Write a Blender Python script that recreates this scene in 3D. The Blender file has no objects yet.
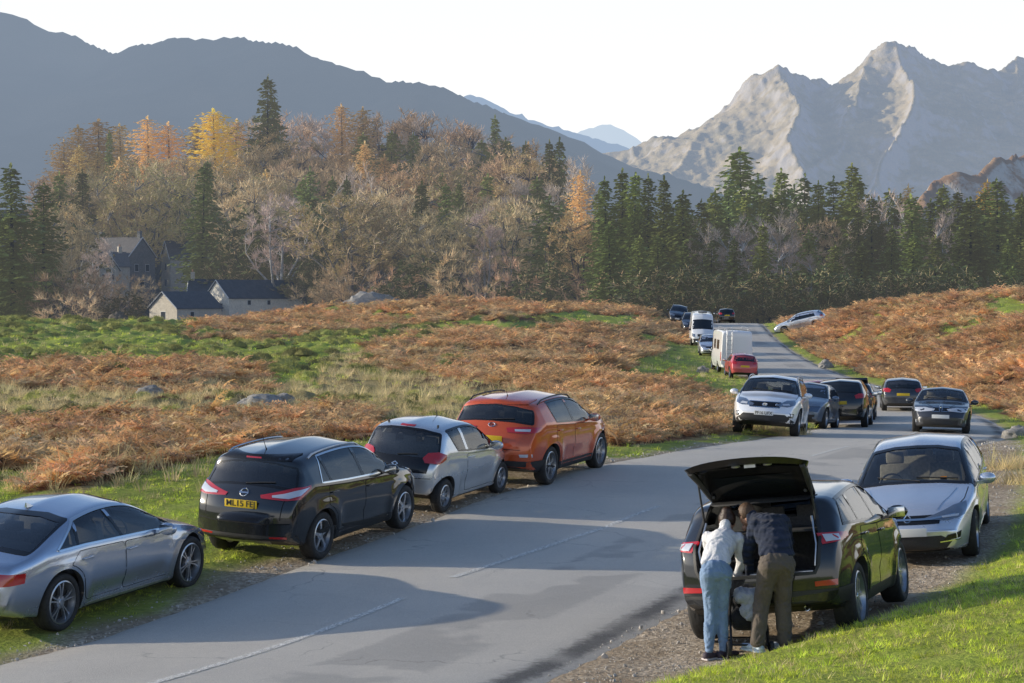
import bpy, bmesh, math, random
import numpy as np
from mathutils import Vector, Matrix
from mathutils.bvhtree import BVHTree
from mathutils.interpolate import poly_3d_calc
random.seed(7); rng = np.random.default_rng(7)
PI = math.pi
scene = bpy.context.scene
COL = bpy.data.collections.new('place'); scene.collection.children.link(COL)
FPX, CX, CY, YH = 1820.0, 512.0, 341.5, 290.0
CZ = 3.9
# ---------------------------------------------------------------- camera
PITCH = math.atan((CY - YH) / FPX)
cam_d = bpy.data.cameras.new('camera'); cam = bpy.data.objects.new('camera', cam_d); COL.objects.link(cam)
cam.location = (0, 0, CZ); cam.rotation_euler = (PI/2 - PITCH, 0, 0)
cam_d.sensor_width = 36; cam_d.lens = 36 * FPX / 1024.0; cam_d.clip_start = .1; cam_d.clip_end = 60000
scene.camera = cam
cp, sp = math.cos(PITCH), math.sin(PITCH)
def ray(px, py):            # world direction with unit depth along y
    u = (px - CX) / FPX; v = (CY - py) / FPX
    d = np.array([u, cp + v * sp, -sp + v * cp])
    return d / d[1]
def at(px, py, D):
    d = ray(px, py); return np.array([d[0] * D, D, CZ + d[2] * D])
def to_px(X, Y, Z):
    y = Y * cp - (Z - CZ) * sp; z = Y * sp + (Z - CZ) * cp
    y = np.where(np.abs(y) < 1e-6, 1e-6, y)
    return CX + FPX * X / y, CY - FPX * z / y
# ---------------------------------------------------------------- objects
def link(o, parent=None):
    COL.objects.link(o)
    if parent: o.parent = parent
    return o
def meshobj(name, verts, faces, mats=(), parent=None, smooth=False, mi=None, raw=None):
    me = bpy.data.meshes.new(name)
    if raw is not None:      # numpy verts + numpy (n,k) faces
        v, f = raw; k = f.shape[1]
        me.vertices.add(len(v)); me.vertices.foreach_set('co', np.asarray(v, np.float32).ravel())
        me.loops.add(f.size); me.loops.foreach_set('vertex_index', f.astype(np.int32).ravel())
        me.polygons.add(len(f)); me.polygons.foreach_set('loop_start', np.arange(0, f.size, k, dtype=np.int32))
        me.polygons.foreach_set('loop_total', np.full(len(f), k, np.int32))
        me.update(calc_edges=True)
    else:
        me.from_pydata([tuple(v) for v in verts], [], [tuple(f) for f in faces]); me.update()
    for m in (mats if isinstance(mats, (list, tuple)) else [mats]): me.materials.append(m)
    if mi is not None: me.polygons.foreach_set('material_index', np.asarray(mi, np.int32))
    if smooth: me.polygons.foreach_set('use_smooth', np.ones(len(me.polygons), bool))
    return link(bpy.data.objects.new(name, me), parent)
def bmobj(name, bm, mats=(), parent=None, smooth=False):
    me = bpy.data.meshes.new(name); bm.to_mesh(me); bm.free()
    for m in (mats if isinstance(mats, (list, tuple)) else [mats]): me.materials.append(m)
    if smooth: me.polygons.foreach_set('use_smooth', np.ones(len(me.polygons), bool))
    return link(bpy.data.objects.new(name, me), parent)
def tag(o, label=None, cat=None, group=None, kind=None):
    if label: o['label'] = label
    if cat: o['category'] = cat
    if group: o['group'] = group
    if kind: o['kind'] = kind
    return o
def empty(name, loc=(0, 0, 0)):
    o = bpy.data.objects.new(name, None); o.location = loc; o.empty_display_size = .3
    return link(o)
def copy_tree(o, parent=None):
    c = o.copy(); COL.objects.link(c); c.parent = parent
    for ch in o.children: copy_tree(ch, c)
    return c
def sharpen(me, deg=35):
    bm = bmesh.new(); bm.from_mesh(me)
    for f in bm.faces: f.smooth = True
    for e in bm.edges:
        e.smooth = not (len(e.link_faces) != 2 or e.calc_face_angle(0) > math.radians(deg))
    bm.to_mesh(me); bm.free()
class MB:                   # collects simple solids into one mesh
    def __init__(s): s.v = []; s.f = []
    def add(s, v, f):
        n = len(s.v); s.v += [tuple(p) for p in v]; s.f += [tuple(n + i for i in q) for q in f]; return s
    def box(s, c, d, rot=None, taper=1.0):
        x, y, z = d[0]/2, d[1]/2, d[2]/2; vs = []
        for sz in (-1, 1):
            k = 1.0 if sz < 0 else taper
            for sx, sy in ((-1, -1), (1, -1), (1, 1), (-1, 1)): vs.append(Vector((sx*x*k, sy*y*k, sz*z)))
        if rot is not None: vs = [rot @ v for v in vs]
        vs = [v + Vector(c) for v in vs]
        return s.add(vs, [(0,3,2,1),(4,5,6,7),(0,1,5,4),(1,2,6,5),(2,3,7,6),(3,0,4,7)])
    def tube(s, pts, r, n=8, caps=True):
        pts = [Vector(p) for p in pts]; R = r if isinstance(r, (list, tuple)) else [r]*len(pts)
        vs = []; prev = None
        for i, p in enumerate(pts):
            d = (pts[min(i+1, len(pts)-1)] - pts[max(i-1, 0)]).normalized()
            if prev is None:
                a = d.cross(Vector((0, 0, 1)));  a = a if a.length > .05 else d.cross(Vector((1, 0, 0)))
            else: a = prev - d * prev.dot(d)
            a.normalize(); prev = a; b = d.cross(a)
            for k in range(n):
                t = 2*PI*k/n; vs.append(p + (a*math.cos(t) + b*math.sin(t)) * R[i])
        fs = [(i*n+k, i*n+(k+1) % n, (i+1)*n+(k+1) % n, (i+1)*n+k) for i in range(len(pts)-1) for k in range(n)]
        if caps: fs += [tuple(range(n-1, -1, -1)), tuple((len(pts)-1)*n+k for k in range(n))]
        return s.add(vs, fs)
    def lathe(s, prof, n=32, axis='y', c=(0, 0, 0)):   # prof: (radius, along axis)
        vs = []
        for r, h in prof:
            for k in range(n):
                t = 2*PI*k/n; a, b = r*math.cos(t), r*math.sin(t)
                p = (a, h, b) if axis == 'y' else ((a, b, h) if axis == 'z' else (h, a, b))
                vs.append(Vector(p) + Vector(c))
        fs = [(i*n+k, i*n+(k+1) % n, (i+1)*n+(k+1) % n, (i+1)*n+k) for i in range(len(prof)-1) for k in range(n)]
        return s.add(vs, fs)
    def ball(s, c, r, n=12, m=8, rot=None):
        r = r if isinstance(r, (tuple, list)) else (r, r, r); vs = []
        for i in range(m+1):
            ph = PI*i/m
            for k in range(n):
                t = 2*PI*k/n; v = Vector((r[0]*math.sin(ph)*math.cos(t), r[1]*math.sin(ph)*math.sin(t), r[2]*math.cos(ph)))
                if rot is not None: v = rot @ v
                vs.append(v + Vector(c))
        fs = [(i*n+k, (i+1)*n+k, (i+1)*n+(k+1) % n, i*n+(k+1) % n) for i in range(m) for k in range(n)]
        return s.add(vs, fs)
    def build(s, name, mats, parent=None, smooth=True, deg=35, bevel=0):
        bm = bmesh.new(); vv = [bm.verts.new(p) for p in s.v]
        for f in s.f:
            try: bm.faces.new([vv[i] for i in f])
            except ValueError: pass
        bmesh.ops.remove_doubles(bm, verts=bm.verts, dist=1e-5)
        bmesh.ops.recalc_face_normals(bm, faces=bm.faces)
        if bevel:
            es = [e for e in bm.edges if len(e.link_faces) == 2 and e.calc_face_angle(0) > .6]
            bmesh.ops.bevel(bm, geom=es, offset=bevel, segments=2, affect='EDGES', profile=.6)
        o = bmobj(name, bm, mats, parent)
        if smooth: sharpen(o.data, deg)
        return o
# ---------------------------------------------------------------- noise
def _hash(ix, iy, seed):
    h = (ix.astype(np.int64) * 374761393 + iy.astype(np.int64) * 668265263 + seed * 974711) & 0xffffffff
    h = ((h ^ (h >> 13)) * 1274126177) & 0xffffffff
    h = h ^ (h >> 16)
    return (h & 0xffff) / 65535.0
def vnoise(x, y, seed=0):
    x = np.asarray(x, float); y = np.asarray(y, float)
    ix, iy = np.floor(x), np.floor(y); fx, fy = x - ix, y - iy
    fx = fx*fx*fx*(fx*(fx*6-15)+10); fy = fy*fy*fy*(fy*(fy*6-15)+10)
    a, b = _hash(ix, iy, seed), _hash(ix+1, iy, seed); c, d = _hash(ix, iy+1, seed), _hash(ix+1, iy+1, seed)
    return (a*(1-fx)+b*fx)*(1-fy) + (c*(1-fx)+d*fx)*fy
def fbm(x, y, seed=0, octv=4, ridged=False):
    s = 0; a = .5; tot = 0
    for i in range(octv):
        n = vnoise(x*2**i + 17.3*i, y*2**i - 9.1*i, seed+i)
        if ridged: n = 1 - np.abs(2*n - 1)
        s = s + a*n; tot += a; a *= .5
    return s / tot
def in_poly(px, py, poly):
    inside = np.zeros(np.shape(px), bool); n = len(poly)
    for i in range(n):
        x1, y1 = poly[i]; x2, y2 = poly[(i+1) % n]
        c = ((y1 > py) != (y2 > py)) & (px < (x2-x1)*(py-y1)/((y2-y1) or 1e-9) + x1)
        inside ^= c
    return inside
def sstep(a, b, x):
    t = np.clip((x-a)/(b-a), 0, 1); return t*t*(3-2*t)
# ---------------------------------------------------------------- terrain shape
CTRL = [ # pixel x, pixel y, distance: where the photo shows that spot of ground
 (20,640,21.3),(210,575,24.8),(320,560,25.9),(500,498,31.6),(598,470,35.2),(645,461,38.2),
 (160,683,17.9),(443,584,23.8),(600,534,28.6),(700,497,33),(780,462,40),(560,683,17.8),
 (690,622,21),(850,634,20.3),(905,592,23.2),(968,548,25.9),(995,500,31),(700,675,18.1),
 (880,617,20.9),(1000,545,25.5),(1000,683,15.4),(1060,600,18),(1040,520,27),(1040,450,40),(1010,470,36),
 (836,446,45.4),(740,441,47.5),(768,434,53),(895,437,53),(960,436,56),(1000,436,58),
 (850,430,65),(915,421,73),(985,420,74),(888,405,87),(860,398,87),(838,390,100),(888,393,99),
 (838,375,118),(760,378,110),(790,372,120),(816,365,129),(735,357,140),(788,349,148),(715,345,150),(774,338,159),(705,334,161),(763,325,178),
 (695,323,170),(740,322,182),
 (700,430,50),(640,425,50),(690,400,60),(650,382,80),(600,362,100),(560,342,122),(500,322,150),(450,302,176),
 (620,318,160),(620,308,180),(680,317,176),(690,326,166),(690,375,116),(712,392,96),(735,408,78),
 (500,400,70),(400,400,68),(250,405,62),(100,405,62),(-40,405,62),(100,440,45),(-40,468,36),(0,480,33),(250,470,34),(350,440,42),(420,430,46),
 (0,370,88),(150,375,88),(300,366,98),(400,360,104),(-30,340,118),(150,340,120),(250,340,124),
 (-30,321,146),(130,320,150),(260,327,150),(230,329,165),(200,326,150),(330,309,173),
 (1000,330,112),(900,330,126),(860,305,152),(950,302,140),(1040,308,128),(1024,350,90),(880,376,114),(800,326,161),(800,314,174),
 (930,386,96),(1000,400,84),(1060,420,68),(830,353,140),(782,324,180)]
_pts = [at(px, py, D) for px, py, D in CTRL]
WC = [(0,0,2.1),(0,4,1.7),(0,8,1.1),(0,12,.55),(-9,4,.1),(-13,-5,.0),(10,5,1.6),(10,15,.9),(4,0,2.1),(-20,10,.1),(-20,-10,0),(15,-20,1.5),
 (40,15,2),(40,60,1.5),(60,100,4),(60,140,5),(-40,20,.3),(-60,60,.2),(-60,120,1.5),
 (-90,210,-3.5),(-40,215,-3.6),(0,215,-3.4),(20,215,-1.6),(50,215,-3),(100,215,-3),
 (23.5,200,.05),(-90,300,-1.5),(-30,300,-1),(30,300,-2.5),(100,300,-2.5)]
P3 = np.array([tuple(p) for p in _pts] + [tuple(map(float, w)) for w in WC])
def _tps(r): return np.where(r > 1e-9, r, 0.0)      # linear biharmonic kernel
def _warp(X, Y): return X, Y
_n = len(P3)
_A = np.zeros((_n+3, _n+3)); _r = np.hypot(P3[:, None, 0]-P3[None, :, 0], P3[:, None, 1]-P3[None, :, 1])
_A[:_n, :_n] = _tps(_r) - np.eye(_n)*.8
_A[:_n, _n:] = np.c_[np.ones(_n), P3[:, :2]]; _A[_n:, :_n] = _A[:_n, _n:].T
_W = np.linalg.solve(_A, np.r_[P3[:, 2], 0, 0, 0])
def h_raw(X, Y):
    X = np.atleast_1d(np.asarray(X, float)); Y = np.atleast_1d(np.asarray(Y, float))
    Xc = np.clip(X, -120, 130); Yc = np.clip(Y, -30, 330)
    z = np.full(X.shape, _W[_n]) + _W[_n+1]*Xc + _W[_n+2]*Yc
    for i in range(_n): z = z + _W[i]*np.hypot(Xc-P3[i, 0], Yc-P3[i, 1])
    # wooded hillside on the left rising behind the barns, and the valley floor on the right
    left = 1 - sstep(-.02, .10, X/np.maximum(Y, 50))
    hill = 30*sstep(330, 560, Y) + .02*np.maximum(Y-560, 0)
    z = z + hill*left
    return z
# road centre line (s = 20 m stretches), half width
HX, HY = math.sin(math.radians(22.5)), math.cos(math.radians(22.5))
RC = [(-9.15+.37+HX*s, 3.79-.15+HY*s) for s in (-45, -25, -10, 0, 10, 20, 30, 40, 48)] + \
     [(11.9, 55), (13.9, 63), (15.9, 74), (17.05, 87), (17.55, 99), (18.15, 118), (18.55, 130), (19.35, 148), (19.85, 159), (21.5, 178), (24.1, 200), (29.6, 240)]
def catmull(P, step=1.0):
    P = [np.array(p, float) for p in P]; out = []
    for i in range(len(P)-1):
        p0, p1, p2, p3 = P[max(i-1, 0)], P[i], P[i+1], P[min(i+2, len(P)-1)]
        n = max(2, int(np.linalg.norm(p2-p1)/step))
        for k in range(n):
            t = k/n; out.append(.5*((2*p1)+(-p0+p2)*t+(2*p0-5*p1+4*p2-p3)*t*t+(-p0+3*p1-3*p2+p3)*t**3))
    out.append(P[-1]); return np.array(out)
RCL = catmull(RC, .8)
RHW = 3.1
def road_dist(X, Y):        # signed lateral distance (+ right) and station
    X = np.asarray(X, float).ravel(); Y = np.asarray(Y, float).ravel()
    best = np.full(X.shape, 1e9); sg = np.zeros(X.shape)
    A = RCL[:-1:2]; B = RCL[2::2]
    m = min(len(A), len(B))
    for a, b in zip(A[:m], B[:m]):
        d = b-a; L2 = d@d; t = np.clip(((X-a[0])*d[0]+(Y-a[1])*d[1])/L2, 0, 1)
        ex, ey = X-a[0]-t*d[0], Y-a[1]-t*d[1]; r = np.hypot(ex, ey); s = ex*d[1]-ey*d[0]
        k = r < best; best = np.where(k, r, best); sg = np.where(k, np.sign(s), sg)
    return best*np.where(sg == 0, 1, sg)
_pk = h_raw(RCL[:, 0], RCL[:, 1]); _g = np.exp(-.5*(np.arange(-40, 41)/15.0)**2); _g /= _g.sum(); PROF = np.convolve(np.pad(_pk, 40, mode='edge'), _g, mode='valid')
def h_base(X, Y):
    X = np.atleast_1d(np.asarray(X, float)); Y = np.atleast_1d(np.asarray(Y, float)); z = h_raw(X, Y); f = (Y > 45) & (Y < 250) & (X > -2) & (X < 50)
    if f.any():
        x, y = X[f], Y[f]; best = np.full(x.shape, 1e9); pr = np.zeros(x.shape)
        for c, p in zip(RCL[::3], PROF[::3]):
            if c[1] < 40: continue
            r = (x-c[0])**2+(y-c[1])**2; k = r < best; best = np.where(k, r, best); pr = np.where(k, p, pr)
        # smooth along the station by interpolating on distance down the valley
        pr = np.interp(y, RCL[:, 1], PROF)
        w = (1-sstep(3.2, 9.5, np.sqrt(best)))*sstep(46, 66, y); z[f] = z[f]*(1-w)+pr*w
    return z
# gravel lay-by on the right of the road, in road coordinates: lateral width by distance
def layby_w(Y): return np.interp(Y, [0, 10, 14, 18, 21, 25.5, 29, 33, 40, 46, 52, 60], [0, 0, .1, 1.25, 2.5, 3.0, 2.75, 2.35, 1.6, .6, 0, 0])
def lverge_w(Y): return np.interp(Y, [0, 20, 24, 30, 36, 40, 46, 50, 70, 75, 100, 112, 160, 175], [.2, .25, .5, .75, .6, .2, .05, .1, .2, .1, .3, .6, .4, .1])
def height(X, Y, detail=True, rd=None):
    shp = np.shape(X); X = np.atleast_1d(np.asarray(X, float)).ravel(); Y = np.atleast_1d(np.asarray(Y, float)).ravel()
    z = h_base(X, Y)
    if rd is None: rd = road_dist(X, Y)
    # cross-flatten near the road: blend toward gentle profile
    if detail:
        e = np.where(rd > 0, rd - RHW - layby_w(Y), -rd - RHW - lverge_w(Y))
        soft = sstep(0, 3.0, e)
        near = sstep(0, .5, e)
        far = sstep(6, 25, e)
        big = (fbm(X/9, Y/9, 3, 3)-.5)*.9*far
        med = (fbm(X/2.2, Y/2.2, 11, 3)-.5)*.40*soft*np.clip(.35+far, 0, 1)
        hum = np.maximum(fbm(X/.9, Y/1.1, 21, 2)-.5, 0)*.7*soft*sstep(4, 12, e)
        z = z + big + med + hum + near*.05 + (vnoise(X*2.3, Y*2.3, 5)-.5)*.06*near
        z = z + np.where(rd > 0, .12*sstep(0.1, 1.3, e), 0)*(Y < 50)
        z = z - .07*sstep(-.05, -.5, -np.abs(rd)+RHW-.3+.0)*0
        z = z - .06*(1-sstep(RHW-.35, RHW-.05, np.abs(rd)))
        z = z + (vnoise(X*5, Y*5, 8)-.5)*.03*sstep(RHW, RHW+.2, np.abs(rd))
    return z.reshape(shp) if shp else float(z[0])
def ground_hit(px, py, d0=10, d1=260):   # where the ray through a pixel meets the smooth ground
    d = ray(px, py); D = np.linspace(d0, d1, 3000)
    z = h_base(d[0]*D, D); r = CZ + d[2]*D
    i = np.argmax(r < z); 
    if i == 0: i = len(D)-1
    a = (r-z)[i-1]; b = (z-r)[i]; t = a/(a+b+1e-9); Dh = D[i-1]+(D[i]-D[i-1])*t
    return np.array([d[0]*Dh, Dh, float(h_base(d[0]*Dh, Dh)[0])])
# ---------------------------------------------------------------- materials
def newmat(name):
    m = bpy.data.materials.new(name); m.use_nodes = True; nt = m.node_tree; nt.nodes.clear()
    return m, nt
def N(nt, t, **kw):
    n = nt.nodes.new(t)
    for k, v in kw.items():
        if k in n.inputs: n.inputs[k].default_value = v
        else: setattr(n, k, v)
    return n
def out(nt, sh):
    o = nt.nodes.new('ShaderNodeOutputMaterial'); nt.links.new(sh, o.inputs['Surface']); return o
def rgb(c): return (c[0], c[1], c[2], 1.0)
HAZE_C = (.29, .38, .55)
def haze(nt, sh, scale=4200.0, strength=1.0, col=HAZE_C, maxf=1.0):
    # painted haze: emission mixed into the surface colour, growing with distance (by world position)
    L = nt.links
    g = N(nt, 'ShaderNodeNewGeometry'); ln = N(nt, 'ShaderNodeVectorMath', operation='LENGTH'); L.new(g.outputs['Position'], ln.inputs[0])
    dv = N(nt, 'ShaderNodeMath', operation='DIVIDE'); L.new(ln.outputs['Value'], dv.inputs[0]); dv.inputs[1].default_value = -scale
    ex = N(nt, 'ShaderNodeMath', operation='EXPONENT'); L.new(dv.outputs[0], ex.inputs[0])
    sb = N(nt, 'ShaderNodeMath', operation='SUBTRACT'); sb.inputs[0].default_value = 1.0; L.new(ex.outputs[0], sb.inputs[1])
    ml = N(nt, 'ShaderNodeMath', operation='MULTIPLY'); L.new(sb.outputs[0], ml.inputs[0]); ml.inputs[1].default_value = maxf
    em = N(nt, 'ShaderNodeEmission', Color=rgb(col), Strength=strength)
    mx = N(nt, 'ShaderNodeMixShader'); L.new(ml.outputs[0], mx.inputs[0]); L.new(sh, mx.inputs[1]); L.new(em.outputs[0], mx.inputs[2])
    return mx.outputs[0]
def ramp(nt, fac, stops, interp='LINEAR'):
    r = N(nt, 'ShaderNodeValToRGB'); cr = r.color_ramp; cr.interpolation = interp
    while len(cr.elements) > len(stops): cr.elements.remove(cr.elements[-1])
    while len(cr.elements) < len(stops): cr.elements.new(.5)
    for e, (p, c) in zip(cr.elements, stops): e.position = p; e.color = rgb(c) if not isinstance(c, float) else (c, c, c, 1)
    nt.links.new(fac, r.inputs[0]); return r.outputs[0]
def noise(nt, scale, detail=4, rough=.6, vec=None, obj=False):
    n = N(nt, 'ShaderNodeTexNoise', Scale=scale, Detail=detail, Roughness=rough)
    if vec is None:
        if obj: vec = N(nt, 'ShaderNodeTexCoord').outputs['Object']
        else: vec = N(nt, 'ShaderNodeNewGeometry').outputs['Position']
    nt.links.new(vec, n.inputs['Vector']); return n.outputs['Fac']
def mixc(nt, f, a, b, bt='MIX'):
    m = N(nt, 'ShaderNodeMix', data_type='RGBA', blend_type=bt)
    for s, v in ((0, f), (6, a), (7, b)):
        if isinstance(v, (int, float)): m.inputs[s].default_value = v
        elif isinstance(v, tuple): m.inputs[s].default_value = rgb(v)
        else: nt.links.new(v, m.inputs[s])
    return m.outputs[2]
def bump(nt, h, strength=.3, dist=.02):
    b = N(nt, 'ShaderNodeBump', Strength=strength, Distance=dist); nt.links.new(h, b.inputs['Height']); return b.outputs[0]
def princ(nt, col, rough=.6, metal=0, spec=.5, coat=0, normal=None, coatr=.03, sheen=0):
    p = N(nt, 'ShaderNodeBsdfPrincipled')
    for k, v in (('Base Color', col), ('Roughness', rough), ('Metallic', metal), ('Specular IOR Level', spec), ('Coat Weight', coat), ('Coat Roughness', coatr), ('Sheen Weight', sheen)):
        if isinstance(v, tuple): p.inputs[k].default_value = rgb(v)
        elif isinstance(v, (int, float)): p.inputs[k].default_value = v
        else: nt.links.new(v, p.inputs[k])
    if normal is not None: nt.links.new(normal, p.inputs['Normal'])
    return p.outputs[0]
_mc = {}
def paint(name, col, metal=.35, rough=.32, dirt=.35):
    m, nt = newmat(name)
    fl = noise(nt, 900, 1, .5, obj=True); c = mixc(nt, ramp(nt, fl, [(.35, .0), (.7, 1.0)]), col, tuple(min(1, x*1.25+.01) for x in col))
    g = N(nt, 'ShaderNodeTexCoord').outputs['Object']; sp_ = N(nt, 'ShaderNodeSeparateXYZ'); nt.links.new(g, sp_.inputs[0])
    mr = N(nt, 'ShaderNodeMapRange'); nt.links.new(sp_.outputs[2], mr.inputs[0])
    mr.inputs[1].default_value = .75; mr.inputs[2].default_value = .2; mr.inputs[3].default_value = .02; mr.inputs[4].default_value = 1
    nz = noise(nt, 6, 5, .65, obj=True); dm = N(nt, 'ShaderNodeMath', operation='MULTIPLY'); nt.links.new(mr.outputs[0], dm.inputs[0]); nt.links.new(nz, dm.inputs[1])
    d2 = N(nt, 'ShaderNodeMath', operation='MULTIPLY'); nt.links.new(dm.outputs[0], d2.inputs[0]); d2.inputs[1].default_value = dirt*1.6
    c = mixc(nt, d2.outputs[0], c, (.13, .105, .08))
    rr = N(nt, 'ShaderNodeMath', operation='ADD'); nt.links.new(d2.outputs[0], rr.inputs[0]); rr.inputs[1].default_value = rough
    out(nt, princ(nt, c, rr.outputs[0], metal, .5, .9, coatr=.04)); return m
def simple(name, col, rough=.6, metal=0, spec=.5, coat=0, nscale=None, var=.25, bmp=0, obj=True, hz=False, bdist=.01):
    if name in _mc: return _mc[name]
    m, nt = newmat(name); c = col; nrm = None
    if nscale:
        f = noise(nt, nscale, 5, .6, obj=obj)
        c = mixc(nt, ramp(nt, f, [(.3, 0.0), (.7, 1.0)]), tuple(x*(1-var) for x in col), tuple(min(1, x*(1+var)) for x in col))
        if bmp: nrm = bump(nt, f, bmp, bdist)
    s = princ(nt, c, rough, metal, spec, coat, nrm)
    if hz: s = haze(nt, s)
    out(nt, s); _mc[name] = m; return m
def glassmat(name, tint=.35, col=(.02, .025, .03)):
    m, nt = newmat(name)
    fr = N(nt, 'ShaderNodeFresnel', IOR=1.55)
    tr = N(nt, 'ShaderNodeBsdfTransparent', Color=(tint, tint*1.03, tint*1.0, 1)); gl = N(nt, 'ShaderNodeBsdfGlossy', Color=(1, 1, 1, 1), Roughness=.01)
    ad = N(nt, 'ShaderNodeMath', operation='MULTIPLY_ADD'); nt.links.new(fr.outputs[0], ad.inputs[0]); ad.inputs[1].default_value = 1.0; ad.inputs[2].default_value = .03; ad.use_clamp = True
    mx = N(nt, 'ShaderNodeMixShader'); nt.links.new(ad.outputs[0], mx.inputs[0]); nt.links.new(tr.outputs[0], mx.inputs[1]); nt.links.new(gl.outputs[0], mx.inputs[2])
    df = N(nt, 'ShaderNodeBsdfDiffuse', Color=(.25, .25, .24, 1)); m2 = N(nt, 'ShaderNodeMixShader'); m2.inputs[0].default_value = .02
    nt.links.new(mx.outputs[0], m2.inputs[1]); nt.links.new(df.outputs[0], m2.inputs[2])
    out(nt, m2.outputs[0]); return m
M = {}
M['glass'] = glassmat('window_glass', .86); M['privacy'] = glassmat('privacy_glass', .40); M['darkglass'] = simple('dark_glass', (.012, .015, .018), .06, 0, .8)
M['black'] = simple('black_plastic', (.022, .022, .023), .5, nscale=60, bmp=.05)
M['gloss'] = simple('gloss_black', (.012, .012, .013), .12)
M['rubber'] = simple('tyre_rubber', (.028, .027, .026), .82, nscale=25, var=.35)
M['chrome'] = simple('chrome', (.8, .8, .8), .14, 1)
M['alloy'] = simple('alloy', (.50, .51, .53), .3, .85, nscale=14, var=.15)
M['alloy_dark'] = simple('dark_alloy', (.05, .05, .055), .35, .6)
M['disc'] = simple('brake_disc', (.06, .055, .05), .6, .6)
M['interior'] = simple('car_interior', (.05, .05, .052), .85, nscale=12)
M['seat'] = simple('seat_cloth', (.10, .10, .105), .9, nscale=40)
M['seat_pale'] = simple('seat_leather', (.30, .27, .22), .7, nscale=20)
M['red_lamp'] = simple('red_lamp', (.45, .012, .015), .12, 0, .7, 1)
M['clear_lamp'] = simple('clear_lamp', (.62, .64, .68), .1, .25, .8, 1)
M['head_lamp'] = simple('headlamp_glass', (.30, .33, .37), .08, .75, .8, 1)
M['amber_lamp'] = simple('amber_lamp', (.6, .22, .02), .2, 0, .6, 1)
M['yplate'] = simple('yellow_plate', (.75, .5, .02), .4); M['wplate'] = simple('white_plate', (.75, .75, .72), .4)
M['ink'] = simple('plate_ink', (.01, .01, .01), .5)
M['seam'] = simple('panel_gap', (.004, .004, .004), .9)
def asphalt():
    m, nt = newmat('road_asphalt')
    f1 = noise(nt, 70, 3, .8); f2 = noise(nt, .5, 4, .6); f3 = noise(nt, 9, 4, .7)
    at_ = N(nt, 'ShaderNodeAttribute', attribute_name='lat')
    c = ramp(nt, f1, [(.28, (0.351, 0.323, 0.283)), (.5, (0.561, 0.514, 0.441)), (.72, (0.850, 0.794, 0.685))])
    c = mixc(nt, .35, c, ramp(nt, f2, [(.3, (0.420, 0.389, 0.343)), (.7, (0.665, 0.604, 0.510))]))
    # polished wheel paths and grit toward the edges
    wp = ramp(nt, at_.outputs['Fac'], [(0, 1.0), (.04, .45), (.16, .0), (.30, .25), (.42, .05), (.58, .05), (.72, .25), (.86, .0), (.95, .5), (1, 1.0)])
    e = N(nt, 'ShaderNodeMath', operation='MULTIPLY'); nt.links.new(wp, e.inputs[0]); nt.links.new(ramp(nt, f3, [(.3, .1), (.65, 1.0)]), e.inputs[1])
    c = mixc(nt, e.outputs[0], c, (.36, .32, .26))
    # patches
    vor = N(nt, 'ShaderNodeTexVoronoi', Scale=.22); nt.links.new(N(nt, 'ShaderNodeNewGeometry').outputs['Position'], vor.inputs['Vector'])
    c = mixc(nt, .18, c, ramp(nt, vor.outputs['Color'], [(0, (0.281, 0.265, 0.244)), (1, (0.590, 0.543, 0.463))]), 'MIX')
    # dark cracks
    v2 = N(nt, 'ShaderNodeTexVoronoi', Scale=.55, feature='DISTANCE_TO_EDGE'); 
    g = N(nt, 'ShaderNodeNewGeometry'); mp = N(nt, 'ShaderNodeVectorMath', operation='ADD'); nt.links.new(g.outputs['Position'], mp.inputs[0])
    nn = N(nt, 'ShaderNodeTexNoise', Scale=1.3, Detail=5); nt.links.new(g.outputs['Position'], nn.inputs['Vector']); nt.links.new(nn.outputs['Color'], mp.inputs[1]); nt.links.new(mp.outputs[0], v2.inputs['Vector'])
    cr = ramp(nt, v2.outputs['Distance'], [(0, 1.0), (.012, 0.0)])
    cm = N(nt, 'ShaderNodeMath', operation='MULTIPLY'); nt.links.new(cr, cm.inputs[0]); nt.links.new(ramp(nt, f2, [(.5, 0.0), (.62, .45)]), cm.inputs[1])
    c = mixc(nt, cm.outputs[0], c, (.03, .03, .03))
    # broken, darker edge toward the lay-by and old repair strips
    wv = N(nt, 'ShaderNodeMath', operation='MULTIPLY_ADD'); nt.links.new(f3, wv.inputs[0]); wv.inputs[1].default_value = .05; nt.links.new(at_.outputs['Fac'], wv.inputs[2])
    f4 = noise(nt, .35, 3, .6)
    ed_ = N(nt, 'ShaderNodeMath', operation='MULTIPLY'); nt.links.new(ramp(nt, wv.outputs[0], [(.925, 0.0), (.955, .85), (.975, .85), (.995, 0.0)]), ed_.inputs[0]); nt.links.new(ramp(nt, f4, [(.42, .15), (.55, 1.0)]), ed_.inputs[1])
    c = mixc(nt, ed_.outputs[0], c, (.055, .05, .045))
    st = N(nt, 'ShaderNodeMath', operation='MULTIPLY'); nt.links.new(ramp(nt, wv.outputs[0], [(.60, 0.0), (.615, .35), (.80, .35), (.82, 0.0)]), st.inputs[0]); nt.links.new(ramp(nt, f4, [(.50, 0.0), (.53, 1.0)]), st.inputs[1])
    c = mixc(nt, st.outputs[0], c, (.20, .19, .18))
    spk = noise(nt, 160, 1, .5); c = mixc(nt, ramp(nt, spk, [(.62, 0.0), (.72, .55)]), c, (.72, .69, .63)); c = mixc(nt, ramp(nt, spk, [(.28, .6), (.36, 0.0)]), c, (.10, .10, .10))
    out(nt, princ(nt, c, .78, 0, .35, normal=bump(nt, f1, .6, .014))); return m
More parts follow.
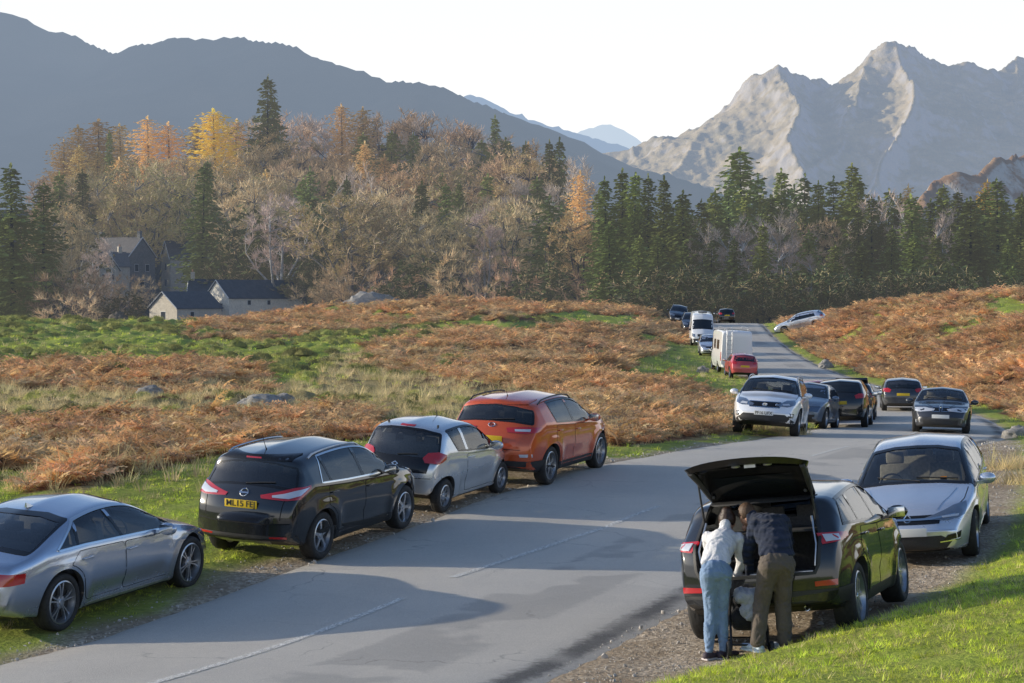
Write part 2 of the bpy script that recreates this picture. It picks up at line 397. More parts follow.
def gravel_nodes(nt):
    v = N(nt, 'ShaderNodeTexVoronoi', Scale=24); nt.links.new(N(nt, 'ShaderNodeNewGeometry').outputs['Position'], v.inputs['Vector'])
    c = ramp(nt, v.outputs['Color'], [(0, (0.202, 0.161, 0.117)), (.5, (0.403, 0.323, 0.235)), (1, (0.655, 0.553, 0.428))])
    f = noise(nt, .8, 4, .6)
    c = mixc(nt, ramp(nt, f, [(.42, 0.0), (.62, .75)]), c, (.27, .20, .125))
    return c, v.outputs['Distance']
def ground_mat():
    m, nt = newmat('moorland_ground'); L = nt.links
    def a(n): return N(nt, 'ShaderNodeAttribute', attribute_name=n).outputs['Fac']
    n1 = noise(nt, 1.6, 5, .7); n2 = noise(nt, 14, 4, .7); n3 = noise(nt, .28, 4, .6)
    green = ramp(nt, n2, [(.25, (0.12, 0.18, 0.018)), (.5, (0.30, 0.39, 0.045)), (.8, (0.50, 0.56, 0.09))])
    green = mixc(nt, ramp(nt, n1, [(.4, 0.0), (.75, .8)]), green, (.32, .30, .09))
    tan = ramp(nt, n2, [(.25, (.16, .12, .05)), (.5, (.34, .26, .12)), (.8, (.5, .40, .2))])
    tan = mixc(nt, ramp(nt, n1, [(.45, 0.0), (.7, .6)]), tan, (.10, .115, .025))
    br = ramp(nt, n2, [(.25, (.05, .025, .012)), (.5, (.17, .08, .035)), (.8, (.30, .15, .065))])
    c = mixc(nt, a('tan'), green, tan); c = mixc(nt, a('bracken'), c, br)
    dark = ramp(nt, n3, [(.3, (.75, .75, .75)), (.7, (1.1, 1.1, 1.1))]); c = mixc(nt, 1.0, c, dark, 'MULTIPLY')
    gc, gh = gravel_nodes(nt); c = mixc(nt, a('gravel'), c, gc)
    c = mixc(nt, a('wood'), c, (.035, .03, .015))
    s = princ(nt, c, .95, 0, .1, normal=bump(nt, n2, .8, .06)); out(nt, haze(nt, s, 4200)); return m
def leafmat(name, c0, c1, c2, trans=.35, nscale=1.5, hz=True, strength=1, rough=.7, spec=.2):
    m, nt = newmat(name)
    oi = N(nt, 'ShaderNodeObjectInfo').outputs['Random']; f = noise(nt, nscale, 3, .6); f2 = noise(nt, nscale*9, 2, .6)
    c = ramp(nt, f, [(.3, c0), (.5, c1), (.72, c2)]); c = mixc(nt, ramp(nt, f2, [(.3, .0), (.7, .5)]), c, tuple(x*1.5 for x in c2))
    hs = N(nt, 'ShaderNodeHueSaturation', Hue=.5); nt.links.new(c, hs.inputs['Color'])
    mr = N(nt, 'ShaderNodeMapRange'); nt.links.new(oi, mr.inputs[0]); mr.inputs[3].default_value = .55; mr.inputs[4].default_value = 1.4; nt.links.new(mr.outputs[0], hs.inputs['Value'])
    mr2 = N(nt, 'ShaderNodeMapRange'); w = N(nt, 'ShaderNodeMath', operation='FRACT'); w7 = N(nt, 'ShaderNodeMath', operation='MULTIPLY'); nt.links.new(oi, w7.inputs[0]); w7.inputs[1].default_value = 7.3
    nt.links.new(w7.outputs[0], w.inputs[0]); nt.links.new(w.outputs[0], mr2.inputs[0]); mr2.inputs[3].default_value = .485; mr2.inputs[4].default_value = .515; nt.links.new(mr2.outputs[0], hs.inputs['Hue'])
    c = hs.outputs[0]
    d = princ(nt, c, rough, 0, spec)
    if trans:
        t = N(nt, 'ShaderNodeBsdfTranslucent'); nt.links.new(c, t.inputs[0]); mx = N(nt, 'ShaderNodeMixShader'); mx.inputs[0].default_value = trans
        nt.links.new(d, mx.inputs[1]); nt.links.new(t.outputs[0], mx.inputs[2]); d = mx.outputs[0]
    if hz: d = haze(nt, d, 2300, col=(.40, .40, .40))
    out(nt, d); return m
def rockmat(name, c0, c1, scale=1.0, hz=4200, lichen=True):
    m, nt = newmat(name)
    f = noise(nt, scale, 6, .7); f2 = noise(nt, scale*5, 5, .7)
    c = ramp(nt, f, [(.3, c0), (.7, c1)]); c = mixc(nt, .4, c, ramp(nt, f2, [(.3, tuple(x*.5 for x in c0)), (.7, tuple(x*1.4 for x in c1))]))
    out(nt, haze(nt, princ(nt, c, .9, 0, .2, normal=bump(nt, f2, .7, .1/scale)), hz)); return m
# ---------------------------------------------------------------- vegetation zones (where the photo shows bracken / tan grass)
BRK = [[(172,332),(185,327),(212,321),(250,311),(300,302),(450,295),(600,298),(672,311),(672,317),(560,318),(470,322),(400,326),(330,334),(250,340),(190,340)],
 [(345,352),(380,342),(430,334),(560,327),(690,322),(692,344),(650,358),(618,368),(640,374),(690,380),(735,395),(732,424),(700,438),(640,446),(600,448),(560,436),(560,405),(520,392),(480,386),(400,380),(345,368)],
 [(-60,360),(60,362),(150,364),(230,366),(285,378),(275,394),(180,398),(80,390),(-60,388)],
 [(-60,425),(80,425),(200,421),(350,417),(385,428),(360,446),(260,450),(200,462),(100,482),(30,492),(-60,492)],
 [(775,330),(800,318),(830,304),(868,294),(900,288),(1100,298),(1100,425),(1010,428),(980,408),(930,388),(870,377),(820,362),(785,345)],
 [(730,440),(700,438),(690,445),(730,448)]]
TAN = [[(-60,395),(80,396),(260,400),(420,395),(560,410),(560,440),(420,440),(350,412),(200,420),(80,430),(-60,430)],
 [(330,360),(420,340),(600,340),(600,420),(330,400)], [(-60,385),(300,385),(420,400),(420,412),(-60,405)],
 [(60,455),(110,450),(110,490),(60,500)],[(600,400),(735,400),(735,432),(600,450)]]
def zones(X, Y, Z):
    px, py = to_px(X, Y, Z)
    w = 14*(fbm(X/4, Y/6, 31, 3)-.5)*2; v = 7*(fbm(X/5, Y/8, 41, 3)-.5)*2
    b = np.zeros(X.shape, bool); t = np.zeros(X.shape, bool)
    lift = .3*FPX/np.maximum(Y, 20)
    near_ = np.zeros(X.shape, bool)
    for q, p in enumerate(BRK):
        b |= in_poly(px+w, py+v, p) & (in_poly(px+w, py+v-lift, p) | (py < 330) | (q == 3))
        if q == 3: near_ = in_poly(px+w*.5, py+v*.5, p)
    for p in TAN: t |= in_poly(px+w*1.5, py+v*1.5, p)
    gen = fbm(X/14, Y/14, 77, 3)
    outf = (px < -60) | (px > 1090) | (Y < 10) | (py > 700)
    b = np.where(outf, (gen > .52) & (Y > 20), b)
    gap = fbm(X/3, Y/4, 51, 3) > np.where(near_, .72, .62)
    b = b & ~gap
    return b, t
def axis_pts(lo, hi, fine_lo, fine_hi, fine, grow):
    p = list(np.arange(fine_lo, fine_hi, fine)); s = fine; x = fine_hi
    while x < hi: p.append(x); s *= grow; x += s
    s = fine; x = fine_lo - s
    while x > lo: p.insert(0, x); s *= grow; x -= s
    return np.array(p)
gx = axis_pts(-9000, 9000, -32, 34, .26, 1.045)
gy = axis_pts(-3000, 12000, 10, 60, .24, 1.0135)
GX, GY = np.meshgrid(gx, gy); sh = GX.shape
rdist = np.full(GX.size, 99.0); nearm = ((np.abs(GX-10) < 45) & (GY > -40) & (GY < 245)).ravel()
rdist[nearm] = road_dist(GX.ravel()[nearm], GY.ravel()[nearm])
GZ = height(GX, GY, rd=rdist).reshape(sh)
# far valley: hold down
FAR = sstep(900, 3000, np.hypot(GX, GY)); GZ = GZ*(1-FAR) + (-10)*FAR
bz, tz = zones(GX, GY, GZ)
e_r = rdist.reshape(sh) - RHW; e_l = -rdist.reshape(sh) - RHW
nz = (fbm(GX/1.2, GY/1.2, 61, 3)-.5)
grav = np.where(rdist.reshape(sh) > 0, 1-sstep(-.25, .25, e_r - layby_w(GY) + nz*.5), 1-sstep(-.3, .3, e_l - lverge_w(GY) + nz*1.2))
keep_off = np.maximum(e_r - layby_w(GY), e_l - lverge_w(GY))
bz = bz & (keep_off > .9)
v = np.c_[GX.ravel(), GY.ravel(), GZ.ravel()]
ny, nx = sh; idx = np.arange(nx*ny).reshape(ny, nx)
f = np.stack([idx[:-1, :-1], idx[:-1, 1:], idx[1:, 1:], idx[1:, :-1]], -1).reshape(-1, 4)
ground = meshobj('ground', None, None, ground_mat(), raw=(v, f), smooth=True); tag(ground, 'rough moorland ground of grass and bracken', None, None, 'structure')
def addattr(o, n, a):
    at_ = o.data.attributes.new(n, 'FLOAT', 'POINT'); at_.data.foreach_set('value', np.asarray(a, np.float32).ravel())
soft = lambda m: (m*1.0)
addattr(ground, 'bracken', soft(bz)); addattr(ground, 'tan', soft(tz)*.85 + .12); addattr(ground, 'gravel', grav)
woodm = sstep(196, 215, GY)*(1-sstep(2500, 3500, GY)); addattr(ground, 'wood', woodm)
# ---------------------------------------------------------------- road sheet
tg = np.gradient(RCL, axis=0); tg /= np.linalg.norm(tg, axis=1)[:, None]; nr = np.c_[tg[:, 1], -tg[:, 0]]
lat = np.linspace(-1, 1, 15); rv = []; la = []
for i, (c, n_) in enumerate(zip(RCL, nr)):
    for t in lat:
        w = RHW + .10*(vnoise(np.array([i*.7]), np.array([3.0 if t > 0 else 9.0]), 4)[0]-.5)*2*(abs(t) > .9)
        p = c + n_*t*w; rv.append((p[0], p[1], 0)); la.append((t+1)/2)
rv = np.array(rv); rv[:, 2] = h_base(rv[:, 0], rv[:, 1]) + .02 + .05*(1-np.abs(np.array(la)*2-1)**2) - .05*(np.abs(np.array(la)*2-1) > .97)
nL = len(lat); ri = np.arange(len(RCL)*nL).reshape(-1, nL)
rf = np.stack([ri[:-1, :-1], ri[:-1, 1:], ri[1:, 1:], ri[1:, :-1]], -1).reshape(-1, 4)
road = meshobj('road', None, None, asphalt(), raw=(rv, rf), smooth=True); tag(road, 'narrow grey tarmac road curving through the moor', None, None, 'structure'); addattr(road, 'lat', la)
# dashed centre line, worn
rl = np.r_[0, np.cumsum(np.linalg.norm(np.diff(RCL, axis=0), axis=1))]
def road_at(s, off):
    x = np.interp(s, rl, RCL[:, 0]); y = np.interp(s, rl, RCL[:, 1]); nx_ = np.interp(s, rl, nr[:, 0]); ny_ = np.interp(s, rl, nr[:, 1])
    return x+nx_*off, y+ny_*off
def road_z(X, Y, t): return h_base(X, Y) + .02 + .05*(1-t*t)
m, nt = newmat('road_paint'); f1 = noise(nt, 25, 4, .8); 
tr = N(nt, 'ShaderNodeBsdfTransparent'); mx = N(nt, 'ShaderNodeMixShader'); nt.links.new(ramp(nt, f1, [(.45, 0.0), (.62, 1.0)]), mx.inputs[0]); nt.links.new(princ(nt, (.72, .70, .64), .8), mx.inputs[1]); nt.links.new(tr.outputs[0], mx.inputs[2]); out(nt, mx.outputs[0])
rpaint = m
s0 = rl[np.argmin(np.abs(RCL[:, 1]-23.4))]
def dash(sa, sb, off=-.42):
    ss = np.arange(sa, sb, .4); vv = []; ff = []
    for i, s in enumerate(ss):
        for o_ in (-.055, .055):
            of_ = off+o_+float(np.interp(s-s0, [0, 8, 20], [0, .45, .7])); x, y = road_at(s, of_); vv.append((x, y, float(road_z(x, y, of_/RHW)[0])+.006))
        if i: ff.append((2*i-2, 2*i-1, 2*i+1, 2*i))
    o = meshobj('lane_marking', vv, ff, rpaint); tag(o, None, None, 'worn dashes of the centre line', 'structure'); return o
for sa, sb in ((-22, -16), (-12.5, -1.2), (.2, 8.2), (11, 15), (18, 22), (25, 29), (32, 36), (39, 43)): dash(s0+sa, s0+sb)
# ---------------------------------------------------------------- car body surface
def chaikin(P, it=2):
    P = [np.array(p, float) for p in P]
    for _ in range(it):
        Q = [P[0]]
        for a, b in zip(P[:-1], P[1:]): Q += [a*.75+b*.25, a*.25+b*.75]
        Q.append(P[-1]); P = Q
    return np.array(P)
def half_plane(poly, a, b):   # keep the part of poly left of the line a->b
    out_ = []; n = len(poly)
    def s(p): return (b[0]-a[0])*(p[1]-a[1]) - (b[1]-a[1])*(p[0]-a[0])
    for i in range(n):
        p, q = poly[i], poly[(i+1) % n]; sp_, sq = s(p), s(q)
        if sp_ >= 0: out_.append(p)
        if sp_*sq < 0: t = sp_/(sp_-sq); out_.append((p[0]+(q[0]-p[0])*t, p[1]+(q[1]-p[1])*t))
    return out_
def inset(poly, d):
    n = len(poly); A = sum(poly[i][0]*poly[(i+1) % n][1]-poly[(i+1) % n][0]*poly[i][1] for i in range(n)); s = 1 if A > 0 else -1
    P = [Vector(p) for p in poly]; out_ = []
    for i in range(n):
        a, b, c = P[i-1], P[i], P[(i+1) % n]; e1 = (b-a); e2 = (c-b)
        if e1.length < 1e-6 or e2.length < 1e-6: out_.append(tuple(b)); continue
        e1.normalize(); e2.normalize()
        n1 = Vector((-e1.y, e1.x))*s; n2 = Vector((-e2.y, e2.x))*s; m = n1+n2
        k = d/max(.35, m.length_squared/2) if m.length > 1e-4 else 0
        out_.append(tuple(b + m*.5*k*1.0))
    return out_
def round_poly(poly, r, n=4):
    P = [Vector(p) for p in poly]; o = []; L = len(P)
    for i in range(L):
        a, b, c = P[i-1], P[i], P[(i+1) % L]; d1 = a-b; d2 = c-b
        if d1.length < 1e-6 or d2.length < 1e-6: continue
        ang = d1.angle(d2)
        if ang > 2.75: o.append(tuple(b)); continue
        rr = min(r, d1.length*.45, d2.length*.45); p0 = b+d1.normalized()*rr; p1 = b+d2.normalized()*rr
        for k in range(n+1): t = k/n; o.append(tuple(p0*(1-t)**2+b*2*t*(1-t)+p1*t*t))
    return o
class Body:
    def __init__(s, S):
        s.S = S; s.L = S['L']; s.W = S['W']
        s.top = chaikin(S['top'], 3); s.bot = chaikin(S['bot'], 2); s.belt = np.array(S['belt'])
        bt = [list(p) for p in S['bot']]; bt[0][1] = min(bt[0][1], bt[1][1]+.03); bt[-1][1] = min(bt[-1][1], bt[-2][1]+.05); s.bot = chaikin(bt, 2)
        if np.any(np.diff(s.top[:, 0]) < 0): s.top[:, 0] = np.maximum.accumulate(s.top[:, 0])
        s.plan = chaikin(S['plan'], 2)
        s.lean = S.get('lean', .45); s.xr = S['xr']; s.xf = S['xf']; s.wr = S['wr']
    def zt(s, x): return np.maximum(np.interp(x, s.top[:, 0] + np.arange(len(s.top))*1e-6, s.top[:, 1]), s.zb(x)+.26)
    def zb(s, x): return np.interp(x, s.bot[:, 0], s.bot[:, 1])
    def zs(s, x): return np.minimum(np.interp(x, s.belt[:, 0], s.belt[:, 1]), s.zt(x)-.045)
    def hw(s, x): return s.W/2*np.interp(x, s.plan[:, 0], s.plan[:, 1])
    def crown(s, x):
        return np.interp(s.zt(x)-s.zs(x), [.04, .12, .4], [.02, .055, s.S.get('crown', .07)])
    def keys(s, x, ins=0.0, zfloor=None):
        zt, zb, zs, hw = s.zt(x)-ins*.8, s.zb(x), s.zs(x), s.hw(x)-ins
        if zfloor is not None: zb = zfloor
        zr = max(zt - s.crown(x), zs+.012); zs = min(zs, zt-.03); 
        wsh = hw*.962; ly = s.lean*(zr-zs); wr = wsh - ly - .01
        zm = zb + (zs-zb)*.5
        return [(0, zb), (hw*.90, zb), (hw, zm), (wsh, zs), (wr, zr), (0, zt)]
    def section(s, x, ins=0.0, zfloor=None):
        K = [Vector(k) for k in s.keys(x, ins, zfloor)]
        R = [0, .07, .45, .045, s.S.get('rr', .10), 0]; segs = [4, 7, 7, 6, 7]
        P = []
        cor = []
        for i in range(1, 5):
            a, b, c = K[i-1], K[i], K[i+1]; d1 = a-b; d2 = c-b
            r = min(R[i], d1.length*.48, d2.length*.48)
            p0 = b+d1.normalized()*r if d1.length > 1e-6 else b; p1 = b+d2.normalized()*r if d2.length > 1e-6 else b
            cor.append((p0, b, p1))
        start = K[0]
        for i in range(4):
            p0, b, p1 = cor[i]
            for k in range(segs[i]): P.append(start.lerp(p0, k/segs[i]))
            for k in range(4): t = k/4; P.append(p0*(1-t)**2+b*2*t*(1-t)+p1*t*t)
            start = p1
        for k in range(segs[4]+1): P.append(start.lerp(K[5], k/segs[4]))
        return P
    def warp(s, x, y):
        L = s.L; q = min(1, abs(y)/(s.W/2)); f = s.S.get('cf', .30); r = s.S.get('cr', .20)
        cf_ = f*float(sstep(L*.45, L, x)); cr_ = r*float(sstep(L*.5, 0, x))
        return x - cf_*q**2.6 + cr_*q**2.6
    def grid(s, x0, x1, ins=0.0, zfloor=None, step=.05):
        xs = set(np.round(np.arange(x0, x1, step), 4)) | {x0, x1}
        if ins == 0: xs |= set(np.round(s.top[:, 0], 4)) | {.01, .03, .06, s.L-.01, s.L-.03, s.L-.06}
        xs = sorted(x for x in xs if x0 <= x <= x1); q = [xs[0]]
        for x in xs[1:]:
            if x-q[-1] > .008: q.append(x)
        xs = q; vs = []; n = None
        for x in xs:
            P = s.section(x, ins, zfloor); n = len(P)
            zs = s.zs(x)
            for m in (1, -1):
                for p in (P if m == 1 else P[-2:0:-1]):
                    y = p.x; z = p.y
                    if ins == 0:
                        # wheel arch lips and a soft hollow along the doors
                        if z < zs and y > s.hw(x)*.6:
                            for xc in (s.xr, s.xf):
                                d = math.hypot(x-xc, z-s.wr)-s.wr
                                y += s.S.get('flare', .022)*math.exp(-((d-.06)/.09)**2)
                            win = float(sstep(s.xr+s.wr, s.xr+s.wr+.35, x)*(1-sstep(s.xf-s.wr-.35, s.xf-s.wr, x)))
                            zm = s.S.get('scallop', .42)
                            y -= .028*win*math.exp(-((z-zm)/.085)**2)
                            y += .005*float(sstep(.1, .5, x)*(1-sstep(s.L-.7, s.L-.2, x)))*math.exp(-((z-(zs-.12))/.03)**2)
                    vs.append((s.warp(x, y)-s.L/2, y*m, z))
        N_ = 2*n-2; fs = []
        for i in range(len(xs)-1):
            for k in range(N_): fs.append((i*N_+k, i*N_+(k+1) % N_, (i+1)*N_+(k+1) % N_, (i+1)*N_+k))
        # end caps: rings shrinking to the middle, following the curved plan
        for si, fl in ((0, False), (len(xs)-1, True)):
            ring = [si*N_+k for k in range(N_)]; P0 = [vs[k] for k in ring]
            zc = (min(p[2] for p in P0)+max(p[2] for p in P0))/2
            for sc in (.82, .62, .42, .22):
                nr_ = []
                for p in P0:
                    y_ = p[1]*sc; z_ = zc+(p[2]-zc)*sc; vs.append((s.warp(xs[si], y_)-s.L/2, y_, z_)); nr_.append(len(vs)-1)
                for k in range(N_):
                    q = (ring[k], ring[(k+1) % N_], nr_[(k+1) % N_], nr_[k]); fs.append(q if fl else q[::-1])
                ring = nr_
            vs.append((s.warp(xs[si], 0)-s.L/2, 0, zc)); c_ = len(vs)-1
            for k in range(N_):
                q = (ring[k], ring[(k+1) % N_], c_); fs.append(q if fl else q[::-1])
        return vs, fs
def smooth_normals(vs, fs):
    me = bpy.data.meshes.new('t'); me.from_pydata(vs, [], fs); me.update()
    bm = bmesh.new(); bm.from_mesh(me); bmesh.ops.recalc_face_normals(bm, faces=bm.faces); bm.to_mesh(me); bm.free()
    nn = np.zeros(len(me.vertices)*3); me.vertices.foreach_get('normal', nn); return me, nn.reshape(-1, 3)
class Surf:                # the smooth body surface to project things onto
    def __init__(s, vs, fs):
        s.me, s.n = smooth_normals(vs, fs); s.v = [Vector(v) for v in vs]
        s.polys = [tuple(p.vertices) for p in s.me.polygons]
        s.bvh = BVHTree.FromPolygons(s.v, s.polys)
    def nrm(s, loc, i):
        p = s.polys[i]; w = poly_3d_calc([s.v[k] for k in p], loc); n = Vector((0, 0, 0))
        for k, ww in zip(p, w): n += Vector(s.n[k])*ww
        return n.normalized() if n.length > 1e-6 else Vector((0, 0, 1))
    def hit(s, o, d, fb=None):
        loc, n, i, dist = s.bvh.ray_cast(Vector(o), Vector(d))
        if loc is None: loc, n, i, dist = s.bvh.find_nearest(Vector(fb) if fb else Vector(o)+Vector(d)*4)
        return loc, s.nrm(loc, i)
    def proj(s, axis, side, p):
        L2 = s.L2
        if axis == 'y': return s.hit((p[0], side*3, p[1]), (0, -side, 0), (p[0], side*.95, p[1]))
        if axis == 'd':
            end, sd = side; o = Vector((end*.7071, sd*.7071, 0)); t = Vector((-end*.7071, sd*.7071, 0))
            c = Vector((end*(L2-.25), sd*(s.W2-.2), 0))+t*p[0]+Vector((0, 0, p[1])); return s.hit(c+o*3, -o, c)
        if axis == 'x': return s.hit((side*5, p[0], p[1]), (-side, 0, 0), (side*(L2-.22), p[0], p[1]))
        return s.hit((p[0], p[1], 4), (0, 0, -1))
def patch2d(poly, g):
    bm = bmesh.new(); vs = [bm.verts.new((p[0], p[1], 0)) for p in poly]; bm.faces.new(vs)
    bmesh.ops.triangulate(bm, faces=bm.faces)
    xs = [p[0] for p in poly]; ys = [p[1] for p in poly]
    for ax, lo, hi in ((0, min(xs), max(xs)), (1, min(ys), max(ys))):
        k = max(1, int((hi-lo)/g))
        for i in range(1, k):
            c = lo+(hi-lo)*i/k; co = (c, 0, 0) if ax == 0 else (0, c, 0); no = (1, 0, 0) if ax == 0 else (0, 1, 0)
            bmesh.ops.bisect_plane(bm, geom=bm.verts[:]+bm.edges[:]+bm.faces[:], plane_co=co, plane_no=no, dist=1e-5)
    return bm
def stroke2d(line, w, closed=False, g=.06):
    P = [Vector(p) for p in line]
    if closed: P = P+[P[0]]
    Q = [P[0]]
    for a, b in zip(P[:-1], P[1:]):
        n = max(1, int((b-a).length/g))
        for k in range(1, n+1): Q.append(a.lerp(b, k/n))
    n = len(Q); bm = bmesh.new(); prev = None
    for i in range(n):
        if closed: a = Q[i-1] if i > 0 else Q[n-2]; c = Q[i+1] if i < n-1 else Q[1]
        else: a = Q[max(i-1, 0)]; c = Q[min(i+1, n-1)]
        d = (c-a).normalized(); nn = Vector((-d.y, d.x))*(w/2)
        v1 = bm.verts.new((*(Q[i]+nn), 0)); v2 = bm.verts.new((*(Q[i]-nn), 0))
        if prev: bm.faces.new((prev[0], prev[1], v2, v1))
        prev = (v1, v2)
    return bm
class Car:
    def __init__(s, S, detail=True):
        s.S = S; s.B = Body(S); s.detail = detail
        vs, fs = s.B.grid(0, S['L']); s.sf = Surf(vs, fs); s.sf.L2 = S['L']/2; s.sf.W2 = S['W']/2
        s.root = bpy.data.objects.new(S['name'], None); link(s.root); s.root.empty_display_size = .5
        S['screen_x0'] = S['screen_x']
        for k, fr in (('screen', True), ('rearwin', False)):
            if S.get(k) and len(S[k]) <= 3 and not isinstance(S[k][0], tuple): S[k] = s.auto_end(S[k][0], S[k][1], S[k][2] if len(S[k]) > 2 else .065, fr)
        s.P = S['paint']
    def auto_end(s, z0, z1, marg, front):
        B = s.B; xs = np.linspace(s.S['L']*.5, s.S['L'], 300) if front else np.linspace(s.S['L']*.5, 0, 300); zt = np.array([float(B.zt(x)) for x in xs]); r = []
        for z in np.linspace(z0, z1, 6):
            i = int(np.argmax(zt < z)); x = xs[i]; K = B.keys(x); wr_, zr_ = K[4]; ys = wr_ - marg; r.append((ys, z - (z-zr_)*(ys/wr_)))
        mid = lambda q, z, f: (q[0]*f, z - (z-q[1])*f*f)
        b, t = r[0], r[-1]
        right = [mid(b, z0, .5)] + r + [mid(t, z1, .5)]
        p = [(0, z0)] + right + [(0, z1)] + [(-a_, b_) for a_, b_ in right[::-1]]
        p = round_poly(p, .05, 3)
        s.S[('screen' if front else 'rearwin')+'_z'] = (z0, z1); s.S[('screen' if front else 'rearwin')+'_x'] = float(xs[int(np.argmax(zt < z0))]); return [q for k_, q in enumerate(p) if (Vector(q)-Vector(p[k_-1])).length > .004]
    def X(s, x): return x - s.S['L']/2
    def flat(s, poly): return [(p[0]-s.S['L']/2, p[1]) for p in poly]
    def project(s, name, bm2, axis, side, mat, off=.004, skirt=True, parent=None, label=None):
        loc = {}; nrm = {}
        nb = bmesh.new(); mp = {}
        for v in bm2.verts:
            l, n = s.sf.proj(axis, side, (v.co.x, v.co.y)); nv = nb.verts.new(l+n*off); mp[v] = nv; loc[v] = l; nrm[v] = n
        nb.verts.ensure_lookup_table()
        for f in bm2.faces:
            try: nf = nb.faces.new([mp[v] for v in f.verts])
            except ValueError: continue
            nf.smooth = True; nf.normal_update()
            if nf.normal.dot(nrm[f.verts[0]]) < 0: nf.normal_flip()
        norms = [tuple(nrm[v]) for v in bm2.verts]
        if skirt:
            low = {}
            for e in bm2.edges:
                if len(e.link_faces) == 1:
                    a, b = e.verts
                    for v in (a, b):
                        if v not in low: low[v] = nb.verts.new(loc[v]-nrm[v]*.012); norms.append(tuple(nrm[v]))
                    try: nb.faces.new((mp[a], mp[b], low[b], low[a]))
                    except ValueError: pass
        bm2.free()
        me = bpy.data.meshes.new(name); nb.to_mesh(me); nb.free(); me.materials.append(mat)
        me.normals_split_custom_set_from_vertices(norms)
        o = link(bpy.data.objects.new(name, me), parent or s.root)
        if label: o['label'] = label
        return o
    def side_patch(s, name, poly, mat, sides=(1, -1), **k):
        g = k.pop('g', .09); r = []
        for sd in sides: r.append(s.project(name, patch2d(s.flat(poly), g), 'y', sd, mat, **k))
        return r
    def side_stroke(s, name, line, w, mat, sides=(1, -1), closed=False, **k):
        return [s.project(name, stroke2d(s.flat(line), w, closed), 'y', sd, mat, **k) for sd in sides]
    def end_patch(s, name, poly, mat, end, mirror=False, **k):
        g = k.pop('g', .09); r = [s.project(name, patch2d(poly, g), 'x', end, mat, **k)]
        if mirror: r.append(s.project(name, patch2d([(-p[0], p[1]) for p in poly], g), 'x', end, mat, **k))
        return r
    def corner(s, name, poly, mat, end, off=.012, g=.07):
        return [s.project(name, patch2d(poly, g), 'd', (end, sd), mat, off=off) for sd in (1, -1)]
    def end_stroke(s, name, line, w, mat, end, closed=False, **k): return s.project(name, stroke2d(line, w, closed), 'x', end, mat, **k)
    def dlo(s):
        S = s.S; B = s.B; x0, x1 = S['dlo_x']; g = S.get('gap', .12)
        bot_ = []; top_ = []
        for x in np.linspace(x0, S['L']-.6, 90):
            zb = float(np.interp(x, B.belt[:, 0], B.belt[:, 1]))+.035; sl = (B.zt(x+.05)-B.zt(x-.05))/.1; zt = float(B.zt(x)) - g*math.sqrt(1+sl*sl*.8)
            if x > x1 or zt < zb+.012: break
            bot_.append((x, zb)); top_.append((x, zt))
        if not bot_: return []
        poly = bot_+top_[::-1]
        q = S.get('dlo_rear')     # slanted rear end: (x at belt, x at top)
        if q: zb = bot_[0][1]; zt = max(t[1] for t in top_); poly = half_plane(poly, (q[1], zt), (q[0], zb))
        return [p for i, p in enumerate(poly) if i == 0 or (Vector(p)-Vector(poly[i-1])).length > .02]
    def windows(s):
        D = s.dlo(); s.D = D; S = s.S; wins = []
        cuts = S['pillars']       # list of (x at belt, x at top, width)
        zb = min(p[1] for p in D); zt = max(p[1] for p in D); rest = D
        for xb, xt, w in cuts:    # from rear forward
            left = half_plane(rest, (xb-w/2, zb), (xt-w/2, zt)); rest = half_plane(rest, (xt+w/2, zt), (xb+w/2, zb)); wins.append(left)
        wins.append(rest); return [w for w in wins if len(w) >= 3]
    def make_body(s):
        S = s.S; B = s.B; L = S['L']
        vs, fs = B.grid(0, L)
        wins = s.windows(); s.wins = wins
        def bmo(bm):
            me = bpy.data.meshes.new('cut'); bm.to_mesh(me); bm.free(); o = bpy.data.objects.new('cut', me); COL.objects.link(o); return o
        cutters = []
        def prism(poly, f):          # f(p, t) -> 3d
            bm = bmesh.new(); a = [bm.verts.new(f(p, 0)) for p in poly]; b = [bm.verts.new(f(p, 1)) for p in poly]; n = len(poly)
            bm.faces.new(a); bm.faces.new(b[::-1])
            for i in range(n): bm.faces.new((a[i], a[(i+1) % n], b[(i+1) % n], b[i]))
            bmesh.ops.recalc_face_normals(bm, faces=bm.faces); me_ = bpy.data.meshes.new('q'); bm.to_mesh(me_); bm.free()
            grp.from_mesh(me_)
        def flush():
            nonlocal grp
            if len(grp.verts): cutters.append(bmo(grp)); grp = bmesh.new()
        grp = bmesh.new()
        wr = S['wr']
        for xc in (S['xr'], S['xf']):
            for sd in (1, -1):
                circ = [(xc-L/2+(wr+.055)*math.cos(t), S['wr']-.0+(wr+.055)*math.sin(t)) for t in np.linspace(0, 2*PI, 40, endpoint=False)]
                prism(circ, lambda p, t: (p[0], sd*(S['W']/2-.30 if t == 0 else S['W']/2+.3), p[1]))
        flush()
        if s.detail:
            x0, x1 = S['cabin']
            cv, cf = B.grid(x0, x1, ins=.06, zfloor=S.get('floor', .36), step=.10)
            bm = bmesh.new(); q = [bm.verts.new(v) for v in cv]
            for f_ in cf: bm.faces.new([q[i] for i in f_])
            bmesh.ops.recalc_face_normals(bm, faces=bm.faces); cutters.append(bmo(bm))
            for w in wins:
                p_ = s.flat(inset(w, .012))
                for sd in (1, -1): prism(p_, lambda p, t: (p[0], sd*(.35 if t == 0 else 1.6), p[1]))
            flush()
            if S.get('screen'): prism(inset(S['screen'], .015), lambda p, t: (S['screen_x0']-L/2 if t == 0 else S['screen_x']-L/2+.16, p[0], p[1])); flush()
            if S.get('rearwin'): prism(inset(S['rearwin'], .015), lambda p, t: (S['rear_x']-L/2 if t == 0 else -L, p[0], p[1])); flush()
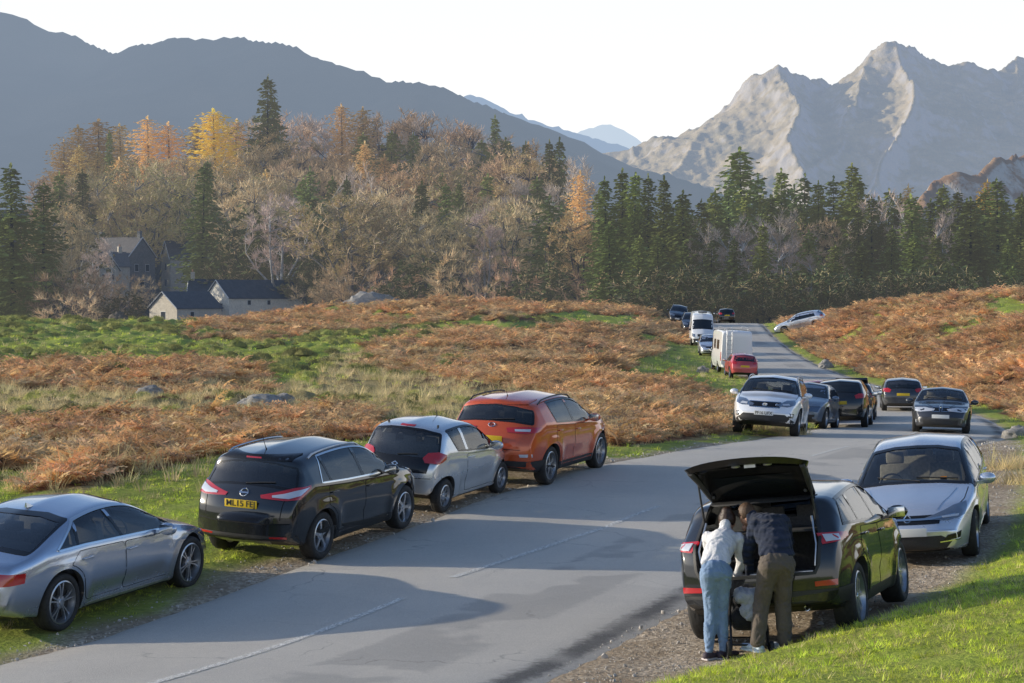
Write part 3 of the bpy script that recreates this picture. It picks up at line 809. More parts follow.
            if S.get('boot_hole'): prism(S['boot_hole'], lambda p, t: (.9-L/2 if t == 0 else -L, p[0], p[1])); flush()
        me = bpy.data.meshes.new('body'); me.from_pydata(vs, [], fs)
        bm = bmesh.new(); bm.from_mesh(me); bmesh.ops.recalc_face_normals(bm, faces=bm.faces); bm.to_mesh(me); bm.free()
        o = bpy.data.objects.new('body', me); COL.objects.link(o)
        def vol(me_):
            b = bmesh.new(); b.from_mesh(me_); v_ = b.calc_volume(); b.free(); return v_
        cur = vol(me); ext = lambda q: [max(abs(v.co[k]) for v in q.vertices) for k in range(3)]; e0 = ext(me)
        for c in cutters:
            cv_ = abs(vol(c.data)); done = False
            for tr_ in range(4):
                for mm in list(o.modifiers): o.modifiers.remove(mm)
                c.location = (.0007*tr_, .0011*tr_, .0013*tr_); c.scale = (1+.0006*tr_,)*3
                m = o.modifiers.new('b', 'BOOLEAN'); m.object = c; m.operation = 'DIFFERENCE'; m.solver = 'EXACT'
                if tr_ > 1: m.use_self = True
                dg = bpy.context.evaluated_depsgraph_get(); dg.update(); nm = bpy.data.meshes.new_from_object(o.evaluated_get(dg)); v_ = vol(nm)
                if v_ <= cur+1e-4 and v_ >= cur-cv_*1.02-1e-4 and v_ > .5 and all(a_ < b_+.01 for a_, b_ in zip(ext(nm), e0)): done = True; break
            if done: o.modifiers.clear(); o.data = nm; cur = v_
            else: o.modifiers.clear(); print('CUT SKIPPED', S['name'], S['L'], round(cv_, 3), round(cur, 3), round(v_, 3))
        nm = o.data
        bpy.data.objects.remove(o)
        for c in cutters: bpy.data.objects.remove(c)
        nm.materials.clear(); nm.materials.append(s.P); nm.materials.append(M['interior']); nm.materials.append(M['black'])
        nv = len(nm.vertices); clad = S.get('clad')
        norms = [None]*len(nm.loops)
        for p in nm.polygons:
            p.use_smooth = True; c = Vector(p.center); l, n, i, d = s.sf.bvh.find_nearest(c)
            outer = d < .0035 and n is not None and abs(p.normal.dot(n)) > .9
            if outer:
                x = c.x+L/2
                if c.z < B.zb(x)+.035 or (clad and c.z < clad): p.material_index = 2 if clad else (2 if p.normal.z < -.6 else 0)
                else: p.material_index = 0
                for li in p.loop_indices:
                    vc = nm.vertices[nm.loops[li].vertex_index].co; l2, n2, i2, d2 = s.sf.bvh.find_nearest(vc); norms[li] = tuple(s.sf.nrm(l2, i2))
            else:
                p.material_index = 1
                for li in p.loop_indices: norms[li] = tuple(p.normal)
        nm.normals_split_custom_set(norms)
        s.body = link(bpy.data.objects.new('body', nm), s.root)
    def glass(s):
        S = s.S; priv = S.get('privacy', 0); n = len(s.wins)
        for i, w in enumerate(s.wins):
            m = M['darkglass'] if not s.detail else (M['privacy'] if (i < n-1 and priv) else M['glass'])
            s.side_patch('window', inset(w, -.004), m, off=.0015, skirt=False, g=.12)
        if S.get('frame', 'black') and s.D:
            s.side_stroke('window_frame', inset(s.D, -.012), .022 if S.get('frame') == 'chrome' else .03, M['chrome'] if S.get('frame') == 'chrome' else M['gloss'], closed=True, off=.006)
        zb = min(p[1] for p in s.D); zt = max(p[1] for p in s.D)
        for xb, xt, w in S['pillars']:
            q = half_plane(half_plane(s.D, (xb-w/2-.004, zb)[::1] if False else (xt-w/2-.004, zt), (xb-w/2-.004, zb)), (xb+w/2+.004, zb), (xt+w/2+.004, zt))
            if len(q) >= 3: s.side_patch('door_pillar', q, M['gloss'] if S.get('bpillar', 1) else s.P, off=.004, skirt=False)
        if S.get('screen'):
            s.end_patch('windscreen', S['screen'], M['glass'] if s.detail else M['darkglass'], 1, off=.002, skirt=False, g=.12)
            s.end_stroke('windscreen_seal', S['screen'], .028, M['gloss'], 1, closed=True, off=.005)
        if S.get('rearwin'):
            s.end_patch('rear_window', S['rearwin'], (M['privacy'] if priv else M['glass']) if s.detail else M['darkglass'], -1, off=.002, skirt=False, g=.12)
            s.end_stroke('rear_window_seal', S['rearwin'], .03, M['gloss'], -1, closed=True, off=.005)
    def doors(s):
        S = s.S; B = s.B
        for (xa, xb, xta, xtb, rear) in S['doors']:     # x rear / front at sill, x rear / front at belt
            zl = B.zb((xa+xb)/2)+S.get('door_low', .10)
            top_ = [(x, float(B.zs(x))-.028) for x in np.linspace(xtb, xta, 6)]
            low = [(xa, zl), (xb, zl), ((xb+xtb)/2, zl+.35)]
            if rear:
                cxr = S['xr']; R = S['wr']+.10; arc = []
                for t in np.linspace(35, 75, 5):
                    px_, pz = cxr+R*math.cos(math.radians(t-0)), S['wr']+R*math.sin(math.radians(t))
                    arc.append((px_, pz))
                low = [(cxr+R*math.cos(math.radians(15))+.02, zl), (xb, zl), ((xb+xtb)/2, zl+.35)]
                poly = low + top_ + [(xta, arc[-1][1]+.12)] + [a for a in arc[::-1]]
            else: poly = low + top_ + [((xa+xta)/2, zl+.35)]
            poly = inset(round_poly(poly, .05), .004)
            s.side_stroke('door_gap', poly, .016, M['seam'], closed=True, off=.0012, skirt=False)
            ds = s.side_patch('door', poly, s.P, off=.0035, g=.05)
            hx = (xta+.14) if not S.get('handle_x') else xta+S['handle_x']
            hz_ = float(B.zs(hx))-S.get('handle_drop', .085)
            for d, sd in zip(ds, (1, -1)):
                l, n = s.sf.proj('y', sd, (s.X(hx), hz_)); mb = MB(); rot = Matrix.Identity(3)
                mb.box(l+Vector((0, sd*.024, 0)), (.19, .018, .026)); mb.box(l+Vector((.075, sd*.012, 0)), (.03, .03, .022)); mb.box(l+Vector((-.075, sd*.012, 0)), (.03, .03, .022))
                h = mb.build('handle', S.get('handle_mat', s.P), s.root, bevel=.006); h.parent = d
    def wheel(s, style):
        S = s.S; R = S['wr']; w = S.get('tw', .215); rr = R*S.get('rimr', .70)
        tyre = MB().lathe([(rr-.005, -w/2+.02), (rr+.015, -w/2), (R-.03, -w/2-.004), (R-.010, -w/2+.012), (R, -w/2+.035), (R, w/2-.035), (R-.010, w/2-.012), (R-.03, w/2+.004), (rr+.015, w/2), (rr-.005, w/2-.02)], 48)
        for k in (-.045, 0, .045): tyre.lathe([(R+.001, k-.006), (R-.012, k-.004), (R-.012, k+.004), (R+.001, k+.006)], 48)
        rim = MB().lathe([(rr-.002, w/2-.012), (rr-.018, w/2-.004), (rr-.022, w/2-.03), (rr-.05, w/2-.10), (rr-.05, -w/2+.02), (rr, -w/2+.02)], 40)
        n, twin, width, mat, holes = style
        fy = w/2-.035
        for i in range(n):
            a = 2*PI*i/n
            subs = [(-.5, .5)] if not twin else [(-1.15, -.45), (.45, 1.15)]
            for u0, u1 in subs:
                hw0 = width*.5; c0 = (u0+u1)/2*width; hwid = (u1-u0)/2*width
                vs = []
                for r_, k, y0, y1 in ((.045, .62 if twin else 1.0, fy+.002, fy-.05), (rr*.55, .85, fy+.004, fy-.03), (rr-.012, 1.25, fy-.004, fy-.045)):
                    for q, y in ((-1, y0), (1, y0), (1, y1), (-1, y1)):
                        rad, tan_ = r_, (c0*k*(r_/rr*1.1+.2) + q*hwid*k*.8)
                        vs.append((rad*math.cos(a)-tan_*math.sin(a), y, rad*math.sin(a)+tan_*math.cos(a)))
                fs = [(3, 2, 1, 0), (8, 9, 10, 11)]
                for j in (0, 4):
                    for q in range(4): fs.append((j+q, j+(q+1) % 4, j+4+(q+1) % 4, j+4+q))
                rim.add(vs, fs)
        rim.lathe([(.001, fy+.006), (.032, fy+.006), (.040, fy-.002), (.075, fy-.006), (.08, fy-.05), (.001, fy-.05)], 20)
        disc = MB().lathe([(.001, -.012+w*.1), (rr*.80, -.012+w*.1), (rr*.80, .01+w*.1), (.001, .01+w*.1)], 28)
        disc.lathe([(rr-.045, -w/2+.03), (rr-.2, -w/2+.03)], 28)
        d = disc.build('wheel', M['disc'], s.root); t = tyre.build('tyre', M['rubber'], d, deg=50); r = rim.build('rim', mat, d, deg=30)
        return d
    def wheels(s, style, steer=0):
        S = s.S; w0 = s.wheel(style); first = True
        for xc, st in ((S['xr'], 0), (S['xf'], steer)):
            for sd in (1, -1):
                w = w0 if first else copy_tree(w0, s.root); first = False
                w.location = (s.X(xc), sd*(S['W']/2*float(s.B.hw(xc)/(S['W']/2))-S.get('tw', .215)/2-.035), S['wr'])
                w.rotation_euler = (0, random.random()*6, (0 if sd == 1 else PI)+st)
                w.rotation_mode = 'YXZ' if False else 'XYZ'
    def interior(s, n_rear=True, seatmat=None, rhd=True):
        S = s.S; fz = S.get('floor', .36); sm = seatmat or M['seat']
        def seat(x, y, w=.50, hr=True, nm='seat'):
            mb = MB(); mb.box((x, y, fz+.20), (.50, w, .16)); r = Matrix.Rotation(-.30, 3, 'Y')
            mb.box((x-.29, y, fz+.52), (.13, w, .60), rot=r, taper=.88)
            if hr: mb.box((x-.40, y, fz+.90), (.09, .26, .17), rot=r)
            return mb.build(nm, sm, s.root, bevel=.03)
        xs = s.X(S['seat_x'])
        for y in (.36, -.36): seat(xs, y)
        if S.get('rear_seat_x'):
            o = seat(s.X(S['rear_seat_x']), 0, 1.25, False)
            mb = MB()
            for y in (-.38, 0, .38): mb.box((s.X(S['rear_seat_x'])-.38, y, fz+.84), (.08, .24, .14))
            mb.build('headrest', sm, s.root, bevel=.02)
        # dashboard, wheel, mirror
        zd = S['screen_z'][0]-.06; xd = s.X(S['dash_x'])
        MB().box((xd, 0, zd-.12), (.45, S['W']-.42, .22)).build('dashboard', M['interior'], s.root, bevel=.04)
        y = -.36 if rhd else .36
        mb = MB(); r = Matrix.Rotation(1.15, 3, 'Y'); cx, cz = xd-.36, zd-.06
        pts = [Vector((cx, y, cz))+r @ Vector((.17*math.cos(t), .17*math.sin(t), 0)) for t in np.linspace(0, 2*PI, 21)]
        mb.tube(pts, .014, 6, False); mb.tube([(cx, y-.16, cz), (cx, y+.16, cz)], .018, 6); mb.build('steering_wheel', M['black'], s.root)
        zm = S['screen_z'][1]-.09; MB().box((s.X(S['screen_x0'])+.12, 0, zm), (.03, .24, .06)).build('rear_view_mirror', M['black'], s.root, bevel=.01)
    def mirrors(s, mat=None):
        S = s.S; x = S['mirror_x']; z = float(s.B.zs(x))+S.get('mirror_z', .07)
        for sd in (1, -1):
            l, n = s.sf.proj('y', sd, (s.X(x), z-.06)); c = l+Vector((-.02, sd*.14, .05))
            mb = MB(); mb.ball(c, (.085, .125, .080), 14, 9)
            mb.v = [(min(v[0], c.x+.09) if v[0] > c.x-.045 else c.x-.045, v[1], v[2]) for v in mb.v]
            mb.box(l+Vector((0, sd*.04, .0)), (.07, .12, .035))
            o = mb.build('wing_mirror', mat or s.P, s.root, deg=50)
            MB().box(c+Vector((-.048, 0, 0)), (.004, .19, .115)).build('mirror_glass', M['chrome'], o, bevel=.001)
    def plate(s, text, end, z, mat, y=0, tilt=0):
        l, n = s.sf.proj('x', end, (y, z)); S = s.S
        c = l+Vector((end*.016, 0, 0)); o = MB().box(c, (.010, .52, .112)).build('number_plate', mat, s.root, bevel=.002)
        if text: s.text('plate_lettering', text, c+Vector((end*.0065, 0, 0)), .088, end, M['ink'], o, width=.46)
        return o
    def text(s, name, t, c, size, end, mat, parent, width=None):
        cu = bpy.data.curves.new(name, 'FONT'); cu.body = t; cu.size = size*1.35; cu.align_x = 'CENTER'; cu.align_y = 'CENTER'; cu.extrude = .001; cu.offset = .0015
        o = bpy.data.objects.new(name, cu); COL.objects.link(o); dg = bpy.context.evaluated_depsgraph_get(); me = bpy.data.meshes.new_from_object(o.evaluated_get(dg)); bpy.data.objects.remove(o)
        xs = [v.co.x for v in me.vertices]; w = (max(xs)-min(xs)) if xs else 1; k = (width/w) if width else 1
        for v in me.vertices:
            x, y, z = v.co; v.co = (c[0]+end*z, c[1]+end*x*k, c[2]+y)
        me.materials.append(mat); return link(bpy.data.objects.new(name, me), parent)
    def rails(s, x0, x1, mat, inset_y=.02, h=.035):
        for sd in (1, -1):
            pts = []
            for x in np.linspace(x0, x1, 12):
                K = s.B.keys(x); y = K[4][0]-inset_y; l, n = s.sf.hit((s.X(x), sd*y, 3), (0, 0, -1)); e = min(1, min(x-x0, x1-x)/.12)
                pts.append((l.x, l.y, l.z+h*e))
            MB().tube(pts, .014, 8).build('roof_rail', mat, s.root)
    def aerial(s, x, lean=-.12, h=.22, y=0):
        l, n = s.sf.hit((s.X(x), y, 4), (0, 0, -1)); MB().tube([l, l+Vector((lean*.2, 0, .03)), l+Vector((lean, 0, h))], [.012, .006, .003], 6).build('aerial', M['black'], s.root)
    def fin(s, x):
        l, n = s.sf.hit((s.X(x), 0, 4), (0, 0, -1)); MB().add([l+Vector(v) for v in ((.09, -.02, 0), (.09, .02, 0), (-.06, .02, 0), (-.06, -.02, 0), (-.06, -.006, .06), (-.06, .006, .06))], [(0, 1, 5, 4), (0, 4, 3), (1, 2, 5), (2, 3, 4, 5), (0, 3, 2, 1)]).build('aerial_fin', s.P, s.root)
    def wiper(s, z, y0, y1):
        pts = [s.sf.hit((-5, y, zz), (1, 0, 0))[0]+Vector((-.02, 0, 0)) for y, zz in ((y0, z), ((y0+y1)/2, z+.02), (y1, z+.03))]
        MB().tube(pts, .011, 6).build('rear_wiper', M['black'], s.root)
    def front_wipers(s):
        S = s.S; z = S['screen_z'][0]
        for y0, y1 in ((.10, -.50), (.62, .05)):
            pts = [s.sf.hit((5, y, zz), (-1, 0, 0))[0]+Vector((.012, 0, .012)) for y, zz in ((y0, z+.0), (y1, z+.045))]
            MB().tube(pts, .009, 6).build('wiper', M['black'], s.root)
    def badge(s, end, z, w, h, mat=None, y=0):
        l, n = s.sf.proj('x', end, (y, z)); r = []
        pts = [s.sf.proj('x', end, (y+w/2*math.cos(t), z+h/2*math.sin(t)))[0]+Vector((end*.008, 0, 0)) for t in np.linspace(0, 2*PI, 17)]
        return MB().tube(pts, .007, 6, False).build('badge', mat or M['chrome'], s.root), l
    def finish(s, label, cat='car', group=None): tag(s.root, label, cat, group)
    def place(s, px=None, py=None, head=0.0, wheel='rr', world=None, dz=0.0):
        # head: bearing in degrees, 0 = straight away from the camera, + = to the right
        S = s.S; a = math.radians(head); f = np.array([math.sin(a), math.cos(a)]); lft = np.array([-math.cos(a), math.sin(a)])
        if world is None:
            g = ground_hit(px, py)[:2]
            ox = s.X(S['xr'] if wheel[0] == 'r' else S['xf']); oy = (S['W']/2-.12)*(1 if wheel[1] == 'l' else -1)
            if wheel == 'c': ox = oy = 0
            c = g - f*ox - lft*oy
        else: c = np.array(world, float)
        s.root.matrix_world = seat_on_ground(c, f, lft, s.X(S['xf'])-s.X(S['xr']), S['W']-.3, dz, (s.X(S['xf'])+s.X(S['xr']))/2)
        return s
def surf_z(x, y):
    rd = float(road_dist(x, y)[0]); zr = float(h_base(x, y)[0]) + .02 + .05*(1-min(1, abs(rd)/RHW)**2)
    zg = float(height(x, y))
    return max(zg, zr) if abs(rd) < RHW else zg
def seat_on_ground(c, f, lft, wb, tr, dz=0, mx=0):
    def g(a, b):
        p = c+f*(mx+a*wb/2)+lft*b*tr/2; return surf_z(float(p[0]), float(p[1]))
    fl, fr, rl_, rr_ = g(1, 1), g(1, -1), g(-1, 1), g(-1, -1)
    pitch = ((fl+fr)-(rl_+rr_))/2/wb; roll = ((fl+rl_)-(fr+rr_))/2/tr; z = (fl+fr+rl_+rr_)/4 + dz
    vx = Vector((f[0], f[1], pitch)).normalized(); vy = Vector((lft[0], lft[1], roll)); vz = vx.cross(vy).normalized(); vy = vz.cross(vx)
    m = Matrix((vx, vy, vz)).transposed().to_4x4(); m.translation = Vector((c[0], c[1], z-pitch*mx)) + vz*(-.008); return m
# ---------------------------------------------------------------- the cars
P_silverblue = paint('silver_blue_paint', (.42, .47, .55), .8, .22, .08)
P_black = paint('black_paint', (.008, .009, .011), .0, .10, .10)
P_silver = paint('silver_paint', (.58, .60, .62), .7, .25, .12)
P_red = paint('orange_red_paint', (.52, .075, .012), .2, .18, .15)
P_palesilver = paint('pale_silver_paint', (.64, .67, .72), .7, .25, .12)
P_bmw = paint('dark_grey_paint', (.045, .05, .06), .5, .25, .3)
P_white = paint('white_paint', (.72, .73, .74), .0, .3, .3)
P_whitesilver = paint('white_silver_paint', (.80, .82, .85), .25, .28, .1)
P_pink = paint('faded_red_paint', (.45, .06, .07), .2, .3, .2)
P_blue = paint('grey_blue_paint', (.10, .14, .20), .5, .3, .3)
def std(c, wheels, steer=0, seatmat=None, mir=None):
    c.make_body(); c.glass(); c.doors(); c.wheels(wheels, steer)
    if c.detail:
        c.interior(seatmat=seatmat); c.front_wipers()
    c.mirrors(mir)
def lamp(c, end, poly, mat, name, mirror=True, off=.010):
    return c.end_patch(name, poly, mat, end, mirror, off=off)
NE = 5
# --- silver-blue five-door coupe saloon, nearest on the left
def fastback():
    S = dict(name='parked_car', L=4.71, W=1.854, wr=.345, xr=1.06, xf=3.87, paint=P_silverblue,
      top=[(0,.50),(.0,.66),(.05,.86),(.12,.955),(.35,.985),(.75,1.12),(1.35,1.31),(1.9,1.385),(2.45,1.39),(2.85,1.32),(3.45,1.03),(3.65,.965),(4.2,.86),(4.5,.74),(4.64,.60),(4.71,.5)],
      bot=[(0,.46),(.10,.32),(.45,.22),(1.2,.17),(3.6,.16),(4.4,.19),(4.62,.24),(4.71,.42)],
      belt=[(0,.80),(.6,.93),(1.5,.94),(2.6,.905),(3.6,.86),(4.3,.76),(4.71,.6)],
      plan=[(0,.82),(.15,.90),(.6,.965),(1.3,1.0),(3.6,1.0),(4.2,.96),(4.55,.86),(4.71,.74)], lean=.62, rr=.13, gap=.095,
      cabin=(1.0,3.55), floor=.30, dlo_x=(.98,3.6), dlo_rear=(.98,1.62), pillars=[(1.32,1.52,.045),(2.28,2.16,.05)], frame='chrome', bpillar=1,
      screen=(1.055,1.33), screen_x=2.3, rearwin=(1.03,1.30,.08), rear_x=1.9, seat_x=2.55, rear_seat_x=1.65, dash_x=3.22, mirror_x=3.08, mirror_z=.06, cf=.34, cr=.28,
      doors=[(2.32,3.36,2.30,3.36,False),(1.45,2.29,1.36,2.27,True)], handle_drop=.13, tw=.245, rimr=.76, flare=.02, scallop=.36, door_low=.13)
    c = Car(S); std(c, (5, True, .036, M['alloy'], 5))
    c.corner('tail_lamp', [(-.32,.66),(.16,.69),(.18,.80),(-.32,.82)], M['red_lamp'], -1)
    c.corner('headlight', [(-.36,.60),(.10,.60),(.30,.70),(.05,.71),(-.36,.67)], M['head_lamp'], 1)
    for t in c.root.children: pass
    # tail lamps wrap round the corner
    c.side_stroke('sill_trim', [(1.50,.235),(3.40,.225)], .03, M['alloy'], off=.008)
    c.fin(1.55); c.finish('silver-blue coupe saloon with long sloping roof, nearest car on the left')
    return c
# --- black compact SUV with yellow rear plate
def crossover():
    S = dict(name='parked_car', L=4.38, W=1.806, wr=.345, xr=.86, xf=3.51, paint=P_black,
      top=[(0,.48),(.0,.70),(.03,.84),(.10,.98),(.17,1.06),(.30,1.25),(.40,1.40),(.38,1.50),(.55,1.535),(1.1,1.585),(1.8,1.595),(2.3,1.56),(2.62,1.46),(3.20,1.12),(3.42,1.06),(3.95,.98),(4.22,.86),(4.34,.66),(4.38,.52)],
      bot=[(0,.46),(.08,.34),(.35,.24),(.9,.21),(3.5,.20),(4.1,.22),(4.32,.30),(4.38,.42)],
      belt=[(0,.92),(.5,1.10),(.9,1.075),(1.6,1.03),(2.6,.985),(3.3,.95),(4.0,.84),(4.38,.66)],
      plan=[(0,.86),(.12,.93),(.5,.975),(1.0,1.0),(3.4,1.0),(3.95,.96),(4.25,.86),(4.38,.74)], lean=.44, rr=.12, gap=.115,
      cabin=(.40,3.20), floor=.36, dlo_x=(.80,3.4), dlo_rear=(.86,.98), pillars=[(1.14,1.02,.05),(2.10,2.02,.07)], frame='chrome', privacy=1,
      screen=(1.14,1.50), screen_x=2.2, rearwin=(1.12,1.42,.05), rear_x=.9, seat_x=2.25, rear_seat_x=1.35, dash_x=2.95, mirror_x=2.78, mirror_z=.09, cf=.32, cr=.20,
      doors=[(2.12,3.08,2.12,3.02,False),(1.22,2.09,1.02,2.09,True)], tw=.225, rimr=.70, flare=.03, clad=.30, scallop=.50, handle_drop=.12)
    c = Car(S); std(c, (5, False, .062, M['alloy'], 5))
    c.corner('tail_lamp', [(-.40,.945),(-.10,.925),(.10,.945),(.30,1.07),(.30,1.11),(.05,1.09),(-.15,1.04),(-.40,.985)], M['red_lamp'], -1, .014)
    c.corner('lamp_lens', [(-.26,.96),(-.06,.95),(.10,.99),(.27,1.085),(.10,1.06),(-.1,1.01),(-.26,.985)], M['clear_lamp'], -1, .020)
    c.corner('headlight', [(-.38,.78),(.05,.80),(.32,.93),(.05,.90),(-.38,.84)], M['head_lamp'], 1)
    # bright spokes over a dark wheel
    c.end_patch('bumper', [(-.86,.30),(.86,.30),(.86,.44),(.5,.40),(-.5,.40),(-.86,.44)], M['black'], -1, off=.008)
    c.end_stroke('bumper_crease', [(-.80,.62),(-.4,.60),(.4,.60),(.80,.62)], .014, M['seam'], -1, off=.002, skirt=False)
    c.end_stroke('tailgate_gap', [(-.60,.66),(-.62,.90),(-.70,1.10)], .012, M['seam'], -1, off=.002, skirt=False); c.end_stroke('tailgate_gap', [(.60,.66),(.62,.90),(.70,1.10)], .012, M['seam'], -1, off=.002, skirt=False)
    lamp(c, -1, [(.70,.405),(.70,.435),(.46,.425),(.46,.40)], M['red_lamp'], 'reflector')
    c.end_patch('skid_plate', [(-.40,.30),(.40,.30),(.44,.355),(-.44,.355)], M['alloy'], -1, off=.014)
    c.plate('ML15 FEJ', -1, .86, M['yplate']); c.badge(-1, 1.01, .125, .095)
    MB().box(c.sf.proj('x', -1, (0, 1.01))[0]+Vector((-.012, 0, 0)), (.01, .15, .022)).build('badge', M['chrome'], c.root)
    c.end_patch('spoiler', [(-.56,1.435),(.56,1.435),(.54,1.50),(-.54,1.50)], M['gloss'], -1, off=.02)
    lamp(c, -1, [(-.12,1.455),(.12,1.455),(.12,1.475),(-.12,1.475)], M['red_lamp'], 'brake_light', False, off=.026)
    c.wiper(1.13, .02, -.42); c.rails(.75, 2.35, M['alloy']); c.aerial(.72)
    c.side_stroke('sill_trim', [(1.26,.30),(3.08,.30)], .12, M['black'], off=.007)
    c.finish('glossy black SUV with yellow number plate between silver-blue coupe and small silver hatchback'); return c
# --- small silver three-door
def small_hatch():
    S = dict(name='parked_car', L=3.42, W=1.615, wr=.285, xr=.46, xf=2.80, paint=P_silver,
      top=[(0,.46),(.0,.64),(.03,.80),(.10,.92),(.18,1.02),(.30,1.25),(.38,1.38),(.50,1.43),(.95,1.462),(1.4,1.46),(1.75,1.42),(2.05,1.30),(2.62,.99),(2.78,.93),(3.10,.84),(3.30,.72),(3.40,.55),(3.42,.45)],
      bot=[(0,.42),(.06,.30),(.25,.22),(.6,.18),(2.9,.18),(3.25,.20),(3.38,.26),(3.42,.38)],
      belt=[(0,.86),(.35,1.00),(.8,.98),(1.3,.93),(2.2,.88),(2.8,.82),(3.42,.60)],
      plan=[(0,.84),(.12,.93),(.4,.985),(.9,1.0),(2.5,.99),(3.0,.95),(3.28,.84),(3.42,.70)], lean=.36, rr=.13, gap=.115,
      cabin=(.30,2.62), floor=.30, dlo_x=(.62,2.7), dlo_rear=(.84,.62), pillars=[(1.22,1.12,.09)], frame='none', bpillar=0, privacy=0,
      screen=(1.01,1.38), screen_x=1.7, rearwin=(.90,1.36,.045), rear_x=.8, seat_x=1.62, rear_seat_x=.95, dash_x=2.32, mirror_x=2.16, mirror_z=.09, cf=.34, cr=.24,
      doors=[(1.20,2.42,1.20,2.36,False)], tw=.165, rimr=.66, flare=.02, scallop=.45)
    c = Car(S); std(c, (8, False, .030, M['alloy'], 5))
    c.corner('tail_lamp', [(-.16,.84),(.06,.83),(.20,.90),(.22,.97),(.08,1.01),(-.08,.99),(-.18,.91)], M['red_lamp'], -1, .028)
    c.corner('headlight', [(-.20,.66),(.14,.70),(.26,.82),(.05,.84),(-.20,.76)], M['head_lamp'], 1)
    c.end_patch('tailgate', [(-.55,.68),(.55,.68),(.58,.86),(.62,.93),(-.62,.93),(-.58,.86)], M['gloss'], -1, off=.006)
    c.end_stroke('badge', [(-.055,.80),(0,.83),(.055,.80),(0,.77)], .012, M['chrome'], -1, closed=True, off=.014)
    c.wiper(.95, .0, -.35); lamp(c, -1, [(-.13,1.385),(.13,1.385),(.13,1.405),(-.13,1.405)], M['red_lamp'], 'brake_light', False)
    c.end_stroke('bumper_crease', [(-.74,.60),(0,.58),(.74,.60)], .010, M['seam'], -1, off=.002, skirt=False)
    for y in (.46, -.46):
        l, n = c.sf.proj('x', -1, (y, 1.385)); MB().box(l+Vector((-.01, 0, 0)), (.03, .03, .07)).build('hinge', M['black'], c.root, bevel=.005)
    c.end_patch('mud_flap', [(-.70,.25),(.70,.25),(.70,.33),(-.70,.33)], M['black'], -1, off=.004)
    c.side_stroke('sill_trim', [(.80,.26),(2.46,.235)], .03, P_silver, off=.014)
    c.aerial(1.55); c.finish('small silver three-door hatchback parked between black SUV and orange-red SUV'); return c
# --- orange-red SUV
def red_suv():
    S = dict(name='parked_car', L=4.44, W=1.855, wr=.355, xr=.90, xf=3.54, paint=P_red,
      top=[(0,.50),(.0,.72),(.04,.90),(.12,1.06),(.22,1.22),(.36,1.42),(.34,1.53),(.55,1.57),(1.1,1.615),(1.8,1.625),(2.3,1.585),(2.65,1.47),(3.22,1.13),(3.42,1.07),(3.95,1.0),(4.25,.88),(4.38,.68),(4.44,.54)],
      bot=[(0,.46),(.08,.34),(.35,.26),(.9,.22),(3.5,.21),(4.1,.23),(4.36,.30),(4.44,.42)],
      belt=[(0,.98),(.5,1.14),(.9,1.12),(1.6,1.075),(2.6,1.02),(3.3,.98),(4.0,.87),(4.44,.68)],
      plan=[(0,.86),(.12,.93),(.5,.975),(1.0,1.0),(3.4,1.0),(3.95,.96),(4.28,.86),(4.44,.74)], lean=.46, rr=.12, gap=.12,
      cabin=(.40,3.2), floor=.36, dlo_x=(.98,3.4), dlo_rear=(1.14,.98), pillars=[(1.98,1.90,.07)], frame='black', privacy=1,
      screen=(1.15,1.52), screen_x=2.2, rearwin=(1.20,1.46,.04), rear_x=.9, seat_x=2.25, rear_seat_x=1.4, dash_x=2.95, mirror_x=2.78, mirror_z=.09, cf=.32, cr=.20,
      doors=[(2.02,3.06,2.02,3.00,False),(1.26,1.99,1.12,1.99,True)], tw=.225, rimr=.74, flare=.032, clad=.33, scallop=.52, handle_drop=.12)
    c = Car(S); std(c, (5, True, .034, M['alloy'], 5), mir=P_red)
    c.corner('tail_lamp', [(-.38,1.00),(-.1,.985),(.20,1.02),(.26,1.09),(-.1,1.10),(-.38,1.075)], M['red_lamp'], -1)
    c.corner('lamp_lens', [(-.26,1.02),(-.02,1.02),(.0,1.06),(-.26,1.055)], M['clear_lamp'], -1, .018)
    c.corner('headlight', [(-.38,.80),(.05,.82),(.32,.95),(.05,.92),(-.38,.86)], M['head_lamp'], 1)
    c.end_patch('bumper', [(-.86,.30),(.86,.30),(.88,.50),(.6,.46),(-.6,.46),(-.88,.50)], M['black'], -1, off=.008)
    lamp(c, -1, [(.80,.575),(.80,.63),(.58,.62),(.60,.57)], M['clear_lamp'], 'reflector', off=.012)
    c.end_stroke('tailgate_gap', [(-.60,.70),(.60,.70)], .012, M['seam'], -1, off=.002, skirt=False)
    c.badge(-1, 1.12, .13, .065); c.plate('', -1, .88, M['yplate'])
    l = c.sf.proj('x', -1, (0, 1.12))[0]; c.text('badge_lettering', 'KIA', l+Vector((-.014, 0, 0)), .04, -1, M['chrome'], c.root)
    c.end_patch('spoiler', [(-.58,1.48),(.58,1.48),(.56,1.54),(-.56,1.54)], P_red, -1, off=.02)
    c.rails(.65, 2.35, M['black'], h=.05); c.aerial(.85)
    for y in (.0,): c.wiper(1.21, .03, -.40)
    c.side_stroke('sill_trim', [(1.30,.32),(3.10,.31)], .13, M['black'], off=.007)
    c.finish('orange-red SUV with black roof rails parked ahead of the small silver hatchback'); return c
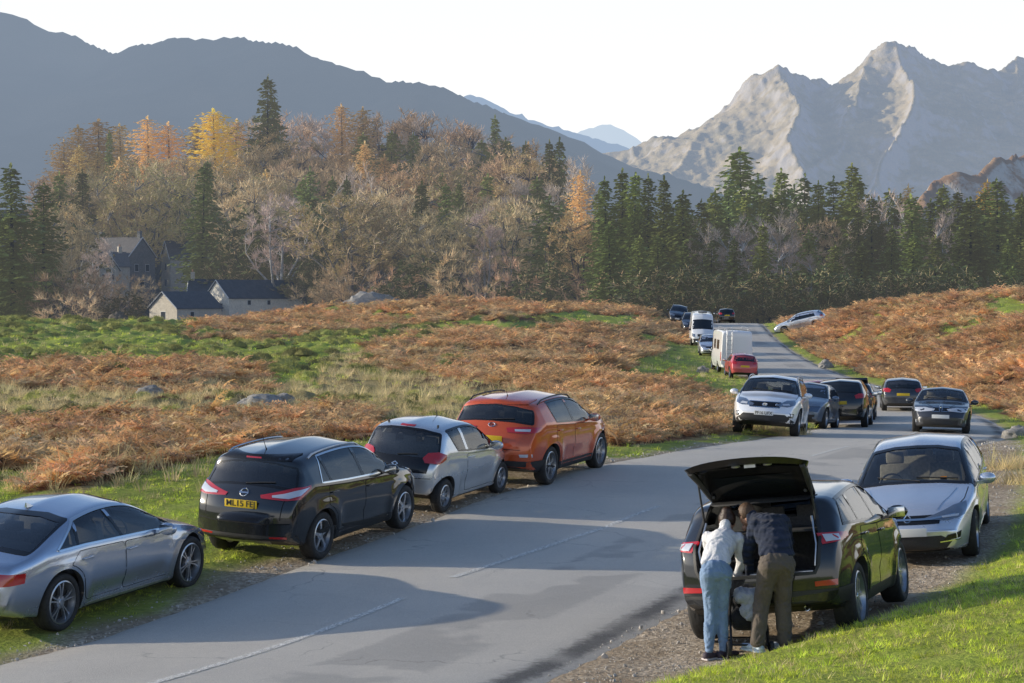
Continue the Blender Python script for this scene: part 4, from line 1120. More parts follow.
# --- black SUV with its tailgate up
def open_suv():
    S = dict(name='parked_car', L=4.37, W=1.90, wr=.37, xr=.84, xf=3.50, paint=P_black,
      top=[(0,.50),(.0,.74),(.03,.92),(.08,1.04),(.18,1.16),(.40,1.38),(.44,1.50),(.60,1.53),(1.1,1.575),(1.8,1.62),(2.25,1.61),(2.60,1.50),(3.12,1.20),(3.32,1.13),(3.85,1.08),(4.18,.97),(4.32,.75),(4.37,.56)],
      bot=[(0,.48),(.08,.38),(.35,.29),(.9,.24),(3.5,.23),(4.1,.27),(4.30,.34),(4.37,.46)],
      belt=[(0,1.00),(.6,1.14),(1.6,1.10),(2.6,1.065),(3.3,1.04),(4.0,.93),(4.37,.70)],
      plan=[(0,.88),(.12,.94),(.5,.98),(1.0,1.0),(3.4,1.0),(3.9,.97),(4.22,.87),(4.37,.76)], lean=.44, rr=.12, gap=.125,
      cabin=(.16,3.15), floor=.62, dlo_x=(.55,3.3), dlo_rear=(.55,.78), pillars=[(1.16,1.20,.07),(2.06,2.02,.07)], frame='black', privacy=0,
      screen=(1.22,1.54), screen_x=2.2, rearwin=None, rear_x=.9, seat_x=2.30, rear_seat_x=1.45, dash_x=2.95, mirror_x=2.76, mirror_z=.07, cf=.34, cr=.20,
      boot_hole=[(-.60,.72),(.60,.72),(.64,.80),(.66,1.05),(.60,1.30),(.56,1.455),(-.56,1.455),(-.60,1.30),(-.66,1.05),(-.64,.80)],
      doors=[(2.10,3.06,2.08,2.98,False),(1.28,2.07,1.14,2.05,True)], tw=.245, rimr=.74, flare=.035, clad=.34, scallop=.55, handle_drop=.11)
    c = Car(S); S['floor'] = .46; std(c, (10, False, .026, M['alloy'], 5))
    c.corner('tail_lamp', [(-.10,.99),(.30,1.03),(.32,1.085),(-.10,1.10)], M['red_lamp'], -1)
    c.corner('lamp_lens', [(-.06,1.01),(.10,1.02),(.10,1.075),(-.06,1.08)], M['clear_lamp'], -1, .018)
    c.corner('headlight', [(-.36,.90),(.05,.90),(.34,1.0),(.05,.98),(-.36,.95)], M['head_lamp'], 1)
    c.end_patch('bumper', [(-.88,.38),(.88,.38),(.90,.54),(.6,.50),(-.6,.50),(-.90,.54)], M['black'], -1, off=.008)
    lamp(c, -1, [(.82,.575),(.82,.635),(.60,.625),(.60,.575)], M['red_lamp'], 'reflector', off=.014)
    # load space: lip, trim, parcel shelf rail
    MB().box((c.X(.20), 0, .725), (.14, 1.16, .02)).build('load_sill', M['alloy'], c.root, bevel=.004)
    MB().box((c.X(.80), 0, 1.13), (.70, 1.20, .03)).build('parcel_shelf', M['interior'], c.root, bevel=.008)
    hole = [(-.61,.71),(.61,.71),(.655,.80),(.675,1.05),(.61,1.31),(.57,1.47),(-.57,1.47),(-.61,1.31),(-.675,1.05),(-.655,.80)]
    c.end_stroke('door_seal', hole, .03, M['black'], -1, closed=True, off=.008)
    for sd in (1, -1):
        MB().tube([(c.X(.16), sd*.60, .78), (c.X(.18), sd*.63, 1.0), (c.X(.36), sd*.57, 1.28)], .012, 6).build('boot_trim', M['alloy'], c.root)
    # raised tailgate: outer skin, inner panel, window, struts
    hx, hz = c.X(.60), 1.555; up = math.radians(34)
    def tg(u, y, d):    # u along the gate from hinge to lower edge, d = outward depth
        # curved profile of the closed gate: glass part then a kink to the lower panel
        U = [0, .52, .66, .98]; A = [0, 0, -.02, -.20]; o = np.interp(u, U, A)
        x = -u*math.cos(up) + (o+d)*math.sin(up)*-1; z = u*math.sin(up) + (o+d)*math.cos(up)
        return Vector((hx+x, y, hz+z))
    us = np.r_[np.linspace(0, .52, 6), np.linspace(.56, .70, 4), np.linspace(.76, .90, 4)]; yn = np.linspace(-1, 1, 15); vv = []; 
    def wd(u): return float(np.interp(u, [0, .5, .66, .80, .92], [.58, .61, .66, .66, .62]))
    for lay, dd in ((0, .03), (1, -.055)):
        for u in us:
            for t in yn:
                e = 1-abs(t)**6; vv.append(tg(u + (0 if lay == 0 else (.0)), t*wd(u)*(1 if lay == 0 else .95), dd*(e if lay == 0 else 1) - .06*t*t))
    nu, nyy = len(us), len(yn); ff = []
    for lay in (0, 1):
        b = lay*nu*nyy
        for i in range(nu-1):
            for k in range(nyy-1):
                q = (b+i*nyy+k, b+i*nyy+k+1, b+(i+1)*nyy+k+1, b+(i+1)*nyy+k); ff.append(q if lay else q[::-1])
    b = nu*nyy
    for i in range(nu-1):
        for k in (0, nyy-1): ff.append((i*nyy+k, (i+1)*nyy+k, b+(i+1)*nyy+k, b+i*nyy+k))
    for k in range(nyy-1):
        for i in (0, nu-1): ff.append((i*nyy+k, i*nyy+k+1, b+i*nyy+k+1, b+i*nyy+k))
    mb = MB(); mb.add(vv, ff); gate = mb.build('tailgate', M['gloss'], c.root, deg=40)
    mb = MB(); mb.add([tg(u, y, -.062-.06*(y/.75)**2) for u, y in ((.10, -.46), (.10, .46), (.48, .50), (.48, -.50))], [(0, 1, 2, 3)]); mb.build('rear_window', M['darkglass'], gate)
    mb = MB()
    for y in (-.24, .10): mb.ball(tg(.80, y, -.065), (.035, .05, .02), 8, 6)
    mb.box(tg(.76, -.05, -.07), (.05, .12, .03)); mb.build('latch', M['alloy'], gate)
    mb = MB(); mb.tube([tg(.10, -.55, -.08), tg(.50, -.58, -.13), tg(.85, -.60, -.11)], .03, 8); mb.build('gate_trim', M['interior'], gate); MB().tube([tg(.10, .55, -.08), tg(.50, .58, -.13), tg(.85, .60, -.11)], .03, 8).build('gate_trim', M['interior'], gate)
    sw = [tg(.02, -.56, .06), tg(-.10, -.54, .03)]
    for sd in (1, -1):
        MB().tube([tg(.42, sd*.60, -.10), Vector((c.X(.42), sd*.60, 1.22))], [.010, .014], 8).build('strut', M['black'], c.root)
        MB().tube([tg(.02, sd*.50, -.03), Vector((c.X(.50), sd*.50, 1.545))], .018, 6).build('hinge', M['black'], c.root)
    c.side_stroke('sill_trim', [(1.26,.34),(3.06,.33)], .10, M['black'], off=.007)
    MB().lathe([(.030, 0), (.030, .10), (.022, .10), (.022, .02)], 16, 'x', (c.X(.02), -.50, .36)).build('exhaust_pipe', M['chrome'], c.root)
    MB().lathe([(.030, 0), (.030, .10), (.022, .10), (.022, .02)], 16, 'x', (c.X(.02), .50, .36)).build('exhaust_pipe', M['chrome'], c.root)
    c.finish('black SUV with raised tailgate, parked on the gravel beside the two bending people'); return c
# --- pale silver hatchback facing us
def facing_hatch():
    S = dict(name='parked_car', L=4.37, W=1.81, wr=.325, xr=.80, xf=3.46, paint=P_palesilver,
      top=[(0,.48),(.0,.68),(.04,.86),(.12,1.0),(.24,1.14),(.42,1.34),(.60,1.42),(1.1,1.475),(1.7,1.485),(2.1,1.45),(2.45,1.33),(3.16,.99),(3.34,.935),(3.85,.85),(4.12,.75),(4.30,.60),(4.37,.47)],
      bot=[(0,.44),(.08,.32),(.35,.22),(.9,.17),(3.5,.165),(4.05,.18),(4.28,.22),(4.37,.38)],
      belt=[(0,.88),(.5,1.02),(.9,1.01),(1.6,.95),(2.6,.90),(3.3,.86),(3.9,.77),(4.37,.60)],
      plan=[(0,.84),(.12,.92),(.5,.975),(1.0,1.0),(3.3,1.0),(3.85,.965),(4.15,.87),(4.37,.72)], lean=.46, rr=.12, gap=.105,
      cabin=(.45,3.12), floor=.30, dlo_x=(.75,3.3), dlo_rear=(.78,.92), pillars=[(1.20,1.14,.05),(2.04,1.98,.06)], frame='black', privacy=0,
      screen=(1.01,1.40,.06), screen_x=2.1, rearwin=(1.05,1.34,.06), rear_x=.9, seat_x=2.20, rear_seat_x=1.35, dash_x=2.86, mirror_x=2.72, mirror_z=.08, cf=.38, cr=.22,
      doors=[(2.06,3.04,2.06,2.98,False),(1.22,2.03,1.06,2.03,True)], tw=.215, rimr=.70, flare=.02, scallop=.40)
    c = Car(S); std(c, (5, True, .034, M['alloy'], 5), seatmat=M['seat_pale'])
    c.corner('headlight', [(-.40,.635),(-.12,.62),(.14,.66),(.34,.80),(.10,.775),(-.20,.71),(-.40,.66)], M['head_lamp'], 1)
    c.corner('lamp_lens', [(-.20,.645),(.02,.65),(.05,.675),(-.20,.665)], M['clear_lamp'], 1, .018)
    c.corner('tail_lamp', [(-.36,.88),(.10,.86),(.26,.98),(-.1,.97),(-.36,.93)], M['red_lamp'], -1)
    c.end_patch('grille', [(-.42,.59),(.42,.59),(.44,.665),(.34,.695),(-.34,.695),(-.44,.665)], M['gloss'], 1, off=.006)
    c.end_stroke('grille_bar', [(-.62,.675),(-.3,.645),(.3,.645),(.62,.675)], .022, M['chrome'], 1, off=.016)
    for z in (.61, .625): pass
    c.end_patch('lower_grille', [(-.50,.27),(.50,.27),(.58,.36),(.44,.44),(-.44,.44),(-.58,.36)], M['black'], 1, off=.006)
    c.corner('fog_lamp', [(-.30,.37),(-.04,.39),(.0,.47),(-.24,.44)], M['gloss'], 1, .010)
    c.corner('fog_lamp_trim', [(-.34,.345),(-.02,.365),(-.02,.38),(-.34,.36)], M['chrome'], 1, .014)
    c.end_stroke('bumper_trim', [(-.80,.245),(-.4,.225),(.4,.225),(.80,.245)], .018, M['chrome'], 1, off=.012)
    c.badge(1, .66, .09, .08)
    c.plate('', 1, .50, M['wplate'])
    pts = [[(s_*.62, y) for y in ()] for s_ in (1,)]
    for sd in (1, -1):
        line = [(c.X(3.22), sd*.60), (c.X(3.6), sd*.52), (c.X(4.05), sd*.38)]
        c.project('bonnet_crease', stroke2d(line, .012), 'z', 1, c.P, off=.006)
        c.project('bonnet_gap', stroke2d([(c.X(3.14), sd*.76), (c.X(3.6), sd*.73), (c.X(4.0), sd*.62), (c.X(4.16), sd*.44)], .012), 'z', 1, M['seam'], off=.0015, skirt=False)
    l, n = c.sf.proj('x', 1, (.42, 1.02)); MB().box(l+Vector((-.03, 0, 0)), (.004, .09, .07)).build('windscreen_sticker', M['amber_lamp'], c.root)
    c.side_stroke('sill_trim', [(1.22,.235),(3.04,.225)], .03, c.P, off=.012)
    c.finish('pale silver hatchback facing the camera, parked beyond the black SUV on the grass edge'); return c
# --- pale silver large SUV facing us, on the verge
def facing_suv():
    S = dict(name='parked_car', L=4.69, W=1.885, wr=.37, xr=.98, xf=3.68, paint=P_whitesilver,
      top=[(0,.52),(.0,.74),(.04,.94),(.12,1.12),(.28,1.38),(.40,1.58),(.60,1.64),(1.2,1.69),(2.1,1.69),(2.55,1.62),(2.8,1.54),(3.36,1.19),(3.55,1.12),(4.15,1.04),(4.45,.93),(4.62,.72),(4.69,.56)],
      bot=[(0,.48),(.08,.36),(.35,.28),(.9,.24),(3.6,.24),(4.3,.27),(4.60,.34),(4.69,.44)],
      belt=[(0,1.0),(.5,1.14),(1.6,1.10),(2.8,1.05),(3.5,1.02),(4.2,.92),(4.69,.70)],
      plan=[(0,.86),(.12,.93),(.5,.975),(1.0,1.0),(3.6,1.0),(4.15,.97),(4.5,.87),(4.69,.76)], lean=.40, rr=.12, gap=.115,
      cabin=(.40,3.34), floor=.42, dlo_x=(.70,3.5), dlo_rear=(.72,.78), pillars=[(1.16,1.12,.06),(2.26,2.20,.07)], frame='black', privacy=1,
      screen=(1.21,1.58), screen_x=2.5, rearwin=(1.16,1.52), rear_x=.9, seat_x=2.45, rear_seat_x=1.55, dash_x=3.08, mirror_x=2.95, mirror_z=.10, cf=.32, cr=.18,
      doors=[(2.28,3.26,2.28,3.18,False),(1.40,2.25,1.26,2.25,True)], tw=.235, rimr=.70, flare=.03, clad=.36, scallop=.56)
    c = Car(S); std(c, (6, False, .045, M['alloy'], 5))
    c.corner('headlight', [(-.36,.80),(-.10,.79),(.18,.85),(.34,.99),(.05,.965),(-.22,.88),(-.36,.84)], M['head_lamp'], 1)
    c.corner('lamp_lens', [(-.20,.82),(.0,.83),(.0,.88),(-.18,.86)], M['clear_lamp'], 1, .018)
    c.corner('tail_lamp', [(-.24,.98),(.16,1.0),(.24,1.14),(-.2,1.12)], M['red_lamp'], -1)
    c.end_patch('grille', [(-.40,.76),(.40,.76),(.46,.86),(.42,.90),(-.42,.90),(-.46,.86)], M['gloss'], 1, off=.008)
    c.end_stroke('grille_surround', [(-.40,.755),(.40,.755),(.465,.86),(.42,.905),(-.42,.905),(-.465,.86)], .018, M['chrome'], 1, closed=True, off=.014)
    l = c.sf.proj('x', 1, (0, .835))[0]; c.badge(1, .835, .13, .07); c.text('badge_lettering', 'KIA', l+Vector((.014, 0, 0)), .045, 1, M['chrome'], c.root)
    c.end_patch('bumper', [(-.60,.30),(.60,.30),(.80,.40),(.56,.58),(-.56,.58),(-.80,.40)], M['black'], 1, off=.008)
    for sd in (1, -1):
        c.project('bonnet_gap', stroke2d([(c.X(3.34), sd*.80), (c.X(3.9), sd*.78), (c.X(4.36), sd*.62)], .012), 'z', 1, M['seam'], off=.0015, skirt=False)
    c.corner('fog_lamp', [(-.18,.50),(.06,.51),(.08,.62),(-.12,.62)], M['gloss'], 1, .012)
    c.corner('lamp_lens', [(-.08,.53),(.02,.53),(.02,.60),(-.08,.60)], M['clear_lamp'], 1, .018)
    c.plate('PF16 UFX', 1, .60, M['wplate']); c.rails(.8, 2.6, M['alloy'], h=.06)
    c.finish('pale silver SUV with black grille facing the camera on the grass verge'); return c
# --- dark saloon facing us on the right
def facing_saloon():
    S = dict(name='oncoming_car', L=4.55, W=1.80, wr=.33, xr=.98, xf=3.74, paint=P_bmw,
      top=[(0,.50),(.0,.70),(.04,.90),(.12,1.02),(.6,1.06),(.95,1.13),(1.35,1.33),(1.7,1.40),(2.2,1.42),(2.5,1.39),(2.75,1.32),(3.30,1.01),(3.5,.95),(4.1,.87),(4.38,.76),(4.50,.60),(4.55,.48)],
      bot=[(0,.44),(.08,.32),(.35,.24),(.9,.18),(3.6,.17),(4.2,.18),(4.46,.22),(4.55,.38)],
      belt=[(0,.86),(.5,.96),(1.6,.94),(2.8,.90),(3.5,.87),(4.1,.80),(4.55,.62)],
      plan=[(0,.86),(.12,.93),(.5,.975),(1.0,1.0),(3.6,1.0),(4.1,.96),(4.4,.87),(4.55,.76)], lean=.50, rr=.12, gap=.10,
      cabin=(1.0,3.28), floor=.30, dlo_x=(1.0,3.4), dlo_rear=(1.0,1.4), pillars=[(1.40,1.46,.05),(2.30,2.24,.06)], frame='black', privacy=0,
      screen=(1.035,1.335), screen_x=2.4, rearwin=(1.15,1.33,.09), rear_x=1.6, seat_x=2.40, rear_seat_x=1.60, dash_x=3.02, mirror_x=2.90, mirror_z=.07, cf=.30, cr=.20,
      doors=[(2.32,3.22,2.32,3.14,False),(1.42,2.29,1.30,2.29,True)], tw=.215, rimr=.70, flare=.02, scallop=.40)
    c = Car(S); std(c, (5, True, .034, M['alloy'], 5), seatmat=M['seat_pale'])
    c.corner('headlight', [(-.42,.68),(-.1,.65),(.16,.67),(.24,.77),(-.1,.785),(-.42,.74)], M['clear_lamp'], 1)
    c.corner('tail_lamp', [(-.30,.80),(.12,.80),(.18,.93),(-.30,.95)], M['red_lamp'], -1)
    for sd in (1, -1):
        c.end_patch('grille', [(sd*.03,.66),(sd*.24,.67),(sd*.27,.76),(sd*.22,.79),(sd*.05,.79)][::sd], M['gloss'], 1, off=.010)
        c.end_stroke('grille_surround', [(sd*.03,.66),(sd*.24,.67),(sd*.27,.76),(sd*.22,.79),(sd*.05,.79)], .016, M['chrome'], 1, closed=True, off=.016)
        c.end_patch('fog_lamp', [(sd*.60,.33),(sd*.74,.33),(sd*.74,.42),(sd*.60,.42)][::sd], M['clear_lamp'], 1, off=.012)
        c.project('bonnet_crease', stroke2d([(c.X(3.4), sd*.52), (c.X(3.9), sd*.40), (c.X(4.3), sd*.24)], .02), 'z', 1, c.P, off=.008)
    c.badge(1, .83, .08, .08)
    c.end_patch('lower_grille', [(-.50,.27),(.50,.27),(.54,.42),(-.54,.42)], M['black'], 1, off=.008)
    c.plate('', 1, .52, M['wplate'])
    c.finish('dark grey saloon with twin-oval grille driving toward the camera on the right'); return c
# --- far cars, one general hatch / saloon / tall body each
def far_hatch(name, P, label, L=4.1, W=1.75, H=1.48, rails=False, gate=False, belt_up=0, suv=False, wheelmat=None, group=None):
    k = H-1.48; e = L-4.1; g = .06 if suv else 0
    def zz(z): return z + (k*min(1, max(0, (z-.3)/.9)))
    def xx(x): return x*(L/4.1)
    top = [(xx(a), zz(b)) for a, b in [(0,.48),(.0,.70),(.04,.88),(.12,1.0),(.22,1.16),(.38,1.36),(.55,1.42),(1.1,1.475),(1.7,1.48),(2.1,1.44),(2.4,1.33),(3.0,1.0),(3.2,.95),(3.65,.86),(3.9,.75),(4.05,.60),(4.1,.48)]]
    bot = [(xx(a), b+g) for a, b in [(0,.44),(.08,.32),(.35,.22),(.9,.18),(3.3,.17),(3.85,.18),(4.02,.24),(4.1,.38)]]
    belt = [(xx(a), zz(b)) for a, b in [(0,.88),(.5,1.0),(1.6,.95),(2.6,.91),(3.2,.87),(3.7,.78),(4.1,.60)]]
    plan = [(xx(a), b) for a, b in [(0,.85),(.12,.93),(.5,.98),(1.0,1.0),(3.1,1.0),(3.6,.965),(3.9,.88),(4.1,.76)]]
    S = dict(name=name, L=L, W=W, wr=.32+g*.6, xr=xx(.78), xf=xx(3.25), paint=P, top=top, bot=bot, belt=belt, plan=plan, lean=.44, rr=.12, gap=.105,
      dlo_x=(xx(.70), xx(3.1)), dlo_rear=(xx(.74), xx(.86)), pillars=[(xx(1.12), xx(1.08), .06), (xx(1.95), xx(1.90), .06)], frame='black',
      screen=(zz(1.025), zz(1.40)), screen_x=xx(2.1), rearwin=(zz(1.06), zz(1.36)), rear_x=.9, mirror_x=xx(2.6), cf=.32, cr=.22, clad=.34 if suv else None,
      doors=[(xx(1.97), xx(2.88), xx(1.97), xx(2.82), False), (xx(1.20), xx(1.93), xx(1.05), xx(1.93), True)], flare=.022, scallop=.42)
    if gate: S['rearwin'] = None; S['boot_hole'] = [(-.52,.68),(.52,.68),(.58,1.0),(.50,zz(1.36)),(-.50,zz(1.36)),(-.58,1.0)]; S['cabin'] = (xx(.2), xx(2.95)); S['floor'] = .5
    c = Car(S, detail=gate)
    if gate: c.make_body(); c.glass(); c.doors(); c.wheels((5, False, .05, wheelmat or M['alloy'], 5)); c.mirrors()
    else: std(c, (5, False, .05, wheelmat or M['alloy'], 5))
    zt = zz(.90)
    c.corner('tail_lamp', [(-.22,zt-.04),(.12,zt-.02),(.24,zt+.10),(-.05,zt+.13),(-.22,zt+.06)], M['red_lamp'], -1)
    c.corner('headlight', [(-.34,zz(.66)),(.08,zz(.68)),(.30,zz(.81)),(0,zz(.80)),(-.34,zz(.72))], M['head_lamp'], 1)
    c.end_patch('grille', [(-.36,zz(.62)),(.36,zz(.62)),(.40,zz(.72)),(-.40,zz(.72))], M['gloss'], 1, off=.010)
    c.end_patch('lower_grille', [(-.50,.28+g),(.50,.28+g),(.54,.42+g),(-.54,.42+g)], M['black'], 1, off=.010)
    c.plate('', 1, .50+g, M['wplate']); c.plate('', -1, zz(.76), M['yplate'])
    if rails: c.rails(xx(.7), xx(2.3), M['alloy'], h=.05)
    if gate:
        hx, hz, up = c.X(xx(.5)), zz(1.42), math.radians(14)
        def q(u, y, d): return Vector((hx-u*math.cos(up)-d*math.sin(up)*-1, y, hz+u*math.sin(up)+d*math.cos(up)))
        mb = MB(); vs = [q(u, y, d - .15*max(0, u-.6)) for d in (.03, -.05) for u in (0, .3, .6, .9) for y in (-.58, -.3, 0, .3, .58)]
        fs = []
        for b in (0, 20):
            for i in range(3):
                for j in range(4): fs.append((b+i*5+j, b+i*5+j+1, b+(i+1)*5+j+1, b+(i+1)*5+j))
        for i in range(3):
            for j in (0, 4): fs.append((i*5+j, (i+1)*5+j, 20+(i+1)*5+j, 20+i*5+j))
        for j in range(4):
            for i in (0, 3): fs.append((i*5+j, i*5+j+1, 20+i*5+j+1, 20+i*5+j))
        mb.add(vs, fs); t = mb.build('tailgate', P, c.root)
        for sd in (1, -1): MB().tube([q(.4, sd*.54, -.05), Vector((hx, sd*.54, hz-.3))], .012, 6).build('strut', M['black'], c.root)
    c.finish(label, 'car', group); return c
HD = 22.5
fastback().place(58, 633, HD-.5, 'rr')
crossover().place(318, 559, HD+.5, 'rr')
small_hatch().place(441, 512, HD+1, 'rr')
red_suv().place(547, 486, HD+.5, 'rr')
open_suv().place(858, 636, HD-1.0, 'rr')
facing_hatch().place(974, 555, HD+180-5, 'fl')
facing_suv().place(736, 434, HD+180-9, 'fr')
facing_saloon().place(world=(13.6, 57.5), head=HD+180-8)
far_hatch('parked_car', P_blue, 'grey-blue hatchback parked directly behind the pale silver SUV on the verge', 4.0, 1.72, 1.48).place(world=(9.5, 58.6), head=HD+180-4)
far_hatch('parked_car', P_black, 'dark people carrier seen from behind between grey-blue hatchback and car with open boot', 4.5, 1.84, 1.66, suv=True).place(world=(11.4, 62.3), head=HD-8)
far_hatch('parked_car', P_pink, 'red car mostly hidden behind the dark people carrier on the verge', 4.1, 1.74, 1.52).place(world=(11.35, 67.6), head=HD+180-6)
far_hatch('parked_car', P_black, 'small black hatchback with its boot open at the road edge', 3.9, 1.70, 1.47, gate=True).place(world=(13.1, 69.5), head=HD-10)
far_hatch('braking_car', P_bmw, 'dark car driving away with red lights showing, beside the oncoming grey saloon', 4.3, 1.80, 1.40).place(world=(16.6, 77.5), head=10)
far_hatch('parked_car', P_pink, 'faded red small SUV parked close behind the white camper van', 4.1, 1.76, 1.56, suv=True).place(world=(14.0, 111.5), head=0)
far_hatch('parked_car', P_palesilver, 'silver car facing the camera parked just in front of tall white van', 4.3, 1.78, 1.55).place(world=(15.1, 139), head=184)
far_hatch('parked_car', P_silver, 'small silver car squeezed between camper van and silver car', 3.8, 1.66, 1.45).place(world=(15.5, 132), head=184)
far_hatch('parked_car', P_bmw, 'dark four-wheel drive parked behind the tall white van', 4.5, 1.85, 1.75, suv=True, rails=True).place(world=(15.9, 162), head=184)
far_hatch('parked_car', P_bmw, 'farthest grey four-wheel drive in the parked row left of the road', 4.6, 1.88, 1.80, suv=True, rails=True).place(world=(15.6, 172), head=186)
far_hatch('driving_car', P_black, 'black car on the crest of the road before dark trees', 4.3, 1.78, 1.50).place(world=(21.4, 183), head=0)
far_hatch('parked_car', P_palesilver, 'pale silver estate car parked sideways in bracken right of the road', 4.7, 1.82, 1.50, rails=True).place(world=(25.6, 161), head=-74)
def van(camper):
    if camper:
        S = dict(name='camper_van', L=6.0, W=2.15, wr=.34, xr=1.7, xf=4.95, paint=P_white,
          top=[(0,.7),(.0,2.6),(.08,2.72),(.4,2.78),(4.6,2.78),(5.0,2.5),(5.25,1.75),(5.45,1.35),(5.85,1.1),(6.0,.75)],
          bot=[(0,.40),(.3,.34),(5.5,.26),(5.9,.3),(6,.45)], belt=[(0,1.3),(4.5,1.3),(5.4,1.2),(6,.8)], plan=[(0,.96),(.3,1),(4.5,1),(5.4,.93),(6,.8)], lean=.05, rr=.12, gap=.30,
          dlo_x=(4.2, 5.2), dlo_rear=(4.2, 4.2), pillars=[], frame='black', screen=(1.42, 2.2), screen_x=4.0, rearwin=None, rear_x=.9, mirror_x=5.05, cf=.2, cr=.06,
          doors=[(4.1,5.0,4.1,5.0,False)], tw=.22, flare=.01, scallop=.4)
    else:
        S = dict(name='parked_van', L=5.9, W=2.0, wr=.35, xr=1.2, xf=4.95, paint=P_white,
          top=[(0,.7),(.0,2.4),(.10,2.55),(.5,2.62),(4.3,2.60),(4.7,2.45),(5.15,1.55),(5.35,1.32),(5.75,1.12),(5.9,.75)],
          bot=[(0,.40),(.3,.30),(5.3,.24),(5.8,.28),(5.9,.42)], belt=[(0,1.3),(4.5,1.3),(5.2,1.22),(5.9,.8)], plan=[(0,.94),(.3,1),(4.5,1),(5.3,.95),(5.9,.82)], lean=.10, rr=.16, gap=.30,
          dlo_x=(4.0, 5.1), dlo_rear=(4.0, 4.0), pillars=[], frame='black', screen=(1.42, 2.15), screen_x=3.9, rearwin=(1.45, 2.1, .2), rear_x=.9, mirror_x=4.95, cf=.25, cr=.08,
          doors=[(4.0,5.0,4.0,5.0,False)], tw=.22, flare=.015, scallop=.5)
    c = Car(S, detail=False); c.make_body(); c.glass(); c.doors(); c.wheels((6, False, .06, M['alloy'], 5)); c.mirrors(M['black'])
    c.corner('headlight', [(-.25,.78),(.1,.8),(.2,1.05),(-.15,1.0)], M['head_lamp'], 1); c.corner('tail_lamp', [(.0,.8),(.14,.8),(.14,1.35),(.0,1.35)], M['red_lamp'], -1)
    c.end_patch('grille', [(-.4,.82),(.4,.82),(.42,1.0),(-.42,1.0)], M['black'], 1, off=.01); c.end_patch('bumper', [(-.85,.35),(.85,.35),(.9,.62),(-.9,.62)], M['black'], 1, off=.012)
    c.plate('', 1, .62, M['wplate']); c.plate('', -1, .75, M['yplate'])
    if camper:
        mb = MB(); x = c.X(-.09)
        for y in (.35, .68): mb.tube([(x, y, .9), (x, y, 2.7), (x+.2, y, 2.95), (x+.5, y, 2.95)], .018, 6)
        for z in np.arange(1.0, 2.7, .28): mb.tube([(x, .35, z), (x, .68, z)], .015, 6)
        mb.build('ladder', M['alloy'], c.root)
        mb = MB(); 
        for y in (-.75, .75): mb.tube([(c.X(.5), y, 2.78), (c.X(.5), y, 2.92), (c.X(3.6), y, 2.92), (c.X(3.6), y, 2.78)], .018, 6)
        mb.build('roof_rack', M['alloy'], c.root)
        c.side_patch('side_window', [(1.2,1.5),(2.3,1.5),(2.3,2.1),(1.2,2.1)], M['darkglass'], off=.008); c.side_patch('side_window', [(2.8,1.5),(3.7,1.5),(3.7,2.1),(2.8,2.1)], M['darkglass'], off=.008)
        c.finish('white camper van with rear ladder parked left of the road ahead of faded red car', 'camper van')
    else:
        MB().box((c.X(3.9), 0, 2.68), (.5, .7, .10)).build('roof_vent', M['black'], c.root, bevel=.02)
        c.finish('tall white van facing the camera in the parked row near road crest', 'van')
    return c
van(True).place(world=(14.35, 119.5), head=-1)
van(False).place(world=(15.6, 150), head=184)
# ---------------------------------------------------------------- people
def grow(name, chains, mat, parent, vox=.012, smooth=6, balls=(), wrinkle=0):
    mb = MB()
    for ch in chains:
        for i, (p, r) in enumerate(ch):
            rr = r if isinstance(r, tuple) else (r, r, r); mb.ball(p, rr, 14, 10)
            if i: 
                q, s_ = ch[i-1]; a, b = Vector(q), Vector(p); n = max(2, int((b-a).length/.03))
                for k in range(1, n):
                    t = k/n; r0 = s_ if isinstance(s_, tuple) else (s_,)*3; mb.ball(a.lerp(b, t), tuple(r0[j]*(1-t)+rr[j]*t for j in range(3)), 14, 10)
    for p, r in balls: mb.ball(p, r, 16, 12)
    me = bpy.data.meshes.new(name); me.from_pydata(mb.v, [], mb.f); me.update()
    o = bpy.data.objects.new(name, me); COL.objects.link(o)
    m = o.modifiers.new('r', 'REMESH'); m.mode = 'VOXEL'; m.voxel_size = vox; m.use_smooth_shade = True
    m = o.modifiers.new('s', 'SMOOTH'); m.factor = .5; m.iterations = smooth
    dg = bpy.context.evaluated_depsgraph_get(); nm = bpy.data.meshes.new_from_object(o.evaluated_get(dg)); bpy.data.objects.remove(o)
    if wrinkle:
        from mathutils import noise as mn
        for v_ in nm.vertices:
            p = v_.co; q = Vector((p.x*9, p.y*9, p.z*6+2*mn.noise(p*5))); v_.co = p + v_.normal*wrinkle*(1.6*(abs(mn.noise(q))-.25)+.6*mn.noise(q*2.7))
    nm.materials.clear(); nm.materials.append(mat); nm.polygons.foreach_set('use_smooth', np.ones(len(nm.polygons), bool))
    return link(bpy.data.objects.new(name, nm), parent)
def cloth(name, col, wave=None, var=.2, folds=.5, stripe=None):
    m, nt = newmat(name); f = noise(nt, 9, 4, .6, obj=True); f2 = noise(nt, 160, 2, .6, obj=True)
    c = mixc(nt, ramp(nt, f, [(.3, 0.0), (.7, 1.0)]), tuple(x*(1-var) for x in col), tuple(min(1, x*(1+var)) for x in col)); c = mixc(nt, .2, c, ramp(nt, f2, [(.3, tuple(x*.6 for x in col)), (.7, tuple(x*1.3 for x in col))]))
    if wave:
        w_ = N(nt, 'ShaderNodeTexWave', Scale=wave, Distortion=1.5, bands_direction='Z'); nt.links.new(N(nt, 'ShaderNodeTexCoord').outputs['Object'], w_.inputs['Vector']); h = w_.outputs['Fac']; nb = bump(nt, h, .6, .03)
    else: nb = bump(nt, f, folds, .05)
    out(nt, princ(nt, c, .85, 0, .2, normal=nb, sheen=.1)); return m
M['skin'] = simple('skin', (.50, .27, .18), .5, nscale=20, var=.12)
